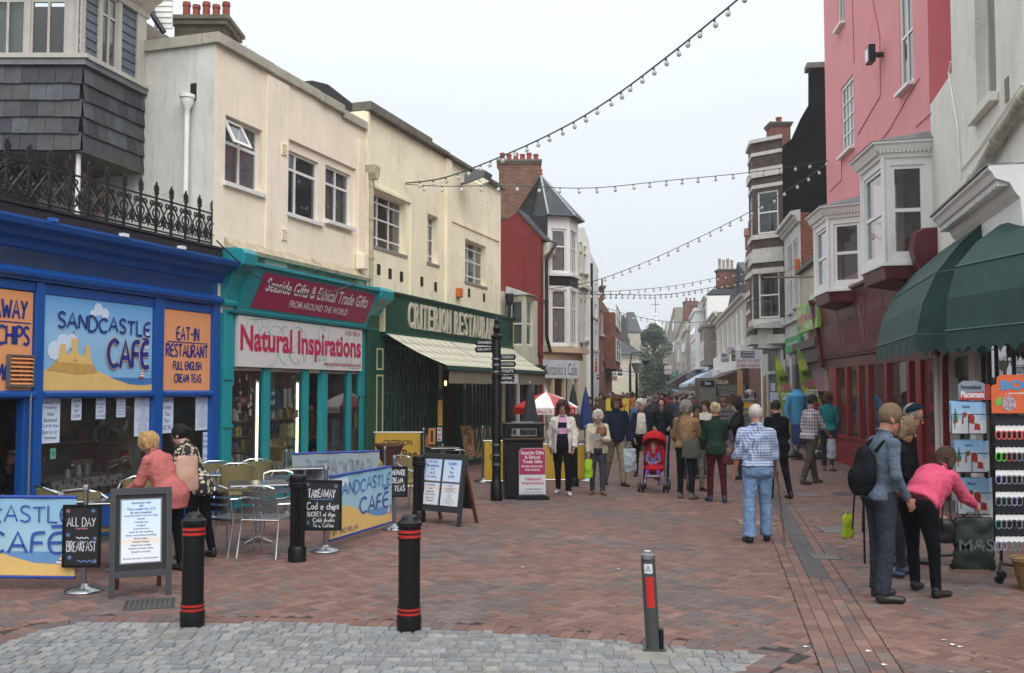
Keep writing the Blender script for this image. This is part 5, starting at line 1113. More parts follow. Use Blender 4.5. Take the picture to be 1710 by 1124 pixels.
b.build('air_vent',mat('vent_grey','#77756d',.8),T)
t=thing('downpipe','mossy white soil pipe running slanting across the upper white wall','drainpipe',RW,3,-.1,6)
MOS=mat('mossy_white_pipe','#b9b5a2',.7,var=.4,vs=5,streak=.6,dirt='#5c5f35');pts=[RW.at(*p_,.1)for p_ in((1625,305),(1665,232),(1710,165),(1760,90))];b=MB();b.tube([(a,-.1,c)for a,c in pts],.085,12);b.build('pipe',MOS,t,smooth=True)
for f in(0,1,2):a,c=pts[f];b=MB();d2=pts[f+1];L_=Vector((d2[0]-a,0,d2[1]-c)).normalized();b.tube([(a,-.1,c),(a+L_.x*.12,-.1,c+L_.z*.12)],.11,12);b.build('collar',MOS,t,smooth=True)
b=MB();b.tube([(a_,-.02,c_)for a_,c_ in(RW.at(1590,103),RW.at(1586,120),RW.at(1602,215),RW.at(1606,300))],.014,5);b.tube([(a_,-.02,c_)for a_,c_ in(RW.at(1607,285),RW.at(1640,245),RW.at(1710,140))],.012,5);b.build('surface_cable',WHITEP,t)
t=thing('dentil_cornice','white dentilled cornice jutting from the flaking white wall above the canopies','cornice',RW,3,0,4.6)
zc_=RW.Z(1566,362,.38);zq2=zc_-.2;c0=RW.U(1566,.4);c1=6.3
b=MB();b.prism([(0,zq2-.55),(-.06,zq2-.55),(-.08,zq2-.2),(-.14,zq2-.12),(-.2,zq2-.0),(-.36,zq2+.06),(-.4,zq2+.14),(-.44,zq2+.18),(-.44,zq2+.22),(0,zq2+.26)],max(c0,.05),c1,'x');b.build('moulding',WHITEP,t)
n=int((c1-c0)/.12);b=MB()
for i in range(n):b.box(max(c0,.05)+i*.12,max(c0,.05)+i*.12+.06,-.33,-.2,zq2-.03,zq2+.05)
b.build('dentils',WHITEP,t,kind='stuff');b=MB();b.box(max(c0,.05)-.03,c1,-.47,-.0,zq2+.222,zq2+.25);b.build('lead_top',LEAD,t)
t=thing('green_door','dark green recessed door beside the drainpipe behind the placemat rack','door',RW,shop_h[0][0],0,0);a,c=shop_h[0][:2]
b=MB();b.box(a,c,.15,.2,0,2.1);b.build('door_leaf',GREEN,t);b=MB();b.prism([(a,2.1),(c,2.1),(c,2.4),((a+c)/2,2.52),(a,2.4)],.1,.18,'y');b.build('door_head',GREEN,t)
for z0,z1 in((.2,.9),(1.05,1.9)):b=MB();b.box(a+.08,c-.08,.13,.149,z0,z1);b.build('door_panel',mat('green_panel','#17402f',.4),t,bevel=.01)
b=MB();b.box(a-.13,a-.01,-.1,.1,0,2.95);tag(b.build('dark_red_post',RED),'dark red timber post beside the white drainpipe','post');o=bpy.data.objects['dark_red_post'];o.location=RW.o;o.rotation_euler=(0,0,RW.a)
t=thing('right_shop_window','dark shop window in a cream frame behind the revolving racks','shop window',RW,shop_h[1][0],0,0);a,c=shop_h[1][:2]
window(t,a,c,.35,2.75,y=.1,cols=(.12,.27,.6),rows=(),fw=.06,bar=.05,m=mat('dark_brown_frame','#2b211d',.4),glass=SHOPGLASS)
b=MB();b.box(a-.0,c,.8,.85,.3,2.75);b.build('backdrop',DARK,t)
SC_=mat('canopy_rope','#3d5c56',.6)
def hood(lab,fr,xn,xf_,zt,zm,zb,dm,db,dt=0.0,vz=.32,scal=.25,hip=(0,0,0,0,0),group='green canvas canopies over the right-hand shop'):
 """dutch canopy: wall line at dt, knee at (dm,zm), lip at (db,zb), between xn (far) and xf_ (near)"""
 t=thing('green_canopy',lab,'canopy',fr,(xn+xf_)/2,0,zb,group=group);n=12
 def sh(pts,nm):
  b=MB();b.poly(pts);return b
 b=MB()
 sag=lambda f,k:.0 if k in(0,1)else 0
 P_=[(-dt,zt),(-(dt+dm)/2-.02,(zt+zm)/2+.05),(-dm,zm),(-(dm+db)/2-.05,(zm+zb)/2),(-db,zb)]
 for i in range(n):
  gx=lambda f,k:(xn+hip[k])+(xf_-xn-hip[k])*f
  for k,(p,q_)in enumerate(zip(P_,P_[1:])):b.poly([(gx(i/n,k+1),q_[0],q_[1]),(gx((i+1)/n,k+1),q_[0],q_[1]),(gx((i+1)/n,k),p[0],p[1]),(gx(i/n,k),p[0],p[1])])
 b.build('top_canvas',AWG,t,smooth=True)
 for x,s in((xn,1),(xf_,-1)):
  b=MB();pts=[(x+(hip[k]if x==xn else 0),p[0],p[1])for k,p in enumerate(P_)]+[(x+(hip[0]if x==xn else 0),-dt,zb)]
  b.poly(pts if s<0 else pts[::-1]);b.build('end_canvas',AWG,t)
 b=MB();L_=xf_-xn;k=max(3,round(L_/scal));
 def val(tr,L_):
  b.tr(*tr);k=max(2,round(L_/scal));m_=6
  for i in range(k*m_):
   f0,f1=i/(k*m_),(i+1)/(k*m_);z0=zb-vz+.1*abs(cos(pi*f0*k));z1=zb-vz+.1*abs(cos(pi*f1*k));w0,w1=.012*sin(f0*L_*9),.012*sin(f1*L_*9)
   b.poly([(L_*f0,-.004+w0,z0),(L_*f1,-.004+w1,z1),(L_*f1,-.004,zb),(L_*f0,-.004,zb)])
 val((xn,-db,0),L_);val((xf_,-db,pi/2),db-dt);b.T=None;b.build('scalloped_valance',AWG,t)
 b=MB()
 for(z_,d_)in((zb,db),(zm,dm)):b.tube([(xn+(hip[2]if z_==zm else 0),-d_-.006,z_),(xf_,-d_-.006,z_),(xf_+.006,-dt,z_ if z_==zb else z_+(zt-zm)*.12)],.012,5)
 b.tube([(xf_+.004,p[0],p[1])for p in P_],.01,5);b.build('hoop_frame',SC_,t)
 return t
HB=Fr(.435*13+.3,13,atan2(-.99,.134));hood('big green scalloped canopy at the right edge, nearest of the two',HB,0,3.6,AT(1666,376,13.1).z,AT(1602,446,13).z,AT(1579,553,13).z,.14,.3,-.5,hip=(0,0,0,0,0))
HA=Fr(*RW.w(.45)[:2],RW.a);dd=1.0
xfar=HA.U(1464,dd);xnear=HA.U(1530,dd)
hood('green scalloped canopy left of and behind the big one',HA,xfar,xnear,HA.Z(1600,392,.1),HA.Z(1552,462,.7),HA.Z(1530,558,dd),.7,dd,0)
R2=Fr(8.62,26.9,atan2(-.99,-.1403));q2=R2.U
BRK=mat('red_brickwork','#8a4433',.9,kind='brick',col2='#6d3529',var=.2,plane='yz');BRF=mat('red_brick_front','#84402f',.9,kind='brick',col2='#6a3427',var=.2);DBR=mat('dark_brick_front','#57463e',.9,kind='brick',col2='#443832',var=.3,mortar='#574c43')
BLK=mat('black_tarred_gable','#0d0c0d',.95,spec=.15,kind='brick',col2='#161417',mortar='#141214',plane='yz',var=.5,vs=2)
WST=mat('white_stone_band','#c6c3bb',.8,var=.15,vs=4,bump=.2,streak=.2);CRW=mat('cream_render_far','#bdb7a6',.9,var=.15,vs=1,streak=.3);STO=mat('grey_stone_far','#8d8475',.9,var=.25,vs=2,bump=.4,streak=.4);SRF=mat('slate_roof','#4b4c4f',.8,kind='slate',col2='#3d3e42',mortar='#2b2b2d',var=.25)
T=thing('toy_shop','low cream fronted shop with a dark open front beyond the red shop','shop',R2,-2,0,0)
a,c=q2(1338),q2(1379);ztt=R2.Z(1345,452)
b=MB();wall(b,a,c,0,ztt,0,[(a+.2,c-.1,0,R2.Z(1345,580))],.3);b.poly([(c,0,0),(c,7,0),(c,7,ztt),(c,0,ztt)]);b.poly([(a,0,ztt),(c,0,ztt),(c,7,ztt),(a,7,ztt)]);b.build('wall',CRW,T)
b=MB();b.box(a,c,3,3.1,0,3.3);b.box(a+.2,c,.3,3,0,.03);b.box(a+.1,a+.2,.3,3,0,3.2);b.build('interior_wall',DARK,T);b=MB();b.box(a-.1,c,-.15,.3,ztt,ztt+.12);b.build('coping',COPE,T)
zk=R2.Z(1345,584);b=MB();b.box(a+.1,c,-.3,-.01,zk-.04,zk+.2);b.box(a+.1,c,-.22,-.005,zk-.45,zk-.05);b.box(a,a+.2,-.2,.0,0,zk);b.build('shutter_box',mat('grey_brown_shutter','#4e4541',.6),T)
b=MB();b.box(a+.2,c-.1,.1,.14,zk-1.3,zk-.45);b.build('display_window',mat('toy_display_print','#6d5a66',.4,kind='floral',sc=5,col2='#b0506a'),T)
t=thing('toy_shop_sign','lime green sign with pink and blue lettering above the dark toy shop','sign',R2,-2,-.1,zk);zs=R2.Z(1340,562),R2.Z(1340,518)
LIME=mat('lime_sign','#8fb84a',.5,var=.1);b=MB();b.box(q2(1338,.2),q2(1374,.2),-.32,-.22,zs[0],zs[1]);b.build('sign_panel',LIME,t)
pnk=mat('pink_print','#c4508c',.5);blu=mat('blue_print','#4578c4',.5);a,c=q2(1338,.2),q2(1374,.2);w=c-a;hh=zs[1]-zs[0]
for s,f0,f1,g0,g1,m_ in(('WE ARE',.03,.25,.62,.85,WL),('GIFTS',.03,.25,.35,.55,pnk),('NOW',.03,.25,.1,.3,blu),('The',.5,.62,.62,.85,blu),('KINDNESS',.38,.8,.35,.6,pnk),('GALLERY',.42,.8,.1,.3,WL)):b=MB();put_text(b,s,a+w*f0,a+w*f1,zs[0]+hh*g0,zs[0]+hh*g1,-.325,bold=.02);b.build('lettering',m_,t)
for k,(f,g_,cc)in enumerate(((.3,.5,'#c9506b'),(.34,.3,'#d9a23c'),(.86,.55,'#4a7fc4'),(.92,.5,'#7a55b0'))):b=MB();b.lathe([(.0,0),(hh*.2,0),(hh*.2,.008),(0,.008)],(a+w*f,-.334,zs[0]+hh*g_),14,'y');b.build('printed_dot',mat('dot%d'%k,cc,.5),t)
def front_building(nm,lab,fr,px0,px1,yt,wins=(),m=CRW,depth=8,side=None,sidepx=None,name='terrace_house',zt=None,cor=None,roofh=0,roofm=None,sash=True,shop=None,sill=WST,wm=WHITEP,gable=False):
 a,c=fr.U(px0),fr.U(px1);a,c=min(a,c),max(a,c);zt=zt or fr.Z(px1 if fr.U(px1)>fr.U(px0)else px0,yt)
 T=thing(name,lab,'building',fr,(a+c)/2,0,0);hs=[]
 for w_ in wins:
  x0,x1,y0,y1=w_[:4];q=(fr.U(x0),fr.U(x1));q=(min(q),max(q));pxl=x0;hs.append((max(q[0],a+.05),min(q[1],c-.05),fr.Z((x0+x1)/2,y1),min(fr.Z((x0+x1)/2,y0),zt-.05)))
 block(T,'wall',m,a,c,zt,depth,0,hs,m2=side or m,reveal=.12)
 for h_ in hs:window(T,*h_,y=.04,rows=(.5,),cols=(.5,)if h_[1]-h_[0]>1.1 else(),fw=.07,bar=.05,m=wm,sill=sill,curtain=.3 if(int(h_[2]*10)%2)else 0,panes=False)
 if cor:b=MB();b.prism([(0,zt-.3),(-.1,zt-.28),(-.14,zt-.12),(-.3,zt-.06),(-.32,zt+.04),(0,zt+.1)],a-.05,c+.05,'x');b.build('cornice',cor,T)
 if roofh:
  b=MB();b.hexa([(a,-.15,zt+.1),(c,-.15,zt+.1),(c,depth,zt+.1),(a,depth,zt+.1)],[(a+(.4 if gable else 0),depth*.45,zt+roofh),(c-(.4 if gable else 0),depth*.45,zt+roofh),(c-(.4 if gable else 0),depth*.55,zt+roofh),(a+(.4 if gable else 0),depth*.55,zt+roofh)]);b.build('roof',roofm or SRF,T)
 if shop:
  for(x0,x1,y0,y1,mm,off)in shop:b=MB();q=sorted((fr.U(x0,off),fr.U(x1,off)));b.box(q[0],q[1],-off,-.003,fr.Z(x1,y1,off),fr.Z(x1,y0,off));b.build('shop_fascia',mm,T)
 return T,a,c,zt,hs
GSG=mat('green_shop_sign','#2f9a5a',.5,var=.05);TB=mat('white_timber_front','#c4c4c0',.6,var=.12,vs=3,streak=.15)
T,a,c,zt,hs=front_building('','narrow white timber fronted house with a green sign beside the dark brick bay',R2,1312,1340,350,[(1318,1325,408,522),(1327,1335,396,512)],TB,side=BRK,name='timber_fronted_house',cor=TB)
b=MB();zz=R2.Z(1315,388);b.prism([(0,zz-.1),(-.08,zz-.1),(-.2,zz),(-.2,zz+.05),(0,zz+.1)],a,c,'x');zz=R2.Z(1312,545);b.box(a,c,-.12,-.003,zz,zz+.06);b.build('string_course',TB,T)
for i in range(5):b=MB();x=a+.1+(c-a-.2)*i/4;b.box(x-.04,x+.04,-.05,-.002,R2.Z(1315,400)+.1,zt-.35);b.build('panel_rib',TB,T)
for px in(1314,1326,1337):b=MB();b.tube([(q2(px),-.08,0),(q2(px),-.08,R2.Z(1315,600))],.06,8);b.build('slim_column',TB,T)
b=MB();b.box(a+.3,c-.2,.0,.02,.7,R2.Z(1315,612));b.build('shop_window',MC['very_dark_glass'],T)
t=thing('green_shop_sign','bright green sign with white lettering on the white timber house','sign',R2,-5,-.1,3);zs=R2.Z(1314,592),R2.Z(1314,568);a,c=q2(1313,.1),q2(1339,.1);b=MB();b.box(a,c,-.14,-.07,*zs);b.build('sign_panel',GSG,t);b=MB();put_text(b,'Homeridge',a+.5,c-.5,zs[0]+.2,zs[1]-.15,-.145,bold=.01);b.build('lettering',WL,t)
t=thing('alarm_box','orange alarm box on the white timber front by the pink house','alarm box',R2,-4,-.1,5);u,z=R2.at(1335,444);b=MB();b.box(u-.12,u+.12,-.16,-.01,z-.22,z+.22);b.build('case',MC['orange_plastic'],t,bevel=.02)
t=thing('sign_bracket','rusty horizontal sign bracket sticking out beside the nearer bay','bracket',R2,-3,-.5,4.4);u,z=R2.at(1362,463);b=MB();b.tube([(u+.1,0,z),(u+.1,-1.5,z)],.03,6);b.tube([(u+.1,0,z+.7),(u+.1,-1.1,z+.02)],.012,5);b.build('arm',RUST,t)
t=thing('security_light','small white security light under the bay by the toy shop sign','light',R2,-2,-.2,4);u,z=R2.at(1366,487);b=MB();b.prism([(-.02,z),(-.2,z-.1),(-.22,z-.3),(-.1,z-.35),(-.02,z-.2)],u-.1,u+.12,'x');b.build('housing',WHITEP,t)
T,a,c,zt,hs=front_building('','tall dark brick house with white stone bands, sash windows and a black gable',R2,1270,1311,235,[],DBR,side=BLK,name='dark_brick_house',sill=WST)
def cant(T,plan,zb_,zt_2,win,m_,m=.12,cols=(.5,),rows=(.5,),cur=.9,cd=None,sides=(0,1,2)):
 for k,(p,q_)in enumerate(zip(plan,plan[1:])):
  L_=sqrt((q_[0]-p[0])**2+(q_[1]-p[1])**2);a=atan2(q_[1]-p[1],q_[0]-p[0]);tr=(p[0],p[1],a);mm=min(m,L_*.15);h_=[(mm,L_-mm,win[0],win[1])]if k in sides else[]
  bb=MB().tr(*tr);wall(bb,0,L_,zb_,zt_2,0,h_,.08);bb.build('bay_face',m_,T)
  if h_:window(T,*h_[0],y=.04,cols=cols if L_>.9 else(),rows=rows,fw=.06,bar=.05,m=WHITEP,tr=tr,curtain=cur,cdark=cd)
def grow(plan,e):(a0,b0),(a1,b1),(a2,b2),(a3,b3)=plan;return[(a0-e,b0),(a1-e*.5,b1-e),(a2+e*.5,b2-e),(a3+e,b3)]
cz=lambda py:R2.Z(1311,py)*0+AT(1275,py,R2.w(c-.7,-1.0).y).z
def cbay(T,plan,bands,wins_,m_,zt_):
 zz=[bands[-1][0]]
 cant(T,plan,cz(560),cz(440),(cz(532),cz(456)),m_,cur=0,cols=(),m=.28);cant(T,plan,cz(416),cz(298),(cz(392),cz(322)),m_,cur=0,cols=(),m=.28);cant(T,plan,cz(283),cz(240),(0,0),m_,sides=())
 for y0_,y1_,e_ in bands:b=MB();b.prism(grow(plan,e_),cz(y0_)+.003,cz(y1_)-.003,'z');b.build('stone_band',WST,T)
PLR=[(c-3.0,0),(c-2.3,-1.0),(c-.75,-1.0),(c-.02,0)]
cbay(T,PLR,[(440,428,.06),(428,416,.02),(458,449,.03),(544,533,.07),(316,310,.03),(401,393,.07),(298,283,.08),(262,256,.04),(240,234,.1),(575,560,.15)],0,DBR,zt)
b=MB();x_=c;
def gp(px,py):r=ray(px,py);n=R2.u;o_2=R2.w(c);s=((o_2-Vector((0,0,EYE))).dot(n))/r.dot(n);p=Vector((0,0,EYE))+r*s;return(p-R2.o).dot(R2.v),p.z
ol=[gp(1309,250),gp(1322,232),gp(1338,196),gp(1352,172),gp(1352,118),gp(1386,114)];ol=ol+[(ol[-1][0]+1.5,ol[-1][1]),(ol[-1][0]+2.5,zt)];ol[0]=(0,zt)
b.prism(ol,c-.35,c-.002,'x');b.build('gable',BLK,T);b=MB();y0,z0=gp(1350,112);y1,_z=gp(1388,110);b.box(c-.6,c+.08,y0-.06,y1+.2,z0-.05,z0+.15);b.build('chimney_cap',COPE,T)
b=MB();b.hexa([(a,.1,zt),(c-.36,.1,zt),(c-.36,8,zt),(a,8,zt)],[(a+.5,3.5,zt+3),(c-.36,3.5,zt+3),(c-.36,4.5,zt+3),(a+.5,4.5,zt+3)]);b.build('roof',SRF,T)
chimney(1290,1320,205,330,R2.w(c-.8).y+2,1,BRF,'brick chimney on the dark brick house in front of the black gable',depth=.8,poth=.3,capm=COPE)
b=MB();z0,z1=R2.Z(1300,584),R2.Z(1300,552);b.box(c-2.2,c-.3,-.9,-.003,z0,z1);b.prism([(0,z1),(-1.1,z1),(-1.15,z1+.1),(0,z1+.3)],c-2.9,c-.05,'x');b.build('white_box_hood',TB,T)
b=MB();b.box(a,c,-.04,0,0,z0-.05);b.build('shop_front',mat('dark_timber_shop','#2c2723',.5),T)
for a_,c_,y0,y1 in((1278,1287,588,770),(1303,1310,588,770)):b=MB();b.box(q2(a_),q2(c_),-.12,-.041,0,z0-.05);b.build('white_post',TB,T)
b=MB();b.box(q2(1287),q2(1303),-.14,-.042,R2.Z(1300,624),R2.Z(1300,619));b.build('white_rail',TB,T)
b=MB();b.box(q2(1279),q2(1284),-.16,-.122,.2,R2.Z(1282,627));b.box(q2(1303.5),q2(1306.5),-.16,-.122,.2,R2.Z(1305,627));b.build('gilded_strip',mat('black_gold_ornament','#a8842c',.5,kind='floral',sc=9,col2='#1c1814'),T)
for k,(px0,px1,yt,yb,ln)in enumerate(((1287,1294,640,653,['NOW','OPEN']),(1297,1304,638,652,['ART','NEW']),(1286,1296,655,672,['TODAY','MONEY']),(1297,1305,655,669,['TEES','x']))):notice(px0,px1,yt,yb,ln,('white notice, top left of four on the dark shop door','orange and white notice, top right of four on the dark shop door','red lettered notice, bottom left of four on the dark shop door','white crest notice, bottom right of four on the dark shop door')[k],y=-.17,fr=R2,name='door_notice')
T,a,c,zt,hs=front_building('','red and white banded brick house with a tall white bay',R2,1247,1270,385,[(1252,1257,420,500),(1262,1267,462,530)],BRF,side=DBR,name='banded_brick_house')
x0,x1=q2(1254,.5),q2(1271,.5);b=MB();z0,z1=R2.Z(1262,535),R2.Z(1262,450);b.box(x0,x1,-.4,-.003,z0,z1);b.box(x0-.1,x1+.1,-.5,-.003,z1,z1+.3);b.box(x0-.1,x1+.1,-.5,-.003,z0-.3,z0);b.build('white_bay',WHITEP,T)
window(T,x0+.3,x1-.3,z0+.2,z1-.2,y=-.48,cols=(.5,),rows=(.5,),m=WHITEP,panes=False)
for k in range(6):b=MB();zz=zt-.6-k*.9;b.box(a,c,-.05,-.002,zz,zz+.22);b.build('stone_band',WST,T)
for i in range(3):b=MB();x=a+(c-a)*(i+.5)/3;b.box(x-.18,x+.18,-.1,.5,zt,zt+.7);b.prism([(x-.24,zt+.7),(x+.24,zt+.7),(x,zt+1.1)],-.15,.55,'y');b.build('parapet_pier',BRF,T)
T,a,c,zt,hs=front_building('','white rendered front with a row of slim pilasters and arched blind windows',R2,1198,1247,490,[(1205+i*8.2,1209+i*8.2,545-i*6,600-i*2)for i in range(5)],CRW,name='pilastered_house',cor=WST,roofh=2.6)
for i in range(6):b=MB();u=q2(1202.5+i*8.2);b.box(u-.25,u+.25,-.15,-.002,R2.Z(1210,592),zt-.7);b.build('pilaster',WHITEP,T)
b=MB();z0,z1=R2.Z(1225,606),R2.Z(1225,586);b.box(a,c,-.3,-.003,z0-.5,z1);b.build('white_fascia',WHITEP,T)
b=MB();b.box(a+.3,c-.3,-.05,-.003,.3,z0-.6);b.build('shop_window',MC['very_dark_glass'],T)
chimney(1201,1228,450,480,R2.w((a+c)/2).y,4,BRF,'orange brick chimney with four pale pots against the sky',depth=1,potm=mat('buff_pot','#a79a84',.8),poth=.75)
t=thing('dormer_roof','grey slate roof with a white boarded dormer behind the pilastered front','roof',R2,q2(1225),1,zt);b=MB();x0,x1=a+1,c-2;b.prism([(x0,zt+.6),(x1,zt+.6),((x0+x1)/2,zt+3.2)],.6,4,'y');b.build('dormer_roof',SRF,t)
spec=[(1182,1198,520,[(1186,1189,540,575),(1191,1196,535,572),(1186,1190,585,612)],STO,'grey stone house with a projecting oriel'),(1163,1182,492,[(1166,1170,512,540),(1174,1179,505,536),(1166,1170,580,606),(1173,1179,578,606)],WHITEP,'bright white bay fronted house'),(1146,1163,530,[(1149,1152,545,562),(1156,1160,540,560),(1149,1152,580,608),(1156,1160,578,608)],CRW,'white house under a slate mansard'),(1128,1146,525,[(1131,1134,550,572),(1139,1143,548,572),(1131,1134,582,606),(1139,1143,582,606)],CRW,'pale house with dark blinds'),(1114,1128,510,[(1117,1119,536,556),(1122,1126,532,554),(1117,1119,570,590),(1122,1126,570,590)],STO,'tall grey house with a cornice at the far right end'),(1104,1114,535,[(1106,1108,550,566),(1110,1112,550,566),(1106,1108,580,600)],CRW,'far pale house beside the tree')]
fas=[mat('fascia_'+n_,c_,.5)for n_,c_ in(('teal','#2b9a86'),('white','#c9c9c9'),('purple','#52307a'),('navy','#1f2f52'),('maroon','#5a1d22'))]
for i,(p0_,p1_,yt,wn,m_,lab)in enumerate(spec):
 T,a,c,zt,hs=front_building('',lab+' in the receding right terrace',R2,p0_,p1_,yt,wn,m_,cor=WST,roofh=3 if i in(2,1)else 0,shop=[(p0_+.3,p1_-.3,618,628,fas[(i+1)%5],.5)])
 b=MB();b.box(a+.3,c-.3,-.1,-.003,.3,2.6);b.build('shop_window',MC['very_dark_glass'],T)
 if i in(1,2,0):
  x0,x1=a+(c-a)*.2,a+(c-a)*.75;b=MB();b.box(x0,x1,-.8,-.003,3.8,zt-.9);b.box(x0-.15,x1+.15,-.95,-.003,zt-.9,zt-.6);b.build('bay',m_,T)
  for zz in((4.2,5.7),(6.6,8.0)):
   if zz[1]<zt-1:window(T,x0+.3,x1-.3,*zz,y=-.87,cols=(.33,.67),rows=(.5,),m=WHITEP,panes=False)
YR=lambda px:R2.w(R2.U(px)).y
chimney(1145,1165,503,535,YR(1155),3,BRF,'dark red chimney stack far down the right terrace, left of the pair',depth=2,poth=.5)
chimney(1155,1172,510,538,YR(1155)-6,3,BRF,'broad red chimney stack in front of the farther one on the right terrace',depth=2,poth=.5)
def pent(lab,fr,px0,px1,py_top,py_bot,out,m_,name='shop_awning',lettering=None):
 a,c=sorted((fr.U(px0),fr.U(px1)));zt=fr.Z(px1,py_top);a2,c2=a,c;zb=fr.Z(px1-20,py_bot,out)
 t=thing(name,lab,'awning',fr,(a+c)/2,0,zb);b=MB();b.hexa([(a,-out,zb),(c,-out,zb),(c,0,zt-.05),(a,0,zt-.05)],[(a,-out,zb+.04),(c,-out,zb+.04),(c,0,zt),(a,0,zt)]);b.box(a,c,-out-.03,-out-.002,zb-.25,zb+.03);b.build('canvas',m_,t)
 b=MB();b.poly([(c+.003,-out,zb),(c+.003,0,zb+.1),(c+.003,0,zt)]);b.build('end_canvas',m_,t)
 for x in(a+.1,c-.1):b=MB();b.tube([(x,-out+.05,zb),(x,-.02,zb-.4)],.02,5);b.build('arm',IRONB,t)
 return t,a,c,zb,zt
pent('pale blue sloping awning behind the telephone box',R2,1172,1200,612,636,2.2,mat('pale_blue_canvas','#aebdcc',.7))
pent('dark maroon awning far down the right side',R2,1128,1150,622,640,3.0,mat('maroon_canvas','#4a1f26',.7))
pent('dusky pink stall canopy above the distant crowd',R2,1112,1130,632,645,4,mat('pink_canvas','#c79a9e',.7))
t,a,c,zb,zt=pent('brown canvas awning with pale capitals behind the to let board',R2,1212,1250,612,640,2.6,mat('brown_canvas','#4b2c20',.7))
yv=a_;b=MB();u0_,u1_=q2(1213,2.6),q2(1236,2.6)
b=MB();b.tr(c+.01,-2.5,pi/2);put_text(b,'BELLA ITALIA',.1,1.5,zb+.1,zb+.32,0,bold=.03);b.build('lettering',CREAMP,t)
def slab(nm,lab,cat,px0,px1,pyt,pyb,Y,m_,th=.05,legs=None,name=None):
 a,c=AT(px0,pyb,Y),AT(px1,pyt,Y);t=thing(nm,lab,cat,WF,(a.x+c.x)/2,Y,0 if legs else a.z);b=MB();b.box(a.x,c.x,Y,Y+th,a.z,c.z);b.build('panel',m_,t,bevel=.004)
 if legs:
  for x in legs:b=MB();xx=a.x+(c.x-a.x)*x;b.tube([(xx,Y+th+.03,0),(xx,Y+th+.03,c.z-.05)],.03,6);b.build('post',GM,t)
 return t,a,c
LB=mat('board_white','#c9ced3',.5);
t,a,c=slab('to_let_board','white estate agent board reading SHOP TO LET above the shops on the right','sign',1229,1270,584,615,35.0,LB)
def stx(t,s,f0,f1,g0,g1,m_,a,c,Y,bold=.01):b=MB();put_text(b,s,a.x+(c.x-a.x)*f0,a.x+(c.x-a.x)*f1,a.z+(c.z-a.z)*g0,a.z+(c.z-a.z)*g1,Y-.006,bold=bold);b.build('lettering',m_,t)
b=MB();b.box(a.x+.18,a.x+.18+(c.x-a.x)*.55,34.985,34.998,a.z+(c.z-a.z)*.58,c.z-.05);b.build('blue_plate',mat('navy_plate','#23386f',.5),t)
for s,g0,g1 in(('LARKMAN',.8,.9),('EDGCUMBE',.63,.74)):stx(t,s,.26,.74,g0,g1,WL,a,c,34.98)
RDL=mat('red_lettering','#b02a30',.5);stx(t,'SHOP TO LET',.05,.95,.33,.48,RDL,a,c,35);stx(t,'01823 323523',.05,.95,.08,.22,RDL,a,c,35)
b=MB();b.tube([(c.x+.05,35.05,0),(c.x+.05,35.05,c.z)],.04,6);b.build('post',WHITEP,t)
t,a,c=slab('telephone_kiosk','grey telephone kiosk back panel lettered Telephone in the crowd','telephone box',1168,1195,631,671,38,mat('kiosk_grey','#77776f',.4,.3,var=.2,vs=3),.9);a.z=0
b=MB();b.box(a.x,c.x,38.003,38.89,0,AT(1170,671,38).z-.003);b.build('lower_panel',MC['kiosk_grey'],t);b=MB();b.box(a.x+.05,c.x-.05,37.985,37.998,c.z-.34,c.z-.1);b.build('header',IRONB,t);b=MB();put_text(b,'Telephone',a.x+.2,c.x-.2,c.z-.3,c.z-.14,37.98,bold=.01);b.build('lettering',WL,t)
for nm,lab,px0,px1,yt,yb,Y,col,txt,tm in(('hanging_sign','round brown sign with two lines of cream lettering beside the to let board',1222,1232,585,603,36,'#4a2620',['BELLA','ITALIA'],CREAMP),('projecting_sign','white projecting sign with pink script right of the pilastered front',1214,1228,579,592,38,'#bfc3cc',['SIGN','shop'],pnk),('projecting_sign','white sign with purple doodle over the white shop fascia',1204,1218,589,605,41,'#c4c4c8',['MY','SHOP'],mat('purple_print','#4a2a55',.5)),('projecting_sign','tall narrow pink and yellow banner hanging by the brown awning',1232,1240,618,664,34,'#a98f4c',['*','*','*','*'],pnk),('projecting_sign','white red lettered board far down on the right side',1110,1121,611,617,75,'#c9c3c0',['SALE'],RDL),('projecting_sign','second white board just below the far one',1110,1121,619,625,75,'#bdb4b4',['ODEON'],RDL)):
 t,a,c=slab(nm,lab,'sign',px0,px1,yt,yb,Y,mat('sgn'+col,col,.5),.06)
 for i,s in enumerate(txt):n=len(txt);stx(t,s,.15,.85,1-(i+.85)/n,1-(i+.25)/n,tm,a,c,Y)
Rr2=mat('oxide_red_gable','#7c2a25',.9,kind='brick',col2='#702521',mortar='#6a2420',plane='xz',var=.12);PALE=mat('pale_green_cream_render','#cbc9b4',.9,var=.1,vs=1.5,streak=.2)
T=thing('red_gable_house','house with an oxide red painted brick gable and a small cream oriel','building',L1,U(870),0,0)
def perp(px,py,u):r=ray(px,py);n=L1.u;s=((L1.w(u)-Vector((0,0,EYE))).dot(n))/r.dot(n);p=Vector((0,0,EYE))+r*s;return(p-L1.o).dot(L1.v),p.z
ue=U(901);ya,za=perp(865,354,ue);e1=perp(903,396,ue)[1]
OXR=mat('oxide_red_gable','#8a302a',.9,kind='brick',col2='#7d2a26',mortar='#6a2420',plane='yz',var=.12)
b=MB();b.prism([(-.06,0),(-.06,e1),(ya,za),(ya*2+.5,e1+.2),(ya*2+1,0)],ue,ue+.25,'x');y1_=perp(880,700,ue)[0];b.box(ue-.12,ue-.002,perp(880,460,ue)[0],-.06,3,perp(880,414,ue)[1]);b.build('gable',OXR,T)
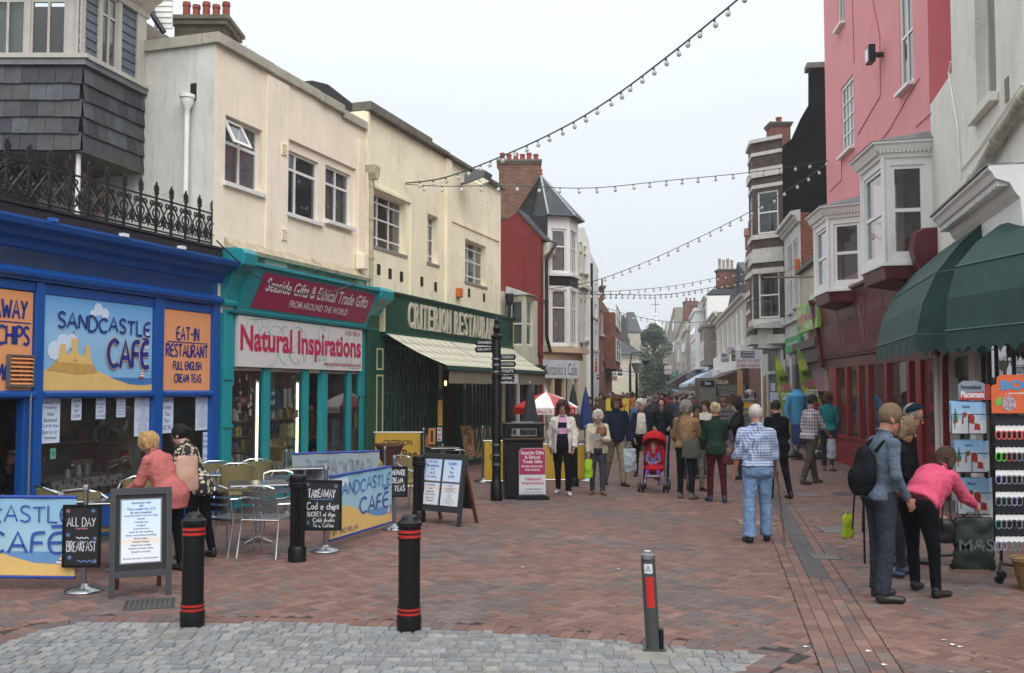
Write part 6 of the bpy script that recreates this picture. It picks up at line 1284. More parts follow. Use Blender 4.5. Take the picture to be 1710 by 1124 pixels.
b=MB();b.hexa([(ue-.06,-.16,e1-.1),(ue+2.4,-.16,e1-.1),(ue+2.4,ya,za+.02),(ue-.06,ya,za+.02)],[(ue-.06,-.16,e1-.02),(ue+2.4,-.16,e1-.02),(ue+2.4,ya,za+.1),(ue-.06,ya,za+.1)]);b.build('roof',SRF,T)
hw=(U(905),U(911),Z(905,580),Z(905,500));block(T,'wall',PALE,ue+.25,U(915),e1-.13,5,0,[hw],y=-.05);window(T,*hw,y=.05,rows=(.5,),m=WHITEP,panes=False)
b=MB();b.prism([(-.05,e1-.6),(-.25,e1-.45),(-.3,e1-.14),(-.05,e1-.14)],ue+.26,U(915),'x');b.build('corbel_table',PALE,T)
def planof(pr,pxr,pc1,pc2,tail=.6):r=U(pxr);c1_=L1.at(pc1,650,pr)[0];c2_=L1.at(pc2,650,pr)[0];return[(r,-.0),(c1_,-pr),(max(c2_,c1_+.5),-pr),(max(c2_,c1_+.5)+tail,-.0)]
t=thing('oriel_house','low cream front with a small white sash oriel and lace curtains beside the restaurant','building',L1,U(860),0,0)
po=planof(.62,846,878,892);zA2=lambda py:L1.Z(878,py,.62)
block(t,'wall',PALE,U(837)+.003,ue-.003,zA2(486),4,0,[],y=.03)
cant(t,po,zA2(583),zA2(497),(zA2(577),zA2(500)),PALE,rows=(.48,),cols=())
b=MB();b.prism(po,zA2(603),zA2(583)-.003,'z');b.build('bay_panel',PALE,t);b=MB();b.prism(po,zA2(497)+.003,zA2(492),'z');b.build('bay_head',PALE,t)
g1=grow(po,.12);b=MB();i0=[b.P((x,y,zA2(492)+.003))for x,y in g1];mc=(po[1][0]+po[2][0])/2;i1=[b.P((x*.6+mc*.4,.02,zA2(476)))for x,y in g1]
for k in range(3):b.F(i0[k],i0[k+1],i1[k+1],i1[k])
b.F(*i0[::-1]);b.F(*i1);b.build('lead_roof',mat('pale_lead','#a3a6a6',.6,var=.3,vs=3),t)
zs0=zA2(603);b=MB();b.box(U(840),ue,-.2,.02,zs0-.35,zs0-.05);b.build('shop_head',IRONB,t);b=MB();b.box(U(848),U(880),-.04,.025,.6,zs0-.36);b.build('shop_window',MC['very_dark_glass'],t)
for px in(842,858,876,890):b=MB();b.box(U(px),U(px)+.2,-.12,-.05,0,zs0-.36);b.build('shop_post',IRONB if px!=858 else WHITEP,t)
t=thing('downpipe','black downpipe on the corner between the restaurant and the cream oriel','drainpipe',L1,U(838),-.1,0);b=MB();u=U(839.5);z_=zA2(494);b.lathe([(.06,0),(.12,.12),(.13,.35)],(u,-.2,z_-.3),8);b.tube([(u,-.2,z_-.2),(u,-.2,3.3)],.05,8);b.build('pipe',IRONB,t)
t=thing('downpipe','long black downpipe on the cream wall beside the red gable','drainpipe',L1,ue+.4,-.3,0);b=MB();u=ue+.14;b.tube([(u+.5,-.38,e1-.15),(u,-.2,e1-.7),(u,-.2,3.6),(u+.1,-.3,3.1)],.055,8);b.build('pipe',IRONB,t,smooth=True)
chimney(833,901,268,410,L1.w(U(880)).y+5.5,6,mat('weathered_brick','#7a4a3a',.95,kind='brick',col2='#5c3a30',var=.35,vs=2.5),'broad brick chimney with six red pots behind the red gable',depth=1.1,poth=.38,potm=mat('red_pot','#8d4230',.8,var=.2))
T=thing('turret_house','white canted bay turret with a slate pyramid roof above a cream café fascia','building',L1,U(940),0,0)
pt=planof(.65,915,952,966,.5);zt5=lambda py:L1.Z(952,py,.65);z3=zt5(363)
block(T,'wall',PALE,U(915)+.003,U(985),z3-.6,6,0,[(U(970),U(974),Z(972,570),Z(972,500)),(U(977),U(981),Z(979,568),Z(979,502)),(U(970),U(974),Z(972,455),Z(972,405)),(U(977),U(981),Z(979,457),Z(979,412))],y=.02)
for h_ in((U(970),U(974),Z(972,570),Z(972,500)),(U(977),U(981),Z(979,568),Z(979,502)),(U(970),U(974),Z(972,455),Z(972,405)),(U(977),U(981),Z(979,457),Z(979,412))):window(T,*h_,y=.06,rows=(.5,),m=WHITEP,panes=False,sill=WST)
b=MB();b.tube([(U(984),-.1,0),(U(984),-.1,z3-.9)],.06,6);b.build('downpipe',IRONB,T);b=MB();b.box(U(967),U(985),-.12,.018,Z(975,482),Z(975,476));b.build('string_course',WST,T)
GD=mat('grey_drape','#c2c6c6',.9,var=.3,vs=8)
cant(T,pt,zt5(460),z3,(zt5(455),zt5(383)),WHITEP,cols=(.33,.67),rows=(.6,),cd=GD,m=.15);cant(T,pt,zt5(579),zt5(478),(zt5(575),zt5(484)),WHITEP,cols=(.33,.67),rows=(.68,),cd=GD,m=.15)
b=MB();b.prism(pt,zt5(478)+.003,zt5(462),'z');b.build('black_band',IRONB,T);b=MB();b.prism(grow(pt,.12),zt5(462)+.003,zt5(457),'z');b.build('bay_cornice',WHITEP,T)
ax,az=L1.at(903,292,-.5);lx,lz=L1.at(869,353,-2.2);gp_=grow(pt,.22);pe2=[(lx,2.2),(gp_[0][0]-.05,-.1),gp_[1],gp_[2],(gp_[3][0]+.3,.2),(gp_[3][0]+.3,2.4)]
b=MB();i0=[b.P((*p,z3+.003))for p in pe2];ap=b.P((ax,.5,az))
for k in range(len(pe2)):b.F(i0[k],i0[(k+1)%len(pe2)],ap)
b.F(*i0[::-1]);b.build('slate_roof',SRF,T);b=MB()
for p in pe2[1:5]:b.tube([(*p,z3+.02),(ax,.5,az)],.035,5)
b.build('lead_hips',mat('pale_lead2','#9aa0a5',.5),T);b=MB();b.lathe([(.05,0),(.08,.08),(.03,.15),(.07,.2),(0,.3)],(ax,.5,az-.05),8);b.build('finial',TERRA,T)
b=MB();b.box(U(915)-.1,U(915),-.0,2.2,e1-1,z3-.003);b.build('slate_hung_side',mat('black_slate_side','#26262a',.6,kind='slate',plane='yz',col2='#202024',mortar='#161618',sc=.7),T)
SALM=mat('peach_cream_paint','#c9ae90',.7,var=.08,vs=2);pf=planof(.8,903,966,980,.6);zt6=lambda py:L1.Z(966,py,.8)
b=MB();b.prism(grow(pf,-.12),zt6(601),zt6(590),'z');b.prism(grow(pf,.08),zt6(590)+.003,zt6(581),'z');b.build('peach_fascia',SALM,T)
p,q_=pf[0],pf[1];L_=sqrt((q_[0]-p[0])**2+(q_[1]-p[1])**2);a=atan2(q_[1]-p[1],q_[0]-p[0]);tr=(p[0],p[1],a);z0,z1=zt6(632),zt6(602)
t=thing('cafe_banner',"white banner sign with thin grey lettering under the white turret",'sign',L1,p[0],0,2.4);b=MB().tr(*tr);b.box(.05,L_-.02,-.04,0,z0,z1);b.build('sign_panel',LB,t);b=MB().tr(*tr);put_text(b,"Antonio's Cafe",.15,L_-.12,z0+.1,z1-.1,-.045);b.build('lettering',mat('grey_thin_letter','#5a5f62',.6),t)
b=MB().tr(*tr);b.box(.0,L_,.1,.14,0,.8);b.box(0,L_,.5,.55,.8,z0);b.build('shop_inside',mat('cafe_brown_front','#5a4434',.7,var=.3,vs=3),T)
for f in(.0,.3,.6,.95):b=MB().tr(*tr);x=L_*f;b.box(x,x+.08,-.02,.1,.0,z0-.01);b.build('peach_post',SALM,T)
L4=Fr(*L1.w(U(985)+.3)[:2],atan2(.99,.1444));u4=L4.U
T,a,c,zt,hs=front_building('','narrow white house with a scrolled gable top behind the turret',L4,986,1000,480,[(988,991,505,530),(994,997,508,532),(988,991,550,585),(994,997,552,585)],WHITEP,name='scroll_gable_house',zt=L4.Z(990,430));pp=AT(972,430,L1.w(U(978)).y+1)
T2=thing('scroll_gable','white scrolled parapet gable rising right of the slate turret','gable',WF,pp.x,pp.y,3);a1=AT(966,470,pp.y);a2=AT(985,380,pp.y);b=MB();b.prism([(a1.x,3),(a2.x,3),(a2.x,a1.z-.6),(a2.x+.12,a1.z+.4),(a2.x-.05,a2.z-.5),((a1.x+a2.x)/2,a2.z),(a1.x,a2.z)],pp.y,pp.y+3,'y');b.build('wall',TB,T2)
BRW=mat('brick_warm','#8f4a3a',.9,kind='brick',col2='#7a3f33',var=.2)
T,a,c,zt,hs=front_building('','warm brick house with stone pilaster strips beyond the turret',L4,1000,1009,478,[(1002,1004,520,560),(1005,1008,520,560)],BRW,name='brick_house',zt=L4.Z(1004,500))
T,a,c,zt,hs=front_building('','orange brick bay house with white sash windows, last brick house on the left',L4,1009,1022,505,[(1012,1019,545,563),(1012,1019,590,618)],BRF,name='brick_house',zt=L4.Z(1012,512))
b=MB();b.box(a+.5,c-1,-.5,-.003,2.9,zt-.4);b.build('brick_bay',BRK,T)
for z in((3.3,4.4),(5.0,6.1)):window(T,a+.9,c-1.4,*z,y=-.57,rows=(.5,),cols=(.5,),m=WHITEP,panes=False)
chimney(1005,1009,478,500,L4.w(a).y,1,BRF,'slim brick chimney above the far left brick houses',depth=1.2,poth=.4)
for nm,lab,px0,px1,yt,yb,Y,col,txt,tm,cat in(('hanging_sign','red hanging sign with white script beyond the café banner',974,997,604,621,41,'#b5202a',['Coca-Cola',''],WL,'sign'),('hanging_sign','black and white cow patterned hanging sign below the red one',980,1000,630,643,42,'#c9c9c9',['','MILKSHAKE'],RDL,'sign'),('hanging_sign','black square hanging sign under the round blue sign',991,1011,606,622,47,'#15171a',['BAR'],WL,'sign'),('hanging_sign','dark green hanging sign with pale green letters, far left side',1009,1022,609,618,52,'#12301f',['MSG'],mat('green_letter','#4f9a5c',.5),'sign'),('hanging_sign','navy hanging sign with a white mark beside the far cream house',1019,1028,616,626,60,'#1d2c66',['a'],WL,'sign'),('hanging_sign','white hanging board below the navy sign',1016,1031,627,636,58,'#b9b4b4',['SHOP'],RDL,'sign'),('wall_sign','small blue sign on the lamp post in front of the cream house',1052,1059,622,627,70,'#2a2f88',['-'],WL,'sign')):
 t,a,c=slab(nm,lab,cat,px0,px1,yt,yb,Y,mat('sgn'+col,col,.5)if 'cow' not in lab else mat('cow_print','#cfcfcf',.5,kind='floral',sc=2.2,col2='#141414'),.08)
 for i,s in enumerate(txt):
  n=len(txt)
  if s:stx(t,s,.1,.9,1-(i+.85)/n,1-(i+.2)/n,tm,a,c,Y)
 b=MB();b.tube([(a.x-.5,Y+.04,c.z+.08),(c.x,Y+.04,c.z+.08)],.025,5);b.build('bracket',IRONB,t)
a=AT(996,598,47);t=thing('round_sign','round blue hanging sign with a white rim on the left side','sign',WF,a.x,47,a.z);b=MB();b.lathe([(0,0),(.27,0),(.27,.08),(0,.08)],(a.x,47,a.z),20,'y');b.build('disc',mat('blue_disc','#1f4f9c',.5),t);b=MB();b.lathe([(.27,-.01),(.33,-.01),(.33,.09),(.27,.09)],(a.x,47,a.z),20,'y');b.build('rim',WHITEP,t)
Yc=88.0
def flat_house(lab,px0,px1,yt,Y,m_,wins=(),depth=10,roofh=0,roofm=None,name='far_house',cor=None):
 F_=Fr(0,Y,0);T,a,c,zt,hs=front_building('',lab,F_,px0,px1,yt,wins,m_,depth=depth,name=name,cor=cor,roofh=roofh,roofm=roofm,sill=None,gable=True);return T,a,c,zt
T,a,c,zt=flat_house('cream rendered house facing the street bend with a slate roof',1019,1066,592,Yc,mat('cream_far_house','#c4bea9',.9,var=.05),[(1030,1036,594+0,605),(1030,1041,615,629),(1045,1049,615,629)],cor=WST)
b=MB();b.hexa([(a-.4,Yc-.4-Yc,zt),(c+.3,-.4,zt),(c+.3,9,zt),(a-.4,9,zt)],[(a-.2,4,zt+3.0),(c-3.5,4,zt+3.0),(c-3.5,5,zt+3.0),(a-.2,5,zt+3.0)]);b.build('roof',SRF,T)
T,a,c,zt=flat_house('red brick gabled house rising behind the cream house at the bend',1016,1052,565,112,BRF,[(1032,1036,556+14,572)],name='gabled_house')
b=MB();b.prism([(a,zt-1),(c,zt-1),((a+c)/2+.5,zt+2.6)],-.2,10,'y');b.build('gable_roof',SRF,T)
chimney(1028,1045,533,560,118,5,BRF,'wide brick chimney on the gabled house at the bend',depth=2,poth=.6)
T,a,c,zt=flat_house('pale rendered terrace end right of the cream house',1050,1072,556,125,CRW,[(1056,1059,575,585),(1062,1065,575,585),(1056,1059,600,610),(1062,1065,600,610)],name='terrace_end',roofh=3)
T,a,c,zt=flat_house('far pale building closing the street left of the tree',1066,1084,575,190,CRW,[(1070,1073,585,595),(1076,1079,585,595)],name='distant_building');T,a,c,zt=flat_house('grey far building closing the street behind the tree',1080,1112,588,210,STO,[(1098,1101,600,608)],name='distant_building')
p=AT(1095,560,180);t=thing('clock_turret','white cupola with a thin weather vane behind the tree top','turret',WF,p.x,180,0);b=MB();b.box(p.x-1.6,p.x+1.6,178.4,181.6,0,p.z);b.build('tower_shaft',CRW,t);b=MB();b.lathe([(1.7,0),(1.5,.8),(.9,1.8),(.3,2.4),(.15,3.4),(.35,3.7),(.1,4)],(p.x,180,p.z),12);b.build('dome',WHITEP,t,smooth=True);b=MB();b.tube([(p.x,180,p.z+3.8),(p.x,180,p.z+7)],.06,5);b.tube([(p.x-.8,180,p.z+5.6),(p.x+.8,180,p.z+5.6)],.05,5);b.build('weather_vane',IRONB,t)
LEAFM=mat('tree_leaf','#3f5a2a',.7,var=.3,vs=.4,attr='Col');BARK=mat('bark','#4a4036',.9,var=.3,bump=.6)
def leaf_tree(lab,x,y,h,w,seed,n=17000,name='street_tree',ls=.17):
 R=random.Random(seed);t=thing(name,lab,'tree',WF,x,y,0,local=True);b=MB();b.tube([(0,0,0),(.1,0,h*.25),(-.1,.1,h*.6),(0,0,h*.92)],[w*.06,w*.05,w*.03,.04],8);lobes=[]
 for i in range(70):
  f=R.uniform(.14,.97);z=h*f;rr=w*.5*max(0,1-((f-.42)/.6)**2)**.6*R.uniform(.1,1);rr=max(rr,.1);an=R.uniform(0,6.28);c=(rr*cos(an)*.75,rr*sin(an)*.75,z);lobes.append((c,R.uniform(.09,.17)*w*(1.15-f*.4),R.uniform(.75,1.2)));b.tube([(0,0,z*.8),c],[.08,.02],5)
 b.build('trunk',BARK,t);m=MB()
 for k in range(n):
  c,r,q=R.choice(lobes);d=Vector((R.gauss(0,1),R.gauss(0,1),R.gauss(0,1))).normalized()*r*R.random()**.45;p=Vector(c)+Vector((d.x,d.y,d.z*1.35));a=Vector((R.gauss(0,1),R.gauss(0,1),R.gauss(0,1))).normalized();e=a.cross(Vector((0,0,1))).normalized()*ls*R.uniform(.5,1);f_=a.cross(e).normalized()*ls*.5*R.uniform(.5,1)
  g=R.uniform(.8,1.7)*q*1.3;m.col=(.056*g,.08*g,.04*g);m.poly([p+e,p+f_,p-e,p-f_])
 m.build('crown',LEAFM,t,kind='stuff');return t
p=AT(1092,600,105);leaf_tree('leafy green street tree closing the view down the street',p.x,105,8.6,5.2,4)
p=AT(1070,600,140);leaf_tree('small pale tree left of the big street tree',p.x,140,6,4,9,1400)
ALU=mat('brushed_aluminium','#d0d2d4',.22,1.0,var=.08);STEEL=mat('stainless_steel','#9a9c9e',.25,.95,var=.1);BPL=mat('black_bollard','#08080a',.4,spec=.3,var=.15,bump=.1,bs=30);REDR=mat('red_reflector','#b3221e',.4,var=.05)
BFRAME=mat('charcoal_board_frame','#2b2d31',.55,var=.15,vs=8);CHALK=mat('blackboard','#141416',.7,var=.2,vs=4);CHW=mat('chalk_white','#c9cbd0',.8,var=.15,vs=40);CHB=mat('chalk_blue','#5f83b8',.8);CHP=mat('chalk_pink','#b86a86',.8)
def gthing(name,lab,cat,px,py,a=0.0,group=None):p=G(px,py);return thing(name,lab,cat,WF,p.x,p.y,0,a,group,local=True)
def ring_bollard(px,py,lab):
 t=gthing('bollard',lab,'bollard',px,py,.1,'black bollards with red reflective rings');r=.086
 b=MB();b.lathe([(r+.01,0),(r+.012,.1),(r+.008,.125)],n=28);b.build('base',BPL,t,smooth=True)
 b=MB();b.lathe([(r,.12),(r,.81)],n=28);b.build('shaft',BPL,t,smooth=True)
 for z in(.138,.168,.74,.778):b=MB();b.lathe([(r+.001,z-.013),(r+.003,z-.012),(r+.003,z+.012),(r+.001,z+.013)],n=28);b.build('reflective_ring',REDR,t,smooth=True)
 for z in(.12,.153,.186,.72,.759,.797):b=MB();b.lathe([(r,z-.008),(r+.009,z-.004),(r+.009,z+.004),(r,z+.008)],n=28);b.build('collar',BPL,t,smooth=True)
 b=MB();b.lathe([(r,.81),(r+.012,.815),(r+.012,.845),(r-.01,.86),(r-.018,.87),(r-.025,.89),(r-.05,.905),(0,.912)],n=28);b.build('domed_cap',BPL,t,smooth=True)
ring_bollard(321,1045,'black bollard with red rings on the left, beside the menu board');ring_bollard(683,1052,'black bollard with red rings in the centre foreground')
t=gthing('folding_bollard','slim leaning grey steel bollard with a red strip and a warning sticker','bollard',1091,1084,-.1);GST=mat('dull_grey_steel','#4a4c4c',.5,.4,var=.2,bump=.15)
lean=lambda z:-.035*z/.66
b=MB();b.tube([(lean(z),0,z)for z in(-.01,.3,.65)],.052,20);b.build('post',GST,t,smooth=True);b=MB();b.lathe([(.045,.65),(.052,.655),(.05,.685),(.03,.69)],(lean(.65),0,0),20);b.build('cap',STEEL,t,smooth=True);b=MB();b.tube([(lean(.7)-.03,0,.68),(lean(.7)-.02,0,.71),(lean(.7)+.02,0,.71),(lean(.7)+.03,0,.68)],.006,6);b.build('handle',STEEL,t)
def curved(z0,z1,r,a0,a1,m_,nm):
 b=MB();n=8
 for k in range(n):
  q=[a0+(a1-a0)*k/n,a0+(a1-a0)*(k+1)/n];b.poly([(lean(z)+r*sin(radians(a)),-r*cos(radians(a)),z)for a,z in((q[0],z0),(q[1],z0),(q[1],z1),(q[0],z1))])
 return b.build(nm,m_,t)
curved(.31,.53,.0535,-32,34,REDR,'red_strip');curved(.555,.625,.0535,-38,30,LB,'sticker');b=MB();zt_w=.565
for A,B in(((-.018,.575),(0,.61)),((0,.61),(.018,.575)),((.018,.575),(-.018,.575)),((0,.585),(0,.6))):ribbon(b,[(A[0]+lean(.6)-.003,A[1]),(B[0]+lean(.6)-.003,B[1])],.003,-.0555)
b.build('warning_mark',IRONB,t);b=MB();b.box(-.075,.09,-.05,.1,-.006,.008);b.build('ground_plate',GST,t);b=MB();b.box(.045,.075,-.03,.05,.008,.15);b.build('hinge_block',BPL,t,bevel=.008)
def fluted(px,py,lab,h=.95):
 t=gthing('bollard',lab,'bollard',px,py,0,'plain black fluted bollards');b=MB();r=.075;n=48;pr=[(.1,0),(.1,.14),(.085,.17)];b.lathe(pr,n=24);b.build('base',BPL,t,smooth=True);b=MB();R0=[]
 for z in(.16,h-.15):R0.append([b.P(((r+(.006 if k%3 else-.004))*cos(2*pi*k/n),(r+(.006 if k%3 else-.004))*sin(2*pi*k/n),z))for k in range(n)])
 for k in range(n):b.F(R0[0][k],R0[0][(k+1)%n],R0[1][(k+1)%n],R0[1][k])
 b.build('fluted_shaft',BPL,t);b=MB();b.lathe([(r,h-.15),(.1,h-.14),(.1,h-.09),(.088,h-.08),(.095,h-.04),(.09,h-.01),(.07,h),(0,h)],n=24);b.build('cap',BPL,t,smooth=True)
fluted(496,937,'black fluted bollard beside the TAKEAWAY chalkboard');fluted(699,872,'black fluted bollard behind the four sheet menu board');fluted(958,812,'black bollard behind the woman in the white jacket')
def post_(px,py,lab,h=1.0):
 t=gthing('barrier_post',lab,'barrier post',px,py);b=MB();b.lathe([(.17,0),(.175,.012),(.16,.03),(.06,.055),(.03,.08)],n=28);b.build('base',STEEL,t,smooth=True);b=MB();b.tube([(0,0,.06),(0,0,h-.06)],.024,14);b.build('tube',STEEL,t,smooth=True);b=MB();b.lathe([(.024,h-.06),(.032,h-.055),(.032,h-.02),(.027,h),(0,h)],n=14);b.build('cap',STEEL,t,smooth=True);return t
pA,pB_,pC=G(140,988),G(543,921),G(658,884)
post_(140,988,'steel barrier post carrying the ALL DAY BREAKFAST chalkboard');post_(543,921,'steel barrier post carrying the TAKEAWAY chalkboard');post_(658,884,'steel barrier post carrying the HOMEMADE CREAM TEAS chalkboard');post_(477,862,'steel barrier post at the left end of the back banner');post_(642,852,'steel barrier post at the right end of the back banner')
BBL=mat('blue_banner_pole','#1f3f94',.5)
CLOTHSKY=mat('banner_sky_print','#8fb9d2',.75,kind='sky_print',z0=0,z1=.78,stops=[(0,'#c9a866'),(.12,'#cfae70'),(.2,'#9fb6c0'),(.6,'#9cc0d2'),(1,'#8ab6d0')],var=.06,bump=.3,bs=4)
def barrier(p0,p1,lab,z0=.13,z1=.88,mirror=False,g=.09):
 p0,p1=Vector(p0[:2]),Vector(p1[:2]);d=(p1-p0);L_=d.length-2*g;d.normalize();p0=p0+d*g;t=thing('cafe_barrier',lab,'banner',WF,p0.x,p0.y,0,atan2(d.y,d.x),'printed café barrier banners',local=True)
 for z in(z0,z1):b=MB();b.tube([(0,0,z),(L_,0,z)],.016,8);b.build('pole',BBL,t,smooth=True)
 b=MB();n=14
 for i in range(n):
  x0,x1=L_*i/n,L_*(i+1)/n;w0,w1=.006*sin(i*1.3),.006*sin((i+1)*1.3);b.poly([(x0,w0,z0),(x1,w1,z0),(x1,w1,z1),(x0,w0,z1)])
 s=b.build('banner_cloth',CLOTHSKY if not mirror else mat('banner_back','#8d9aa0',.8,var=.1,vs=2),t,smooth=True);h=z1-z0
 if mirror:
  b=MB();hand(b,'SANDCASTLE',L_*.9,L_*.15,z0+h*.5,z0+h*.85,-.012,.04,.1,seed=3);b.build('lettering',mat('show_through_print','#7a8896',.8),s);return t
 Q=lambda f:z0+f*h
 for nm,m_,pts in(('dune_print',SAND,[(0,.02),(1,.02),(1,.16),(.75,.18),(.5,.32),(.25,.5),(.12,.48),(0,.36)]),('sea_print',mat('sea_print2','#5c8cb8',.7),[(.52,.32),(1,.32),(1,.16),(.75,.18),(.6,.26)]),('cloud_print',CLD,[(.02,.95),(.25,.95),(.28,.85),(.15,.8),(.03,.84)])):
  b=MB();b.poly([(L_*a,-.009-(.0015 if nm=='sea_print' else 0),Q(c))for a,c in pts]);b.build(nm,m_,s)
 b=MB();hand(b,'SANDCASTLE',L_*.1,L_*.97,Q(.68),Q(.88),-.013,.016,.08,seed=3);hand(b,'CAFE',L_*.45,L_*.93,Q(.3),Q(.56),-.013,.028,0);ribbon(b,[(L_*.85,Q(.63)),(L_*.93,Q(.64))],.03,-.013);b.build('lettering',mat('banner_navy','#2a4f9e',.7),s)
 b=MB();hand(b,'SIT AND RELAX',L_*.04,L_*.42,Q(.07),Q(.14),-.013,.012,0);b.build('lettering',mat('banner_grey_ink','#6b6f72',.7),s)
 b=MB();b.poly([(L_*a,-.014,Q(c))for a,c in((.9,.17),(.97,.17),(.98,.2),(.88,.2))]);b.poly([(L_*a,-.0142,Q(c))for a,c in((.9,.21),(.965,.21),(.93,.34))]);b.build('boat_print',MC['sail_stripe'],s);return t
q0=Vector((pA.x-1.75,pA.y+.12));barrier(q0,pA,'beach printed café banner cut by the left edge of the picture');barrier(pB_,pC,'beach printed café banner between the TAKEAWAY and CREAM TEAS boards',.11,.86)
barrier(G(477,862),G(642,852),'pale back of a café banner behind the chairs',.2,.93,True)
def board(lab,px0,px1,yt,yb,base,cont,tilt=.0,fr_=.022,fm=None,name='chalkboard',a=0,chs=CHW):
 """flat board hung at the distance of the given ground point; cont(X,Q,mb) draws"""
 Y=base.y-.05;p0,p1=AT(px0,yb,Y),AT(px1,yt,Y);w,h=p1.x-p0.x,p1.z-p0.z;t=thing(name,lab,'chalkboard',WF,p0.x,Y,p0.z,a,local=True);b=MB();b.box(fr_,w-fr_,.0,.012,fr_,h-fr_);b.build('slate_face',CHALK,t)
 b=MB();b.box(0,fr_,-.008,.016,0,h);b.box(w-fr_,w,-.008,.016,0,h);b.box(fr_,w-fr_,-.008,.016,0,fr_);b.box(fr_,w-fr_,-.008,.016,h-fr_,h);b.build('frame',fm or BPL,t);cont(t,w,h);return t
def hw(t,m_,items):
 b=MB()
 for s,x0,x1,z0,z1,th in items:hand(b,s,x0,x1,z0,z1,-.004,th,.06,seed=len(s))
 b.build('chalk_lettering',m_,t)
def star(b,x,z,r):[ribbon(b,[(x+r*cos(a),z+r*sin(a)),(x-r*cos(a),z-r*sin(a))],.006,-.004)for a in(.1,.9,1.7,2.4)]
def wave(b,x0,x1,z,amp):ribbon(b,[(x0+(x1-x0)*i/16,z+amp*sin(i*1.1))for i in range(17)],.009,-.004)
def c1(t,w,h):
 hw(t,CHW,[('ALL DAY',w*.12,w*.86,h*.66,h*.8,.008),('BREAKFAST',w*.12,w*.88,h*.26,h*.42,.008)]);b=MB();wave(b,w*.36,w*.7,h*.47,.006);b.build('chalk_wave',CHW,t);b=MB();wave(b,w*.4,w*.8,h*.1,.008);[star(b,w*x,h*z,.02)for x,z in((.15,.52),(.85,.46),(.2,.16),(.86,.1),(.8,.9))];b.build('chalk_stars',CHB,t);b=MB();wave(b,w*.34,w*.66,h*.62,.006);star(b,w*.14,h*.9,.02);b.build('chalk_pink',CHP,t)
board('black chalkboard reading ALL DAY BREAKFAST on the left barrier post',103,168,843,948,pA,c1,a=.05)
def c2(t,w,h):
 hw(t,CHW,[('TAKEAWAY',w*.08,w*.82,h*.66,h*.82,.012),('Cod e chips',w*.05,w*.92,h*.42,h*.56,.011),('Bucket of chips'.upper()[:6]+' of chips',w*.05,w*.82,h*.28,h*.37,.008),('Cold drinks',w*.22,w*.8,h*.17,h*.25,.008),("Teas, Coffee",w*.22,w*.78,h*.07,h*.14,.007)]);b=MB();star(b,w*.84,h*.88,.025);star(b,w*.08,h*.16,.025);star(b,w*.08,h*.92,.02);wave(b,w*.15,w*.75,h*.62,.005);b.build('chalk_stars',CHB,t)
board('black chalkboard reading TAKEAWAY with hand lettered menu',509,571,802,886,pB_,c2)
def c3(t,w,h):hw(t,CHW,[('HOMEMADE',w*.18,w*.9,h*.72,h*.9,.01),('CREAM',w*.3,w*.8,h*.45,h*.62,.01),('TEAS',w*.45,w*.88,h*.2,h*.38,.01)]);b=MB();b.lathe([(0,0),(.022,0),(.018,-.004)],(w*.2,-.002,h*.25),10,'y');b.build('teacup_doodle',mat('chalk_green','#7a8f3c',.8),t)
board('small black chalkboard reading HOMEMADE CREAM TEAS',640,681,779,830,pC,c3)
def tiltb(b,k,z0):b.v=[(x,y+k*(z-z0),z)for x,y,z in b.v];return b
def aboard(lab,pl,pr,yt,w,h,ang,sheets,fm=BFRAME):
 t=thing('pavement_board',lab,'sandwich board',WF,pl.x,pl.y,0,ang,'folding café menu boards',local=True);k=.16
 for x in(0,w-.05):b=MB();b.box(x,x+.05,-.02,.02,0,h);tiltb(b,k,0).build('leg',fm,t)
 b=MB();b.box(.05,w-.05,-.02,.02,h-.06,h-.001);b.box(.05,w-.05,-.02,.02,.18,.24);tiltb(b,k,0).build('rail',fm,t);b=MB();b.box(.05,w-.05,-.004,.012,.24,h-.06);tiltb(b,k,0).build('front_panel',CHALK,t)
 for x in(.06,w-.1):b=MB();b.box(x,x+.04,.3+k*h,.34+k*h,0,h-.05);tiltb(b,-.33,0).build('rear_leg',mat('reddish_wood','#5d3020',.6),t)
 b=MB();b.box(.1,w-.1,.3+k*h,.31+k*h,.2,h-.06);tiltb(b,-.33,0).build('rear_panel',CHALK,t)
 for(x0,x1,z0,z1,lines,hd)in sheets:
  b=MB();b.box(x0-.012,x1+.012,-.009,-.006,z0-.012,z1+.012);tiltb(b,k,0).build('plastic_sleeve',mat('clear_sleeve_edge','#777b80',.3),t);b=MB();b.poly([(x0,-.012,z0),(x1,-.012,z0),(x1,-.012,z1),(x0,-.012,z1)]);tiltb(b,k,0);s=b.build('menu_sheet',mat('menu_sheet_print','#c9d8ea',.5,kind='sky_print',z0=.3,z1=.85,stops=[(0,'#d9dde4'),(.3,'#d6dbe2'),(.36,'#e0cfbf'),(.45,'#cfdcea'),(1,'#bcd3ee')],var=.02),t);n=len(lines);hh=(z1-z0)/(n+1)
  for i,l in enumerate(lines):
   if l:b=MB();H_=hh*(.8 if i in hd else .6);wd=min((x1-x0)*.9,len(l)*H_*.62);m_=(x0+x1)/2;put_text(b,l,m_-wd/2,m_+wd/2,z1-hh*(i+1.1),z1-hh*(i+1.1)+H_,-.016,bold=.008);tiltb(b,k,0).build('lettering',INKB if i in hd else INK,s)
 return t
pl,pr=G(181,1001),G(286,993);w=(pr-pl).length
aboard('black framed menu board with one large blue sheet, Two meals for £12',pl,pr,0,w,.98,atan2(pr.y-pl.y,pr.x-pl.x),[(.1,w-.1,.31,.87,MENU+['all meals with chips or jacket potatoes'],(2,))])
pl,pr=G(693,872),G(768,880);w=(pr-pl).length;x_=(w-.1)/2
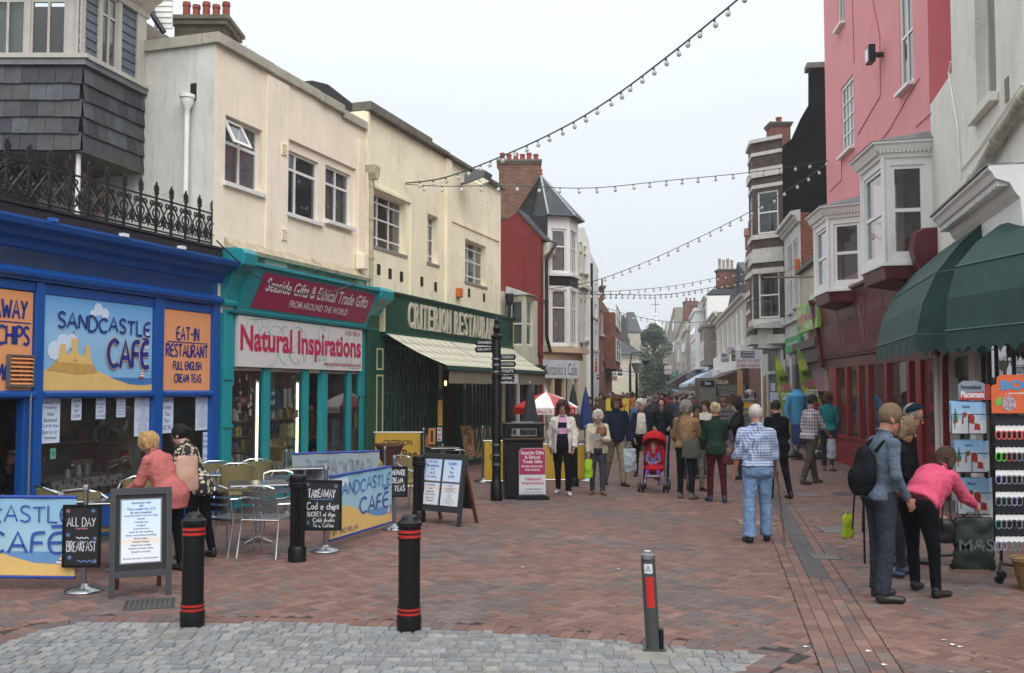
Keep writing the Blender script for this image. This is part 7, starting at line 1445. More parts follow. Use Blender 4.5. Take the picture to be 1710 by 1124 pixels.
aboard('black framed menu board holding four blue sheets in two rows',pl,pr,0,w,.98,atan2(pr.y-pl.y,pr.x-pl.x),[(.085,.05+x_-.02,.6,.9,['All Day','Breakfast','Only','£4.35','6 x items'],(0,1)),(.05+x_+.025,w-.08,.6,.9,['Cream','Tea','For','£2.90'],(0,)),(.085,.05+x_-.02,.27,.57,['Freshly','Hand','Battered','Cod & chips','Eat in or','Takeaway'],(0,)),(.05+x_+.025,w-.08,.27,.57,MENU[:12],(2,))])
p=G(889,834);t=thing('pavement_sign','burgundy and white swing sign for gifts in front of the litter bin','sign',WF,p.x,p.y,0,.05,local=True)
def rrect(w,z0,z1,r,n=6):pts=[(-w/2,z0),(w/2,z0)];pts+=[(w/2-r+r*cos(pi/2*i/n),z1-r+r*sin(pi/2*i/n))for i in range(n+1)];pts+=[(-w/2+r-r*sin(pi/2*i/n),z1-r+r*cos(pi/2*i/n))for i in range(n+1)];return pts
b=MB();b.prism(rrect(.46,.08,.88,.07),-.01,.02,'y');b.build('panel',mat('white_swirl_panel','#c2c2c6',.5,var=.05),t);b=MB();b.prism(rrect(.45,.43,.875,.065),-.016,-.0102,'y');b.build('burgundy_half',BURG,t);b=MB();b.prism([(-.29,0),(.29,0),(.27,.06),(.2,.09),(-.2,.09),(-.27,.06)],-.13,.15,'y');b.build('rubber_base',BPL,t,bevel=.01)
def tl(t,L,y,bold=.01):
 for s,x0,x1,z0,z1,m_ in L:b=MB();put_text(b,s,x0,x1,z0,z1,y,bold=bold);b.build('lettering',m_,t)
tl(t,[('Seaside Gifts',-.2,.2,.775,.835,WL),('& Ethical',-.13,.13,.7,.755,WL),('Trade Gifts',-.17,.17,.625,.68,WL),('FROM AROUND',-.19,.18,.55,.585,WL),('THE WORLD',-.13,.13,.49,.525,WL),('Natural',-.12,.14,.33,.385,CRIM),('Inspirations',-.18,.2,.25,.31,CRIM),('01305 784514',-.12,.16,.165,.19,INK),('www.natural-inspirations.co.uk',-.19,.19,.115,.135,INK)],-.018)
p=G(873,834);t=thing('litter_bin','square black litter bin with a gold line and lettered Litter','bin',WF,p.x,p.y+.3,0,.08,local=True);b=MB();b.box(-.33,.33,-.3,.3,.02,1.0);b.build('body',BPL,t,bevel=.015);b=MB();b.box(-.36,.36,-.33,.33,1.0,1.06);b.box(-.345,-.25,-.315,.315,1.06,1.27);b.box(.25,.345,-.315,.315,1.06,1.27);b.box(-.25,.25,-.315,-.2,1.06,1.08);b.box(-.25,.25,-.315,.315,1.22,1.27);b.box(-.36,.36,-.33,.33,1.27,1.31);b.build('hood',BPL,t,bevel=.01);b=MB();b.box(-.2,.2,-.335,-.318,1.09,1.105);b.box(-.2,.2,-.335,-.318,1.205,1.218);b.box(-.215,-.2,-.335,-.318,1.09,1.218);b.box(.2,.215,-.335,-.318,1.09,1.218);b.build('steel_slot_rim',STEEL,t);b=MB();b.box(-.33,.33,-.34,-.331,1.035,1.05);b.build('gold_line',BRASS,t);b=MB();b.box(-.2,.2,-.1,.1,1.31,1.33);b.build('lid_plate',STEEL,t)
tl(t,[('Litter',-.08,.08,1.062,1.085,BRASS)],-.345)
p=G(829,836);t=thing('finger_post','black fingerpost with silver bands and six direction arms','signpost',WF,p.x,p.y,0,local=True);b=MB();b.lathe([(.1,0),(.1,.3),(.08,.34),(.075,.4),(.075,2.75),(.06,2.8)],n=20);b.build('post',BPL,t,smooth=True);b=MB();b.lathe([(.075,2.75),(.1,2.78),(.1,2.82),(.05,2.86),(.07,2.95),(.03,3.02),(.045,3.08),(0,3.16)],n=16);b.build('finial',BPL,t,smooth=True)
for z in(.62,.78,.95,2.42,2.32,2.2,2.1):b=MB();b.lathe([(.078,z-.02),(.09,z-.015),(.09,z+.015),(.078,z+.02)],n=20);b.build('silver_band',STEEL if z<1 or z>2.15 else BPL,t,smooth=True)
for i,(z,s,w,txt)in enumerate(((2.7,-1,.28,'TOWN BRIDGE'),(2.58,-1,.28,'QUAY'),(2.45,1,.24,'THE BEACH'),(2.33,1,.24,'STATION'),(2.21,1,.24,'TOILETS'),(2.09,1,.22,'CAR PARK'))):
 b=MB();x0,x1=s*.07,s*(.07+w);b.prism([(x0,z-.05),(x1,z-.05),(x1+s*.03,z),(x1,z+.05),(x0,z+.05)][::s],-.015,.015,'y');o=b.build('direction_arm',BPL,t);b=MB();put_text(b,txt,min(x0,x1)+.02,max(x0,x1)-.02,z-.02,z+.025,-.018);b.build('lettering',WL,o)
YB=mat('mustard_banner','#b58f2c',.7,var=.08,vs=2,bump=.2,bs=5);YB2=mat('yellow_banner','#b08f1e',.7,var=.06)
def ybar(lab,px0,px1,yt,yb,Y,full=True,m_=YB):
 p0,p1=AT(px0,yb,Y),AT(px1,yt,Y);w,h=p1.x-p0.x,p1.z-p0.z;t=thing('cafe_bar_banner',lab,'banner',WF,p0.x,Y,0,group='yellow café bar banners',local=True);z0=p0.z
 b=MB();b.box(0,w,-.005,.005,z0,z0+h);b.build('banner_cloth',m_,t)
 for z in(z0,z0+h):b=MB();b.tube([(-.03,0,z),(w+.05,0,z)],.012,6);b.build('pole',STEEL,t)
 if full:L=[('CRITERION',.18,.82,.76,.86),('Cafe',.06,.45,.5,.68),('Bar',.6,.93,.5,.68)]
 else:L=[('C',.5,.62,.76,.86),('Ca',.25,.6,.5,.68)]
 tl(t,[(s,w*a,w*b_,z0+h*c,z0+h*d,IRONB)for s,a,b_,c,d in L],-.007,.02)
 if full:b=MB();[ribbon(b,[(w*.52+r*w*cos(i*.5),z0+h*zz+r*h*.45*sin(i*.5))for i in range(14)],.012,-.008)for r,zz in((.13,.32),(.1,.25),(.15,.2),(.06,.45))];b.build('cup_line_drawing',IRONB,t)
 return t
ybar('mustard café bar banner with a coffee cup line drawing outside the restaurant',626,702,722,812,19.6);ybar('yellow banner half hidden behind the fingerpost',809,845,736,803,20.4,False,YB2);ybar('yellow banner behind the woman in the white jacket',905,976,742,801,21.0,False,YB2)
for px,py,lab in((707,812,'steel post right of the mustard banner'),(806,803,'steel post left of the yellow banner by the fingerpost'),(978,801,'steel post between the two women, end of the yellow banner')):post_(px,py+2,lab,1.15)
t=gthing('urn_planter','terracotta brown urn beside the mustard banner','planter',650,826);b=MB();b.lathe([(.14,0),(.14,.2),(.08,.25),(.07,.5),(.16,.62),(.24,.85),(.27,.88),(.27,.92),(.2,.92),(.18,.85),(0,.84)],n=18);b.build('urn',mat('dark_terracotta','#5b3a2c',.8,var=.2),t,smooth=True)
OFR=mat('orange_wood_frame','#b5702a',.5,kind='bloom',col2='#8f5520')
def easel(lab,px0,px1,yt,yb,Y,k,inner,txt=(),name='framed_board'):
 p0,p1=AT(px0,yb,Y),AT(px1,yt,Y);w,h=p1.x-p0.x,p1.z-p0.z;t=thing(name,lab,'board',WF,p0.x,Y,max(p0.z,0),local=True);f=.05
 sk=lambda b:(setattr(b,'v',[(x+k*(h-z),y+.12*z,z)for x,y,z in b.v]),b)[1]
 b=MB();b.box(0,f,0,.03,0,h);b.box(w-f,w,0,.03,0,h);b.box(f,w-f,0,.03,0,f);b.box(f,w-f,0,.03,h-f,h);sk(b).build('frame',OFR,t);b=MB();b.box(f,w-f,.01,.02,f,h-f);sk(b).build('picture',inner,t)
 for i,s in enumerate(txt):b=MB();put_text(b,s,f*1.5,w-f*1.5,h*.1+i*h*.08,h*.15+i*h*.08,.005);sk(b).build('lettering',CHW,t)
easel('orange framed picture board standing at the restaurant entrance',768,786,711,761,24.5,.18,mat('brown_photo_print','#6d4a38',.6,kind='floral',sc=8,col2='#b08a60'),('and','more'))
for px0,px1,yt,yb,lab in((715,727,715,742,'orange framed chalkboard outside the restaurant, nearer one'),(711,716,726,748,'narrow orange framed chalkboard half hidden by the nearer one')):easel(lab,px0,px1,yt,yb,21.2,0,CHALK,('menu',))
for nm,px0,px1,yt,yb,Y,lab,m_,ln in(('yellow_poster',731,739,668,711,21.8,'tall yellow and red poster at the restaurant door',mat('yellow_poster','#b5922a',.6),['Y','O','U']),('white_poster',730,738,714,737,21.7,'white notice under the yellow poster',LB,['open','food','bar'])):
 t,a,c=slab(nm,lab,'poster',px0,px1,yt,yb,Y,m_,.02)
 for i,s in enumerate(ln):stx(t,s,.15,.85,.68-i*.3,.92-i*.3,RDL,a,c,Y)
def alu_chair():
 t=thing('aluminium_chair','slatted aluminium café chair nearest the left ringed bollard','chair',WF,0,0,0,0,'slatted aluminium café chairs',local=True);q=.011
 for s in(-1,1):
  b=MB();b.tube([(s*.26,-.24,0),(s*.25,-.22,.42),(s*.27,-.2,.62),(s*.27,-.1,.67),(s*.26,.2,.66),(s*.2,.25,.66)],q,8);b.build('front_leg_and_arm',ALU,t,smooth=True);b=MB();b.tube([(s*.23,.32,0),(s*.22,.22,.42),(s*.2,.25,.66),(s*.19,.29,.78)],q,8);b.build('rear_leg',ALU,t,smooth=True)
 b=MB();b.tube([(-.19,.29,.78),(-.1,.3,.81),(.1,.3,.81),(.19,.29,.78)],q,8);b.build('top_rail',ALU,t,smooth=True);b=MB();b.tube([(-.24,-.22,.42),(.24,-.22,.42)],q,6);b.tube([(-.22,.22,.42),(.22,.22,.42)],q,6);b.build('seat_frame',ALU,t)
 for i in range(7):b=MB();y=-.22+i*.066;b.box(-.22,.22,y,y+.052,.43-.01*sin(i*.5),.436-.01*sin(i*.5));b.build('seat_slat',ALU,t)
 for i in range(3):b=MB();z=.52+i*.085;b.tr(0,.0);b.box(-.2,.2,.245+i*.012,.252+i*.012,z,z+.06);b.build('back_slat',ALU,t)
 return t
WICK=mat('tan_woven_cane','#716743',.8,var=.3,vs=60,bump=.8,bs=90)
def wick_chair():
 t=thing('woven_chair','x','chair',WF,0,0,0,0,'tan woven café chairs with steel frames',local=True);q=.012
 for s in(-1,1):b=MB();b.tube([(s*.25,-.24,0),(s*.24,-.2,.43)],q,6);b.build('leg',ALU,t);b=MB();b.tube([(s*.22,.28,0),(s*.21,.2,.43)],q,6);b.build('leg',ALU,t)
 b=MB();b.tube([(.24,-.22,.42),(.28,-.22,.62),(.29,0,.68),(.25,.22,.78),(.12,.31,.83),(-.12,.31,.83),(-.25,.22,.78),(-.29,0,.68),(-.28,-.22,.62),(-.24,-.22,.42)],q,8);b.build('arm_hoop',ALU,t,smooth=True);b=MB();b.box(-.22,.22,-.22,.22,.42,.445);b.build('seat',WICK,t,bevel=.01);b=MB();n=10
 for i in range(n):a0,a1=[pi*.16+pi*.68*k/n for k in(i,i+1)];b.hexa([(.25*cos(a1),.08+.22*sin(a1),.45),(.25*cos(a0),.08+.22*sin(a0),.45),(.24*cos(a0),.07+.2*sin(a0),.45),(.24*cos(a1),.07+.2*sin(a1),.45)],[(.27*cos(a1),.08+.24*sin(a1),.8),(.27*cos(a0),.08+.24*sin(a0),.8),(.26*cos(a0),.07+.22*sin(a0),.8),(.26*cos(a1),.07+.22*sin(a1),.8)])
 b.build('back',WICK,t,smooth=True);return t
ch=alu_chair();p=G(385,925);ch.location=(p.x,p.y,0);ch.rotation_euler=(0,0,2.7)
for px,py,r,lab in((446,926,3.0,'slatted aluminium café chair left of the TAKEAWAY chalkboard'),(470,893,.4,'slatted aluminium café chair behind the fluted bollard'),(604,872,-1.2,'slatted aluminium café chair inside the beach banner'),(758,805,1.9,'slatted aluminium café chair by the restaurant table')):p=G(px,py);copy_tree(ch,(p.x,p.y,0),r,lab)
wc=wick_chair();W_=[(357,868,0.2,'woven tan chair back against the blue shop post'),(424,862,.1,'woven tan chair by the gift shop window'),(395,875,.3,'woven tan chair between the other two, turned to the table'),(318,900,1.6,'woven tan chair right beside the woman in the patterned blouse'),(235,915,.3,'woven tan chair behind the pink jacket'),(150,955,1.0,'woven tan chair behind the ALL DAY BREAKFAST board'),(110,935,2.4,'woven tan chair nearest the café door'),(690,850,1.0,'woven tan chair near the four sheet board')]
for i,(px,py,r,lab)in enumerate(W_):
 p=G(px,py);o=wc if i==0 else copy_tree(wc);o.location=(p.x,p.y,0);o.rotation_euler=(0,0,r);o['label']=lab
def ctable(px,py,lab,w=.62,m_=STEEL):t=gthing('cafe_table',lab,'table',px,py,.3,'square steel café tables');b=MB();b.box(-w/2,w/2,-w/2,w/2,.71,.735);b.build('table_top',m_,t,bevel=.008);b=MB();b.tube([(0,0,.05),(0,0,.7)],.03,10);b.build('column',ALU,t,smooth=True);b=MB();[b.tube([(0,0,.07),(.25*cos(a),.25*sin(a),.01)],.018,6)for a in(.8,2.37,3.94,5.5)];b.build('foot',ALU,t)
for px,py,lab,w in((430,905,'steel café table behind the aluminium chairs',.7),(330,880,'steel café table against the café window at the right',.6),(205,950,'steel café table behind the large menu board',.7),(95,950,'steel café table by the café door',.6),(508,862,'steel café table behind the TAKEAWAY board',.6),(738,808,'steel café table outside the restaurant',.6)):ctable(px,py,lab,w)
def inside(px,d):return L1.U(px,-d)
t=thing('dining_table','table under a white patterned oilcloth behind the café glass','table',L1,inside(130,.7),.7,0);u=inside(125,.6);b=MB();b.box(u-.75,u+.55,.25,1.0,.72,.74);b.box(u-.75,u+.55,.24,.25,.6,.74);b.build('oilcloth',mat('white_patterned_oilcloth','#b9b9b2',.4,kind='floral',sc=14,col2='#7d3a44'),t)
for x in(u-.65,u+.45):b=MB();b.box(x,x+.05,.4,.45,.02,.72);b.build('leg',WOODS,t)
for i,(dx,h,c,nm,lab)in enumerate(((-.25,.1,'#d0d2d6','salt_pot','white salt pot on the oilcloth'),(-.18,.1,'#3d4a66','pepper_pot','dark blue pepper pot on the oilcloth'),(-.05,.14,'#c9cbd0','napkin_glass','glass of white napkins on the oilcloth'),(.1,.16,'#9fa3a8','sugar_shaker','sugar shaker on the oilcloth'))):b=MB();b.lathe([(.035,0),(.038,h*.6),(.025,h),(0,h+.02)],(u+dx,.45,.742),10);o=b.build(nm,mat(nm,c,.3),smooth=True);o.location=L1.o;o.rotation_euler=(0,0,L1.a);tag(o,lab,'cruet')
for k,(px,d)in enumerate(((160,.9),(185,1.3),(20,1.0))):
 u=inside(px,d);t=thing('wooden_chair',('slat backed wooden chair inside the café, at the oilcloth table','slat backed wooden chair behind the one at the oilcloth table','wooden chair back seen through the open café door')[k],'chair',L1,u,d,0)
 b=MB();b.box(u-.2,u+.2,d-.2,d+.2,.43,.46);b.build('seat',WOODS,t);b=MB();b.box(u-.2,u+.2,d+.18,d+.2,.82,.9);b.build('top_rail',WOODS,t)
 for i in range(4):b=MB();b.box(u-.17+i*.1,u-.13+i*.1,d+.18,d+.2,.46,.82);b.build('slat',WOODS,t)
 for x in(u-.2,u+.16):b=MB();b.box(x,x+.04,d+.16,d+.2,.02,.43);b.box(x,x+.04,d-.2,d-.16,.02,.43);b.build('leg',WOODS,t)
for i,(px,c,lab)in enumerate(((140,'#6d2a28','dark red'),(170,'#25282c','black'),(179,'#4a4f4c','grey'))):u,z=L1.at(px,735,-1.2);b=MB();b.box(u-.09,u+.09,1.2,1.3,z,z+.14);b.prism([(u-.11,z+.14),(u,z+.24),(u+.11,z+.14)],1.19,1.31,'y');o=b.build('model_beach_hut',mat('hut_'+lab.replace(' ','_'),c,.6));o.location=L1.o;o.rotation_euler=(0,0,L1.a);tag(o,lab+' model beach hut on a shelf inside the café','ornament')
u,z=L1.at(155,735,-1.2);b=MB();b.box(u-.8,u+.8,1.15,1.35,z-.025,z-.002);o=b.build('wall_shelf',WOODS);o.location=L1.o;o.rotation_euler=(0,0,L1.a);tag(o,'wooden shelf under the beach huts inside the café','shelf');b=MB();b.box(u-1.6,u+1.6,1.36,1.4,.02,3.2);o=b.build('inner_wall',MC['cafe_brown_wall'],kind='structure');o.location=L1.o;o.rotation_euler=(0,0,L1.a)
def parasol_open(px,pyap,pyrim,w_px,Y,lab):
 c=AT(px,pyap,Y);r=w_px/2/FOC*Y;zr=AT(px,pyrim,Y).z;t=thing('parasol',lab,'parasol',WF,c.x,Y,0,local=True);b=MB();b.tube([(0,0,0),(0,0,c.z+.05)],.02,8);b.build('pole',WHITEP,t);b=MB();b.lathe([(.25,0),(.25,.08),(.05,.1)],n=16);b.build('base',BPL,t);n=8
 for k in range(n):
  a0,a1=2*pi*k/n+.2,2*pi*(k+1)/n+.2;b=MB();R_q=[(0,c.z),(r*.5,c.z-(c.z-zr)*.4),(r,zr)]
  for(r0,z0),(r1,z1)in zip(R_q,R_q[1:]):b.poly([(r0*cos(a0),r0*sin(a0),z0),(r1*cos(a0),r1*sin(a0),z1),(r1*cos(a1),r1*sin(a1),z1),(r0*cos(a1),r0*sin(a1),z0)])
  b.poly([(r*cos(a0),r*sin(a0),zr),(r*cos(a0)*.99,r*sin(a0)*.99,zr-.16),(r*cos(a1)*.99,r*sin(a1)*.99,zr-.16),(r*cos(a1),r*sin(a1),zr)]);b.build('canopy_panel',(REDR,WHITEP)[k%2],t)
 for k in(5,6):a0,a1=2*pi*k/n+.2,2*pi*(k+1)/n+.2;m_=(a0+a1)/2;b=MB().tr(r*.925*cos(m_),r*.925*sin(m_),m_+pi/2);put_text(b,"WALL'S",-.25,.25,zr-.12,zr-.04,-.02,bold=.01);b.build('lettering',(WL,RDL)[k%2==1]if k%2==0 else RDL,t)
parasol_open(912,654,680,112,23.5,'open red and white parasol behind the litter bin')
def parasol_shut(px,pyt,Y,lab,m_):c=AT(px,pyt,Y);t=thing('closed_parasol',lab,'parasol',WF,c.x,Y,0,local=True);z=c.z;b=MB();b.lathe([(.2,z-1.15),(.19,z-.9),(.14,z-.6),(.07,z-.2),(.02,z-.04)],n=9);b.build('folded_canopy',m_,t);b=MB();b.tube([(0,0,0),(0,0,z)],.02,6);b.lathe([(.03,z-.04),(.03,z),(0,z+.05)],n=8);b.build('pole',STEEL,t)
DG=mat('dark_grey_canvas','#26282a',.8,var=.2,bump=.4,bs=8);NB=mat('navy_canvas','#1c3470',.8,var=.15,bump=.4,bs=8)
parasol_shut(885,640,19.5,'closed dark grey parasol behind the litter bin',DG);parasol_shut(957,643,27,'closed dark parasol right of the red and white one',DG);parasol_shut(978,648,27.5,'closed navy blue parasol near the café banner',NB)
t,a,c=slab('sale_board','yellow board with red BUY lettering behind the man in the navy jacket','sign',1012,1050,666,720,26,mat('yellow_board','#c9b72c',.5),.05,(.1,.9));stx(t,'BUY',.3,.92,.62,.84,RDL,a,c,26,.03);stx(t,'TO',.45,.9,.3,.5,RDL,a,c,26,.03)
t,a,c=slab('pink_notice','small magenta sign in the crowd left of the telephone panel','sign',1156,1165,671,678,28,mat('magenta_sign','#8f2f6a',.5),.03)
FLG=mat('lime_feather_flag','#7a9630',.6,kind='floral',sc=2.6,col2='#a8b83c',var=.1)
def flag(px0,py0,px1,py1,Y,lab):
 a,c=AT(px1,py1,Y),AT(px0,py0,Y);t=thing('feather_flag',lab,'flag',WF,a.x,Y,0,group='green feather flags',local=True);H_=c.z;dx=c.x-a.x;b=MB();n=12;P0=lambda f:(dx*f-.12*sin(pi*f),.18+(H_-.18)*f)
 w=lambda f:.5*(1-f**3)+.02;b.tube([(P0(i/n)[0],0,P0(i/n)[1])for i in range(n+1)],.015,6);b.build('pole',GM,t);b=MB()
 for i in range(1,n):f0,f1=i/n,(i+1)/n;b.poly([(P0(f0)[0],-.02,P0(f0)[1]),(P0(f0)[0]+w(f0),-.02+.03*sin(i),P0(f0)[1]),(P0(f1)[0]+w(f1),-.02+.03*sin(i+1),P0(f1)[1]),(P0(f1)[0],-.02,P0(f1)[1])])
 s=b.build('flag_cloth',FLG,t);
 for k,(f,h_,txt,m_)in enumerate(((.72,.16,'WE',IRONB),(.62,.2,'LOVE',pnk),(.53,.2,'GIFTS',WL),(.24,.22,'TOYS',pnk),(.14,.22,'NOW',blu))):b=MB();x,z=P0(f);put_text(b,txt,x+.05,x+w(f)-.04,z,z+h_,-.06,bold=.03);b.build('lettering',m_,s)
 b=MB();x,z=P0(.38);b.poly([(x+w(.38)/2+.17*cos(i)*(1+.2*sin(3*i)),-.055,z+.05+.22*sin(i))for i in[k*pi/7 for k in range(14)]]);b.build('printed_splash',REDR,s);b=MB();b.lathe([(.25,0),(.25,.06),(.04,.2)],n=12);b.build('base',BPL,t)
flag(1294,593,1325,706,28,'green feather flag leaning left of the white columns');flag(1331,580,1366,690,27.3,'green feather flag nearer the toy shop door')
p=AT(1332,700,27);t=thing('clothes_dummy','headless stand wearing a bright blue hooded top between the flags','mannequin',WF,p.x,27,0,local=True);LBL=mat('light_blue_fleece','#3f8fb8',.9,bump=.4,bs=12);b=MB();b.lathe([(.17,.95),(.2,1.15),(.2,1.5),(.24,1.72),(.12,1.84),(.1,1.9),(.05,1.86)],n=14);b.build('hooded_top',LBL,t,smooth=True);b=MB();[b.tube([(s*.2,0,1.72),(s*.3,0,1.4),(s*.27,-.05,1.05)],[.08,.07,.055],8)for s in(-1,1)];b.build('sleeve',LBL,t,smooth=True);b=MB();b.lathe([(.14,.4),(.18,.6),(.17,.96)],n=12);b.build('blue_shorts',NB,t,smooth=True);b=MB();b.tube([(0,0,0),(0,0,1.95)],.02,6);b.lathe([(.2,0),(.2,.03),(.03,.05)],n=12);b.build('stand',IRONB,t)
p=AT(1253,690,31);t=thing('kiddie_ride_bin','yellow and grey dispenser on a post beside the dark shop door','dispenser',WF,p.x,31,0,local=True);b=MB();b.lathe([(.2,1.1),(.22,1.15),(.22,1.5),(.2,1.52)],n=14);b.build('yellow_body',mat('yellow_plastic','#c99a1c',.4),t,smooth=True);b=MB();b.ball((0,0,1.7),.2,12,8);b.build('dome',SHOPGLASS,t,smooth=True);b=MB();b.lathe([(.24,1.5),(.24,1.58),(.2,1.6)],n=14);b.tube([(0,0,0),(0,0,1.1)],.05,8);b.build('grey_stand',GM,t)
p=AT(1225,700,27);t=thing('slatted_bench','grey slatted bench back half hidden by the standing group','bench',WF,p.x,27,0,local=True)
for i in range(4):b=MB();b.box(-.55,.45,-.02,.02,.95+i*.12,1.03+i*.12);b.build('slat',GM,t)
for x in(-.5,.4):b=MB();b.box(x,x+.05,.02,.06,0,1.4);b.build('upright',GM,t)
t,a,c=slab('cafe_windscreen','brown windscreen panels around the seats under the brown awning','screen',1200,1238,661,690,34,MC['brown_canvas'],.04,(.02,.5,.97));stx(t,'BELLA ITALIA',.15,.85,.3,.55,CREAMP,a,c,34)
RK=mat('black_wire','#141416',.4,.3);PM=mat('placemat_print','#9fc0dc',.4,kind='sky_print',z0=0,z1=.3,stops=[(0,'#dfe4ea'),(.45,'#dbe4ee'),(.5,'#a9c8e4'),(1,'#8db6dc')],var=.05)
pr_=AT(1625,800,10.6);t=thing('placemat_rack','revolving black wire rack of placemats behind the pink hoodie woman','display rack',WF,pr_.x,10.75,0,-.1,local=True);yk=10.75
b=MB();b.tube([(0,.1,.1),(0,.1,1.95)],.02,8);b.build('spindle',RK,t)
for a_ in(.3,1.5,2.8,4.0,5.3):b=MB();b.tube([(0,.1,.12),(.32*cos(a_),.1+.32*sin(a_),.08)],.016,6);b.build('foot',RK,t);b=MB();b.lathe([(0,-.02),(.035,-.02),(.035,.02),(0,.02)],(.32*cos(a_),.1+.32*sin(a_),.036),10,'y');b.build('castor',BPL,t)
def xz(px,py,Y=yk-.1):q=AT(px,py,Y);return q.x-pr_.x,q.z
SNT=mat('santa_red','#a8322a',.6);TAN=mat('deer_tan','#8f5a34',.6);GRP=mat('tree_green_print','#2f7a44',.6);SNOW=mat('snow_print','#cdd3dc',.6)
for ti,(yt,yb,nm,x0p,x1p)in enumerate(((672,724,'Charlie',1587,1639),(737,788,'Jake',1593,1644),(800,858,'Megan',1597,1650),(868,928,'',1630,1658))):
 x0,z1=xz(x0p,yt);x1,z0=xz(x1p,yb);w,h=x1-x0,z1-z0
 for k in(2,1,0):
  m_=thing('placemat',f'placemat stack with a snow scene, {("top", "second", "third", "lowest")[ti]} pocket of the rack, {("front", "middle", "back")[k]} sheet','placemat',WF,pr_.x+x0+k*.004,yk-.12+k*.03,z0+k*.008,.06,'printed placemats in the rack',local=True);b=MB();b.box(0,w,0,.006,0,h);b.build('sheet',PM,m_)
  if k:continue
  sx,sz=lambda f:w*f,lambda f:h*f
  for nn,mm,pts in(('snow_hill',SNOW,[(0,0),(1,0),(1,.4),(.8,.62),(.6,.68),(.42,.5),(.2,.42),(0,.3)]),('fir_tree',GRP,[(.05,.4),(.22,.4),(.13,.85)]),('deer',TAN,[(.33,.3),(.4,.3),(.4,.5),(.52,.55),(.5,.7),(.38,.68),(.35,.5)]),('red_sack',SNT,[(.56,.35),(.76,.3),(.78,.55),(.66,.65),(.56,.55)]),('red_sleigh',SNT,[(.75,.12),(.97,.1),(.95,.3),(.78,.34)]),('sign_arrow',TAN,[(.08,.15),(.12,.15),(.12,.32),(.2,.36),(.2,.42),(.04,.4),(.04,.34),(.08,.32)])):
   b=MB();b.poly([(sx(a),-.002-.0006*(nn!='snow_hill'),sz(c))for a,c in pts]);b.build(nn,mm,m_)
  if nm:b=MB();put_text(b,nm,sx(.34),sx(.62),sz(.82),sz(.92),-.003,bold=.01);b.build('lettering',INK,m_)
 s_=thing('placemat',f'placemats seen at an angle on the right face, {("top", "second", "third", "lowest")[ti]} row','placemat',WF,pr_.x+x1+.01,yk-.11,z0,.95,'side placemats in the rack',local=True);b=MB();b.box(0,w*.62,0,.012,0,h);b.build('sheet',PM,s_)
 b=MB();zz=z0+h*.62;b.tube([(x0+.01,-.14,z0),(x0+.01,-.16,zz),(x1+.02,-.16,zz),(x1+.2,.06,zz)],.005,5);b.tube([(x0+w*.55,-.16,zz),(x0+w*.55,-.16,z0),(x1,-.14,z0)],.005,5);b.tube([(x0,-.14,z0-.003),(x1,-.14,z0-.003),(0,.1,z0-.003)],.006,5);b.build('wire_pocket',RK,t)
x0,z1=xz(1600,636);x1,z0=xz(1645,668);h_t=thing('rack_header','red and blue header card reading Personalised Placemats on the rack','sign',WF,pr_.x+x0,yk-.1,z0,0,local=True);w,h=x1-x0,z1-z0;b=MB();b.prism([(0,0),(w,0),(w,h*.85),(w*.7,h),(w*.2,h),(0,h*.8)],0,.01,'y');b.build('card',mat('header_card','#7d8796',.5),h_t);b=MB();b.prism([(.01,0),(w-.01,0),(w-.01,h*.45),(.01,h*.3)],-.004,-.001,'y');b.build('red_band',SNT,h_t);tl(h_t,[('Personalised',w*.1,w*.85,h*.58,h*.78,INK),('Placemats',w*.08,w*.95,h*.12,h*.45,WL)],-.006,.03)
b=MB();b.tr(w,0,.8);b.box(.002,w*.6,0,.01,0,h*.82);b.build('card_side',SNT,h_t)
pb=AT(1690,800,10.0);yb_=10.0;t=thing('bracelet_rack','black rack of bracelets on white cards at the right edge','display rack',WF,pb.x,yb_,0,0,local=True)
def xb(px,py):q=AT(px,py,yb_);return q.x-pb.x,q.z
lx,zt_b=xb(1655,690);b=MB();
for x in(lx,lx+.85):b.box(x,x+.025,-.01,.015,.38,zt_b)
b.build('upright',RK,t);b=MB();b.box(lx+.025,lx+.85,.03,.035,.42,zt_b-.02);b.build('back_panel',mat('dark_peg_panel','#1e2128',.7),t)
cx_,cz_=xb(1672,928);b=MB();b.tube([(cx_,0,.4),(cx_,0,.2),(cx_-.02,-.02,.16)],.016,6);b.tube([(cx_,0,.17),(cx_-.1,-.14,.1)],.018,6);b.tube([(cx_,0,.17),(cx_+.3,.2,.1)],.018,6);b.build('leg',RK,t)
for x,y in((cx_-.1,-.15),(cx_+.3,.2),(cx_+.05,.1)):b=MB();b.lathe([(0,-.02),(.04,-.02),(.04,.02),(0,.02)],(x,y,.041),12,'y');b.build('castor',BPL,t)
hx0,hz0=xb(1655,690);hx1,hz1=xb(1720,626);hd=thing('rack_header','orange header card with blue bubble letters BO on the bracelet rack','sign',WF,pb.x+hx0-.005,yb_-.03,hz0,0,local=True);w,h=.8,hz1-hz0;b=MB();b.prism([(0,0),(w,0),(w,h),(.1,h),(.06,h*.93),(.055,h*.76),(.01,h*.72),(0,h*.66)],0,.012,'y');b.build('card',mat('orange_card','#c95a2a',.5,var=.08,vs=8),hd);tl(hd,[('BOBBLES',.09,.75,h*.6,h*.86,mat('blue_bubble_letter','#3f86b8',.4))],-.004,.05);tl(hd,[('...jewellery',.13,.4,h*.48,h*.55,WL)],-.004)
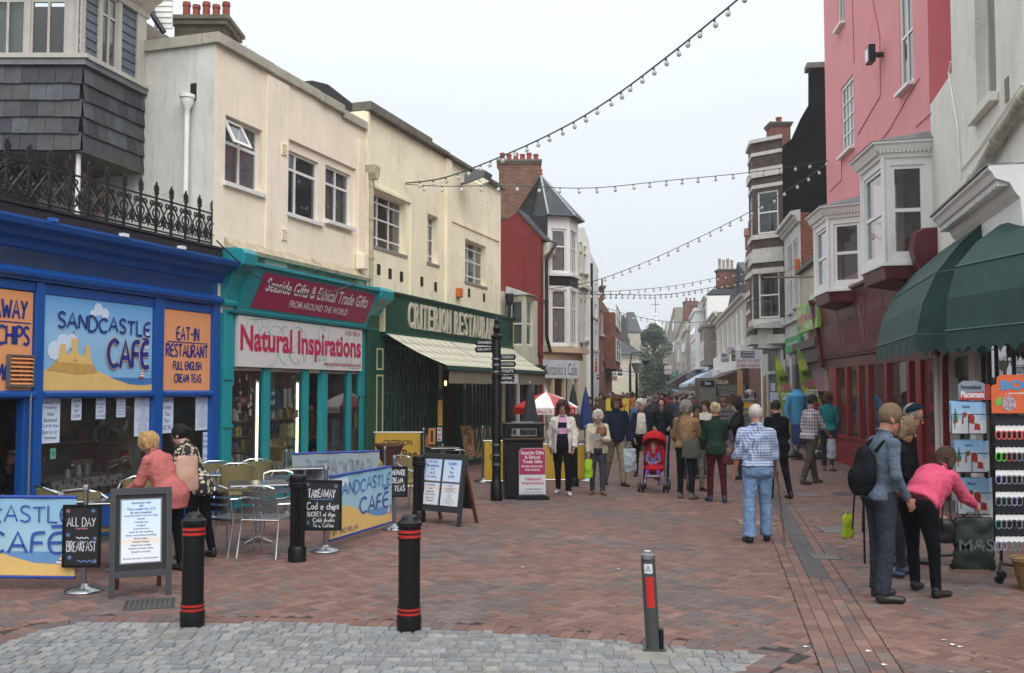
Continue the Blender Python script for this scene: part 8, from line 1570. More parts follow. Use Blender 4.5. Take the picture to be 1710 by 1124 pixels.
b=MB();b.lathe([(0,0),(.075,0),(.075,-.003),(0,-.003)],(.17,-.002,h*.26),20,'y');b.build('photo_disc',mat('photo_disc','#8a7a86',.5,kind='floral',sc=60,col2='#c9b8b8'),hd);b=MB();b.poly([(.03,-.003,.1),(.06,-.003,.07),(.1,-.003,.1),(.09,-.003,.17),(.05,-.003,.14)]);b.build('green_splash',mat('green_splash','#5fae3c',.5),hd)
BRC={'coral':'#c4574f','lime':'#4faf2c','red':'#a8322a','grey':'#6d6a70','lilac':'#8a80a8','black':'#26262a','teal':'#4f7f86'}
proto_b={}
for ri,(yy,cols_,n)in enumerate(((716,['coral']*6,6),(752,['lime','lime','red','grey','grey','grey'],6),(790,['lilac','lilac','grey','grey','grey','lilac'],6),(826,['grey','teal','grey','lilac','grey','black'],6),(864,['teal','grey','grey','black','grey','grey'],6),(900,['lilac','lilac','grey','teal','grey','grey'],6))):
 for i in range(8):
  x,z=xb(1662+i*8.6,yy);c=cols_[i%6];lab=f'{c} bracelet on a white card, {("top", "second", "third", "fourth", "fifth", "lowest")[ri]} row, {("leftmost", "second", "third", "fourth", "fifth", "sixth", "seventh", "last")[i]} peg'
  if c not in proto_b:
   o=thing('bracelet_card',lab,'bracelet',WF,0,0,0,0,'bracelets on the rack',local=True);b=MB();b.prism([(-.026,-.03),(.026,-.03),(.026,.025),(.012,.035),(-.012,.035),(-.026,.025)],-.004,0,'y');b.build('card',WHITEP,o);b=MB();b.box(-.006,.006,-.02,.06,.035,.045);b.build('hook',STEEL,o);b=MB();b.tube([(.03*cos(a),-.008,-.06+.042*sin(a))for a in[k*pi/8 for k in range(16)]],.0065,5,True);b.build('band',mat('bracelet_'+c,BRC[c],.4,var=.3,vs=90),o);proto_b[c]=o
  else:o=copy_tree(proto_b[c])
  o.location=(pb.x+x,yb_-.06,z);o['label']=lab
t=gthing('wicker_basket','wicker basket cut by the right edge under the racks','basket',1722,985);b=MB();prof=[(.1,0),(.13,.12),(.16,.26),(.18,.28),(.17,.3),(.15,.29),(.12,.12),(0,.05)];b.lathe(prof,n=26);b.build('basket_body',mat('wicker_straw','#a8824c',.8,kind='brick',col2='#8a6838',mortar='#5a4426',sc=.18,bump=.5),t,smooth=True)
BULB=mat('frosted_bulb','#c9c5c2',.25,var=.2,vs=3);WIRE=mat('green_festoon_wire','#1f4a3c',.5)
bulb=None
def festoon(lab,pts,gap,r=.035,wr=.012,label2=None):
 P_=[AT(*p)for p in pts];t=thing('festoon_string',lab,'festoon lights',WF,P_[0].x,P_[0].y,0,local=True);o=Vector((P_[0].x,P_[0].y,0));Q=[]
 for i in range(len(P_)-1):
  a0,a1,a2,a3=P_[max(i-1,0)],P_[i],P_[i+1],P_[min(i+2,len(P_)-1)]
  for k in range(8):s=k/8;Q.append(.5*(2*a1+(a2-a0)*s+(2*a0-5*a1+4*a2-a3)*s*s+(3*a1-a0-3*a2+a3)*s**3)-o)
 Q.append(P_[-1]-o);b=MB();b.tube(Q,wr,5);b.build('cable',WIRE,t);mb=None;acc=0;R=random.Random(len(pts))
 for a,c in zip(Q,Q[1:]):
  L_=(c-a).length;s=gap-acc
  while s<L_:
   p=a.lerp(c,s/L_)
   if mb is None:b=MB();b.lathe([(r*.35,-.0),(r*.5,-r*.9),(r*.45,-r*1.1)],n=8);b.mi=1;b.lathe([(r*.45,-r*1.1),(r*.95,-r*1.9),(r,-r*2.5),(r*.75,-r*3.1),(0,-r*3.4)],n=10);mb=b.build('bulb',[WIRE,BULB],t,smooth=True);q=mb
   else:q=mb.copy();COL.objects.link(q)
   q.location=p;q.rotation_euler=(R.uniform(-.25,.25),R.uniform(-.25,.25),0);s+=gap*R.uniform(.9,1.1)
  acc=L_-(s-gap)
Ya=L1.w(U(677)).y-.1
festoon('festoon string rising from the primrose wall to the top right',[(677,306,Ya),(745,296,21.6),(850,256,20.2),(950,208,18.8),(1030,158,17.6),(1110,98,16.3),(1180,42,15.2),(1240,-8,14.4),(1330,-90,13.2)],.36,.042,.016)
festoon('almost level festoon string from the primrose wall to the pink house',[(678,308,Ya),(745,311,22.8),(850,310,23.3),(985,314,24),(1120,301,24.8),(1260,287,25.8),(1383,268,26.6)],.5,.042,.01)
festoon('festoon string climbing from the turret to the pink house corner',[(906,484,33),(985,471,32),(1065,443,30.5),(1150,405,29.5),(1250,355,28.2),(1330,308,27.3),(1383,272,26.6)],.36,.042,.011)
festoon('upper of two level festoon strings down the street',[(985,488,38),(1060,484,40),(1140,475,43),(1245,453,46)],.62,.045,.011)
festoon('lower festoon string from the turret towards the banded house',[(906,486,33),(960,490,35),(1040,492,38),(1130,490,42),(1247,468,46)],.5,.05,.014);festoon('farthest festoon string drooping across the street',[(985,503,60),(1030,520,62),(1085,533,65),(1140,539,68),(1190,536,70)],.9,.07,.02)
for px,pyt,Y,lab in((1063,602,55,'black street lamp with a lantern in front of the cream house'),(1052,590,60,'black lamp column with a curved arm left of the lantern')):
 p=AT(px,pyt,Y);t=thing('street_lamp',lab,'street lamp',WF,p.x,Y,0,local=True);h=p.z;b=MB();b.tube([(0,0,0),(0,0,1),(0,0,h-.7)],[.14,.09,.07],8);b.build('column',IRONB,t)
 if Y==55:b=MB();b.lathe([(.1,h-.7),(.3,h-.2),(.34,h-.15),(.1,h),(0,h+.15)],n=8);b.build('lantern',mat('lantern_glass','#8d8f86',.3),t)
 else:b=MB();b.tube([(0,0,h-.7),(.1,0,h),(.6,0,h+.1),(.9,0,h-.2)],.05,6);b.lathe([(.05,0),(.24,-.25),(.2,-.42),(0,-.5)],(.95,0,h-.2),10);b.build('arm_and_lantern',IRONB,t)
def surfnet(D,X,Y,Z):
 s=D<0;C=[(i,j,k)for i in(0,1)for j in(0,1)for k in(0,1)];sh=tuple(n-1 for n in D.shape);c=np.zeros(sh,np.int8)
 for i,j,k in C:c+=s[i:i+sh[0],j:j+sh[1],k:k+sh[2]]
 ids=np.argwhere((c>0)&(c<8));n=len(ids);idx=-np.ones(sh,np.int64);idx[tuple(ids.T)]=np.arange(n);P=np.zeros((n,3));W_=np.zeros((n,1));ax=(X,Y,Z)
 for a in C:
  for d in range(3):
   if a[d]:continue
   b=list(a);b[d]=1;A=ids+np.array(a);B=ids+np.array(b);da=D[tuple(A.T)];db=D[tuple(B.T)];m=((da<0)!=(db<0));t=np.where(m,da/np.where(m,da-db,1),0)[:,None]
   pa=np.stack([ax[q][A[:,q]]for q in range(3)],1);pb=np.stack([ax[q][B[:,q]]for q in range(3)],1);P+=(pa+(pb-pa)*t)*m[:,None];W_+=m[:,None]
 P/=np.maximum(W_,1);F=[]
 for d in range(3):
  e,f=(d+1)%3,(d+2)%3;lo=[slice(None)]*3;hi=[slice(None)]*3;lo[d]=slice(0,-1);hi[d]=slice(1,None);ed=np.argwhere(s[tuple(lo)]!=s[tuple(hi)]);ed=ed[(ed[:,e]>0)&(ed[:,f]>0)&(ed[:,e]<sh[e])&(ed[:,f]<sh[f])]
  q=[]
  for(oe,of)in((-1,-1),(0,-1),(0,0),(-1,0)):k=ed.copy();k[:,e]+=oe;k[:,f]+=of;q.append(idx[tuple(k.T)])
  q=np.stack(q,1);fl=s[tuple(ed.T)];q[~fl]=q[~fl][:,::-1];F.append(q)
 F=np.concatenate(F);return P,F[(F>=0).all(1)]
class Fld:
 def __init__(s,lo,hi,res,head=None,hres=.006):
  ax=[]
  for d in range(3):
   if head is None:ax.append(np.arange(lo[d],hi[d],res));continue
   c,r=head[0][d],head[1][d];ax.append(np.concatenate([np.arange(lo[d],c-r,res),np.arange(c-r,c+r,hres),np.arange(c+r,hi[d],res)]))
  s.a=ax;s.D=np.full([len(q)for q in ax],.2,np.float32)
 def sub(s,lo,hi):sl=[slice(max(np.searchsorted(s.a[d],lo[d])-1,0),np.searchsorted(s.a[d],hi[d])+1)for d in range(3)];g=np.ix_(*[s.a[d][sl[d]]for d in range(3)]);return tuple(sl),g
 def put(s,sl,d,k,neg=False):
  A=s.D[sl]
  if A.size==0:return
  if neg:d=-d;h=np.clip(.5-.5*(d-A)/k,0,1);s.D[sl]=d*(1-h)+A*h+k*h*(1-h);return
  h=np.clip(.5+.5*(A-d)/k,0,1);s.D[sl]=A*(1-h)+d*h-k*h*(1-h)
 def cone(s,a,b,ra,rb,k=.02,cut=0,neg=False):
  a,b=np.array(a),np.array(b);R_q=max(ra,rb)+k+.03;sl,g=s.sub(np.minimum(a,b)-R_q,np.maximum(a,b)+R_q);v=b-a;L=max(float(v@v),1e-9);x,y,z=g[0]-a[0],g[1]-a[1],g[2]-a[2];tt=(x*v[0]+y*v[1]+z*v[2])/L;t=np.clip(tt,0,1)
  d=np.sqrt((x-t*v[0])**2+(y-t*v[1])**2+(z-t*v[2])**2)-(ra+(rb-ra)*t)
  if cut:d=np.maximum(d,(tt-1)*sqrt(L))
  s.put(sl,d,k,neg)
 def ell(s,c,r,k=.02,M=None,neg=False,clipf=None):
  c=np.array(c);r=np.array(r);R_q=max(r)+k+.03;sl,g=s.sub(c-R_q,c+R_q);p=[g[i]-c[i]for i in range(3)]
  if M is not None:p=[M[0][i]*p[0]+M[1][i]*p[1]+M[2][i]*p[2]for i in range(3)]
  q=np.sqrt((p[0]/r[0])**2+(p[1]/r[1])**2+(p[2]/r[2])**2);d=(q-1)*min(r)*(1 if q.size==0 else 1)
  q2=np.sqrt((p[0]/r[0]**2)**2+(p[1]/r[1]**2)**2+(p[2]/r[2]**2)**2);d=q*(q-1)/np.maximum(q2,1e-6)
  if clipf is not None:d=np.maximum(d,clipf(*p))
  s.put(sl,d,k,neg)
 def cut(s,pt,n):g=np.ix_(*s.a);s.D=np.maximum(s.D,((g[0]-pt[0])*n[0]+(g[1]-pt[1])*n[1]+(g[2]-pt[2])*n[2]).astype(np.float32))
 def folds(s,amp,f,seed):
  R=np.random.RandomState(seed);g=np.ix_(*s.a);w=0
  for i in range(4):v=R.randn(3)*(f,f,f*.55);w=w+np.sin(g[0]*v[0]+g[1]*v[1]+g[2]*v[2]+R.rand()*6)*np.sin(g[0]*v[2]*.6-g[2]*v[1]*.7+i)
  s.D+=(amp*w/2).astype(np.float32)
 def mesh(s,nm,m_,parent,colf=None):
  P,F=surfnet(s.D,*s.a)
  if len(P)==0:return None
  me=bpy.data.meshes.new(nm);me.from_pydata(P.tolist(),[],F.tolist());me.materials.append(m_);me.polygons.foreach_set('use_smooth',[True]*len(me.polygons))
  if colf is not None:c=np.concatenate([colf(P),np.ones((len(P),1))],1);at=me.color_attributes.new('Col','FLOAT_COLOR','POINT');at.data.foreach_set('color',c.astype(np.float32).ravel())
  me.update();o=bpy.data.objects.new(nm,me);COL.objects.link(o);o.parent=parent;return o
SKINM=mat('skin','#b98970',.5,var=.04,attr='Col',spec=.3)
def cloth(nm,c,**k):k.setdefault('var',.14);k.setdefault('vs',7);k['bump']=.7;k.setdefault('bs',12);k.setdefault('bd',.045);k.setdefault('bdet',2);k.setdefault('spec',.05);return mat('cloth_'+nm,c,k.pop('rough',.9),**k)
HAIRC={'blond':'#a58455','grey':'#7d7772','white':'#b9b5ae','dark':'#1f1815','brown':'#3d2a1e','auburn':'#4f2a1c','sandy':'#6d5a45','black':'#0f0d0d','bleached':'#b3a078'}
SK={'fair':'#b08775','pale':'#b8938a','tan':'#83604f','ruddy':'#a3725f'}
def rx(v,a):c,s=cos(a),sin(a);return np.array([v[0],v[1]*c-v[2]*s,v[1]*s+v[2]*c])
def person(lab,x,y,rz,h,top,bot,hair=('short','brown'),skin='fair',lean=4,nod=5,turn=0,armL=(5,8,12),armR=(5,8,12),legL=(6,4,2),legR=(-6,6,2),bulk=1.14,hem=.06,sleeve='long',shoe='#17171a',res=.0115,female=0,hd=1.07,z=None,open_=None,inner=None,glasses=False,cap=None,flare=0,side=0,det=True,name='person',group=None,topr=0.0,loose=0.0):
 s=h/1.76;R=radians;T=thing(name,lab,'person',WF,x,y,0,R(rz),group,local=True);V=np.array;pel=V([0,0,.95])*s;la=R(lean)
 sp=lambda v:pel+rx(V(v)*s,la)
 sw=(.176-.018*female);nb=sp((0,.01,.53));hc=nb+rx(V([0,-.012,.155])*s,R(lean*.6+nod));hz=R(turn)
 Hm=Matrix.Rotation(R(lean*.3+nod),3,'X');Hm=Matrix.Rotation(hz,3,'Z')@Hm;Hn=np.array(Hm).T.tolist()
 k_=s*hd;HH=lambda v:hc+np.array(Hm@Vector([q*k_ for q in v]))
 J={}
 for sd,ar,lg,n in((1,armL,legL,'L'),(-1,armR,legR,'R')):
  ar=tuple(ar)+(12,)*(4-len(ar));f_,ab,el,iw=[R(v)for v in ar[:4]];S_=sp((sd*sw,.0,.445));d1=V([sd*sin(ab),-sin(f_)*cos(ab),-cos(f_)*cos(ab)]);E=S_+d1*.285*s;f2=f_+el;d2=V([-sd*sin(iw)+sd*sin(ab)*.5,-sin(f2),-cos(f2)]);d2[1:]*=cos(iw);d2/=np.linalg.norm(d2);Wr=E+d2*.25*s
  sf,fl,la_=[R(v)for v in lg[:3]];Hj=pel+V([sd*.088,0,-.03])*s;K=Hj+V([sd*sin(la_),-sin(sf),-cos(sf)])*.425*s;A=K+V([sd*sin(la_)*.5,-sin(sf-fl),-cos(sf-fl)])*.42*s;J[n]=(S_,E,Wr,d2,Hj,K,A,sd)
 dz=.075*s-min(J['L'][6][2],J['R'][6][2]);up=V([0,0,dz]);pel,nb,hc=pel+up,nb+up,hc+up
 for n in 'LR':q=J[n];J[n]=tuple(v+up if i in(0,1,2,4,5,6)else v for i,v in enumerate(q))
 al=[v for n in 'LR' for v in(J[n][0],J[n][1],J[n][2]+J[n][3]*.18*s,J[n][4],J[n][5],J[n][6])]+[hc+V([0,0,.14*s*hd]),hc-V([0,0,.1])];lo=np.min(al,0)-.17*bulk;hi=np.max(al,0)+.17*bulk;lo[2]=-.03;lo[1]-=.1;hi[2]=hc[2]+.2*s*hd
 B=Fld(lo,hi,res,(hc,V([.1,.13,.16])*s*hd),res*.52)if det else Fld(lo,hi,res);k=.02*s;ht=lambda v:hc+np.array(Hm@Vector([q*k_ for q in v]))
 B.cone(pel,sp((0,.01,.38))+up,.07*s,.075*s,k);B.cone(sp((-.12,.01,.45))+up,sp((.12,.01,.45))+up,.04*s,.04*s,k);B.cone(nb-rx(V([0,0,.05*s]),la),ht((0,.015,-.05)),.056*s,.052*s*hd,.02)
 B.ell(ht((0,.012,.03)),V([.074,.092,.092])*k_,.02,Hn);B.ell(ht((0,-.022,-.055)),V([.054,.062,.062])*k_,.025,Hn);B.ell(ht((0,-.066,-.098)),V([.022,.018,.016])*k_,.02,Hn)
 if det:
  B.cone(ht((0,-.083,.012)),ht((0,-.106,-.03)),.008*k_,.0135*k_,.008)
  for q in(1,-1):B.ell(ht((q*.075,.012,-.015)),V([.01,.02,.032])*k_,.006,Hn);B.ell(ht((q*.031,-.092,.01)),V([.017,.012,.012])*k_,.012,Hn,True);B.ell(ht((q*.03,-.081,.008)),V([.013,.012,.009])*k_,.003,Hn);B.cone(ht((q*.012,-.09,.03)),ht((q*.05,-.08,.032)),.006*k_,.006*k_,.008)
  B.ell(ht((0,-.085,-.062)),V([.022,.009,.008])*k_,.006,Hn)
 for n in 'LR':
  S_,E,Wr,d,Hj,K,A,sd=J[n];B.cone(S_,E,.038*s,.036*s,k);B.cone(E,Wr,.039*s,.026*s,k);B.cone(Hj,K,.06*s,.045*s,k);B.cone(K,A,.045*s,.036*s,k)
  nrm=V([-sd,0,0])-d*(V([-sd,0,0])@d);nrm/=np.linalg.norm(nrm);w=np.cross(d,nrm);pc=Wr+d*.05*s;M=[[w[0],nrm[0],d[0]],[w[1],nrm[1],d[1]],[w[2],nrm[2],d[2]]]
  B.ell(pc,V([.038,.017,.052])*s,.012,np.array(M).tolist())
  for i,o_f in enumerate((-.027,-.009,.009,.027)):
   L_=(.07,.08,.075,.06)[i]*s;a=Wr+d*.088*s+w*o_f*s;m1=a+(d*.85+nrm*.35)*L_*.55;B.cone(a-d*.02,m1,.0105*s,.0095*s,.004);B.cone(m1,m1+(d*.35+nrm*.85)*L_*.45,.0095*s,.008*s,.003)
  tf=-w if w[1]>0 else w;a=Wr+d*.03*s+tf*.03*s;m1=a+(d*.6+tf*.6+nrm*.3)*.04*s;B.cone(a,m1,.013*s,.011*s,.006);B.cone(m1,m1+(d*.9+nrm*.3)*.03*s,.011*s,.009*s,.003)
 base=V(hx(SK[skin]));hcc=V(hx(HAIRC[hair[1]]))
 def colf(P):
  c=np.tile(base,(len(P),1));q=(P-hc)@np.array(Hm)/k_;n_=np.sin(P[:,0]*40)*np.sin(P[:,2]*37);c*=(1+.05*n_)[:,None];f=q[:,1]<-.04;ck=f&(np.hypot(np.abs(q[:,0])-.042,q[:,2]+.03)<.022);c[ck]*=(1.08,.86,.86);lp=f&(np.abs(q[:,0])<.024)&(np.abs(q[:,2]+.062)<.008);c[lp]=base*(.8,.5,.5)
  for sx_ in(1,-1):e=np.hypot((q[:,0]-sx_*.031),(q[:,2]-.008)*1.5);c[f&(e<.014)]=(.42,.4,.38);c[f&(e<.008)]=(.02,.015,.012);br=f&(np.abs(q[:,0]-sx_*.032)<.02)&(np.abs(q[:,2]-.032)<.005);c[br]=hcc*.6+base*.25
  return c
 B.mesh('body',SKINM,T,colf)
 rt=res*1.12;C_=Fld(lo,hi,rt);b_=bulk;g_=topr
 def torso(F,e,arms=True,hemz=hem,sl=sleeve,neck=True):
  F.ell(sp((0,.0,.34))+up,V([.152*b_+e,.108*b_+e,.19])*s,.04);F.ell(sp((0,-.015*b_,.15))+up,V([(.152-.01*female)*b_+e,.12*b_+e,.22])*s,.06);F.ell(sp((0,.01,-.02))+up,V([(.158+.012*female)*b_+e,.128*b_+e,.15])*s,.04)
  if female:F.ell(sp((.07,-.085,.32))+up,V([.06+e,.055+e,.065])*s*b_,.03);F.ell(sp((-.07,-.085,.32))+up,V([.06+e,.055+e,.065])*s*b_,.03)
  if 0:F.cone(pel,pel+V([0,0,-hemz*s-.05]),(.15*b_+e)*s,(.155*b_+e)*s,.05)
  for n in 'LR':F.cone(sp((0,.01,.475))+up,J[n][0],(.055+e)*s,(.05+e)*s,.03);(F.ell(J[n][4]+V([0,.045,-.0])*s,V([.088+e,.1+e,.105])*s*b_,.03)if hemz>-.05 else 0)
  if hemz>.09:F.cone(pel+V([0,.01,0]),pel+V([0,.01,-hemz*s-.05]),(.15*b_+e)*s,(.155*b_+e)*s,.05)
  if neck:F.cone(sp((0,.01,.45))+up,sp((0,.005,.545))+up,(.085+e*.5)*s,(.066+e)*s,.03)
  if arms:
   for n in 'LR':
    S_,E,Wr,d,*_r=J[n];r0,r1,r2=(.053+e)*s*min(b_,1.15),(.052+e)*s,(.041+e)*s
    if sl=='long':F.cone(S_,E,r0,r1,.02);F.cone(E,Wr-d*.005,r1,r2,.02,1)
    elif sl=='roll':F.cone(S_,E,r0,r1,.02);F.cone(E,E+d*.05*s,r1,r1,.02,1)
    else:F.cone(S_,S_+(E-S_)*.6,r0,r1,.02,1)
 torso(C_,g_);C_.folds(.0055+loose,21,int(x*37)%99+3);ax_=rx(V([0,0,1.]),la);hp=pel+ax_*(-hem*s)if hem<.1 else pel+V([0,0,-hem*s]);C_.cut(hp,-ax_ if hem<.1 else V([0,0,-1.]));C_.cut(nb+V([0,.02,.0])+ax_*.045*s,V([0,-.45,.9]))
 if open_:
  g=np.ix_(*C_.a);zc=pel[2]+.45*s;wd=open_*(1.15-.5*np.clip((g[2]-pel[2])/(.55*s),0,1));we=np.maximum(np.abs(g[0]-pel[0])-wd*s,g[1]-(pel[1]-.03-(g[2]-pel[2])*sin(la)));C_.D=np.maximum(C_.D,-we.astype(np.float32))
 C_.mesh('jacket' if open_ else 'top',top,T)
 if inner is not None:I_=Fld(lo,hi,rt*1.15);torso(I_,g_-.022,False,.03 if hem<.1 else hem-.12);I_.folds(.003,20,5);I_.cut(pel+V([0,0,-.04*s if hem<.1 else-(hem-.1)*s]),V([0,0,-1.]));I_.mesh('shirt',inner,T)
 P_=Fld(lo,V([hi[0],hi[1],pel[2]+.2]),rt);P_.ell(pel+V([0,.012,-.01]),V([(.152+.012*female)*b_,.12*b_,.125])*s,.03);P_.cone(pel,sp((0,0,.1))+up,.125*s*b_,.12*s*b_,.03)
 for n in 'LR':S_,E,Wr,d,Hj,K,A,sd=J[n];P_.ell(Hj+V([0,.045,-.0])*s,V([.085,.09,.095])*s*b_,.03);P_.cone(Hj,K,.092*s*b_,(.064+loose)*s,.025);P_.cone(K,A+V([0,.01,-.0]),(.064+loose)*s,(.05+flare+loose)*s,.02,1)
 P_.folds(.004+loose*.5,21,7);P_.cut(pel+V([0,0,max(.03,.045-hem)*s]),V([0,0,1.]));P_.mesh('trousers',bot,T)
 b=MB();cN=nb+ax_*.03*s;R1_=.066*s+g_*.5;yv_=np.cross(ax_,V([1.,0,0]));b.tube([tuple(cN+V([R1_*cos(a),0,0])+yv_*(R1_*1.02*sin(a))+ax_*(.012*sin(a)))for a in[q*pi/8 for q in range(16)]],.009*s,6,True);b.build('collar',top,T,smooth=True)
 if 0:b=MB();cB=pel+V([0,0,.1*s]);b.tube([tuple(cB+V([.137*b_*s*cos(a),.117*b_*s*sin(a),0]))for a in[q*pi/10 for q in range(20)]],.014*s,6,True);0
 F_=Fld(V([lo[0],lo[1],-.03]),V([hi[0],hi[1],max(J['L'][6][2],J['R'][6][2])+.1]),res*.9)
 for n,lg in(('L',legL),('R',legR)):
  A=J[n][6];sd=J[n][7];tz=0 if A[2]<.085*s else-.35*(A[2]-.075*s)/.1;d=V([sd*.22,-1,0]);d/=np.linalg.norm(d);a=A+V([0,.025,-.035])*s;e_=a+d*.17*s+V([0,0,tz*.3])*s;F_.cone(a,e_+V([0,0,-.008]),.042*s,.034*s,.02);F_.cone(a+V([0,0,.05])*s,a,.042*s,.044*s,.015);F_.ell(e_+V([0,0,-.008]),V([.04,.05,.026])*s,.015)
 F_.cut(V([0,0,.002]),V([0,0,-1.]));F_.mesh('shoes',mat('shoe'+shoe,shoe,.45,var=.15,vs=30),T)
 hm=mat('hair_'+hair[1],HAIRC[hair[1]],.75,var=.35,vs=45,bump=.9,bs=110,spec=.3);st=hair[0]
 if st!='none':
  Hf=Fld(hc-V([.2,.24,.34])*s,hc+V([.2,.24,.24])*s,.0085 if det else .016);th={'short':.007,'crop':.004,'bald':.003,'curly':.03,'bob':.017,'long':.016,'bun':.012,'pony':.012,'perm':.028}[st]
  line={'short':-.088,'crop':-.082,'bald':-.03}.get(st,-.1)
  Hf.ell(ht((0,.016,.032)),V([.079+th,.097+th,.095+th])*k_,.01,Hn,clipf=lambda X_,Y_,Z_:np.maximum((line*k_-Y_-Z_*.8)*.78,(-(Z_+(.075 if st in('short','crop','bald')else .09)*k_)))if 1 else 0)
  if st=='bald':Hf.ell(ht((0,.0,.075)),V([.075,.09,.065])*k_,.01,Hn,True)
  if st in('bob','curly','perm','long'):
   for q in(1,-1,0):Hf.cone(ht((q*.068,.03 if q else .085,.0)),ht((q*.075,.035 if q else .085,{'bob':-.08,'curly':-.15,'perm':-.055,'long':-.22}[st])),(.038+(.012 if st in('curly','perm')else 0))*k_,.035*k_,.02)
  if st=='bun':Hf.ell(ht((.0,.1,.07)),V([.05,.045,.045])*k_,.01);Hf.ell(ht((.02,.09,.1)),V([.035,.03,.035])*k_,.01)
  if st=='pony':Hf.ell(ht((0,.13,.0)),V([.04,.045,.05])*k_,.01);Hf.cone(ht((0,.14,.0)),ht((0,.15,-.08)),.035*k_,.02*k_,.02)
  am={'curly':.013,'perm':.01,'bun':.007,'bob':.006}.get(st,.0035);Hf.folds(am,60 if st in('curly','perm','bun')else 48,11);Hf.folds(am*.5,120,3);Hf.mesh('hair',hm,T)
 if cap:Cf=Fld(hc-V([.2,.26,.1])*s,hc+V([.2,.2,.2])*s,.008);Cf.ell(ht((0,.01,.045)),V([.09,.108,.09])*k_,.01,Hn,clipf=lambda X_,Y_,Z_:-(Z_+.0*k_));Cf.ell(ht((0,-.11,.048)),V([.065,.07,.009])*k_,.006,Hn);Cf.mesh('cap',cap,T)
 if glasses:
  b=MB();tp=lambda v:tuple(ht(v))
  for q in(1,-1):b.tube([tp((q*.032+.02*cos(a),-.1,.006+.014*sin(a)))for a in[i*pi/5 for i in range(10)]],.0022,4,True);b.tube([tp((q*.052,-.098,.01)),tp((q*.078,.0,.012))],.002,4)
  b.tube([tp((-.012,-.104,.01)),tp((.012,-.104,.01))],.002,4);b.build('glasses',IRONB,T)
 wl=lambda v:Vector((x+v[0]*cos(R(rz))-v[1]*sin(R(rz)),y+v[0]*sin(R(rz))+v[1]*cos(R(rz)),v[2]));return T,{n:wl(J[n][2]+J[n][3]*.09*s)for n in 'LR'},wl(sp((0,0,.46))+up),wl(pel),wl
def foot(px,py,ytop,body=1.0):p=G(px,py);return p.x,p.y,(EYE-(ytop-650)*p.y/FOC)/body
def bag(lab,p,w,h,dpt,m_,name='bag',cat='bag',rz=0,hnd=.1,tap=.85,txt=None,tm=None,crumple=.006):
 t=thing(name,lab,cat,WF,p[0],p[1],p[2]-hnd-h,radians(rz),local=True);F=Fld(V3((-w/2-.03,-dpt/2-.03,-.02)),V3((w/2+.03,dpt/2+.03,h+.03)),.012)
 for i in range(5):z_=h*(.08+.84*i/4);F.ell((0,0,z_),V3((w/2*(1-(1-tap)*i/4),dpt/2*(1-.5*abs(i/4-.3)),h*.22)),.03)
 F.folds(crumple,30,4);F.mesh('bag_body',m_,t);b=MB();b.tube([(-w*.25,0,h*.95),(-w*.12,0,h+hnd*.9),(w*.12,0,h+hnd*.9),(w*.25,0,h*.95)],.007,6);b.build('handle',m_,t)
 if txt:tl(t,[(txt,-w*.4,w*.4,h*.35,h*.6,tm)],-dpt/2-.004,.01)
 return t
V3=lambda v:np.array(v,float)
def shoulder_strap(t,wl,pts,m_=None):b=MB();o=t.location;a=-t.rotation_euler[2];b.tube(pts,.011,6);return b.build('strap',m_ or IRONB,t)
navy=cloth('navy','#1b2233');blk=cloth('black','#131316');dgrey=cloth('charcoal','#2c2f36');khaki=cloth('khaki','#7d735e');white=cloth('offwhite','#c9c3b4');denim=cloth('denim','#6f8aab',var=.25,vs=5);
x,y,h=foot(1478,1004,673);x0_,y0_=x,y
T,H,S,P,wl=person('man in a grey blue fleece and charcoal cargo trousers with a rucksack, hand in pocket',x,y+.05,98,h,cloth('grey_fleece','#566270'),cloth('cargo','#31353d'),('short','sandy'),'ruddy',lean=5,nod=20,turn=-5,armL=(-4,12,30,4),armR=(-6,14,40,18),legL=(3,2,4),legR=(-3,3,4),bulk=1.1,loose=.006,flare=.014,shoe='#1c1b1a')
t=thing('rucksack','black and grey rucksack with hanging straps on the back of the fleece man','rucksack',WF,S.x,S.y,0,radians(98),local=True);F=Fld(V3((-.2,.05,.85)),V3((.2,.42,1.5)),.012)
F.ell((0,.19,1.16),V3((.14,.09,.23)),.03);F.ell((0,.27,1.08),V3((.11,.07,.14)),.03);F.folds(.004,22,2);F.mesh('pack',cloth('rucksack','#1a1b1f',var=.3),t);b=MB();[b.tube([(q*.11,.15,1.34),(q*.115,.08,1.42),(q*.12,.0,1.465)],.014,6)for q in(1,-1)];b.build('shoulder_strap',blk,t);b=MB();[b.tube([(q,.24,.98),(q*1.2,.26,.62)],.008,5)for q in(.1,-.06)];b.tube([(-.1,.26,.98),(-.12,.27,.35)],.01,5);b.build('loose_strap',blk,t)
p=G(1432,930);bag('small lime yellow bag hanging by the leg of the fleece man',(p.x,p.y+.3,.5),.2,.24,.06,cloth('lime_bag','#93a52a'),hnd=.08,rz=30)
x,y,h=foot(1500,962,696);person('woman in black with light brown hair and glasses beside the fleece man',x,y,78,h,blk,dgrey,('bob','sandy'),'ruddy',lean=6,nod=18,glasses=True,female=1,bulk=1.15,shoe='#1d2a44')
x,y,h=foot(1512,944,672);person('man in a black jacket and navy baseball cap looking down at the racks',x,y,60,h,cloth('black_coat','#101013'),navy,('crop','grey'),'ruddy',lean=5,nod=22,turn=10,cap=cloth('cap_navy','#18202e'),bulk=1.05)
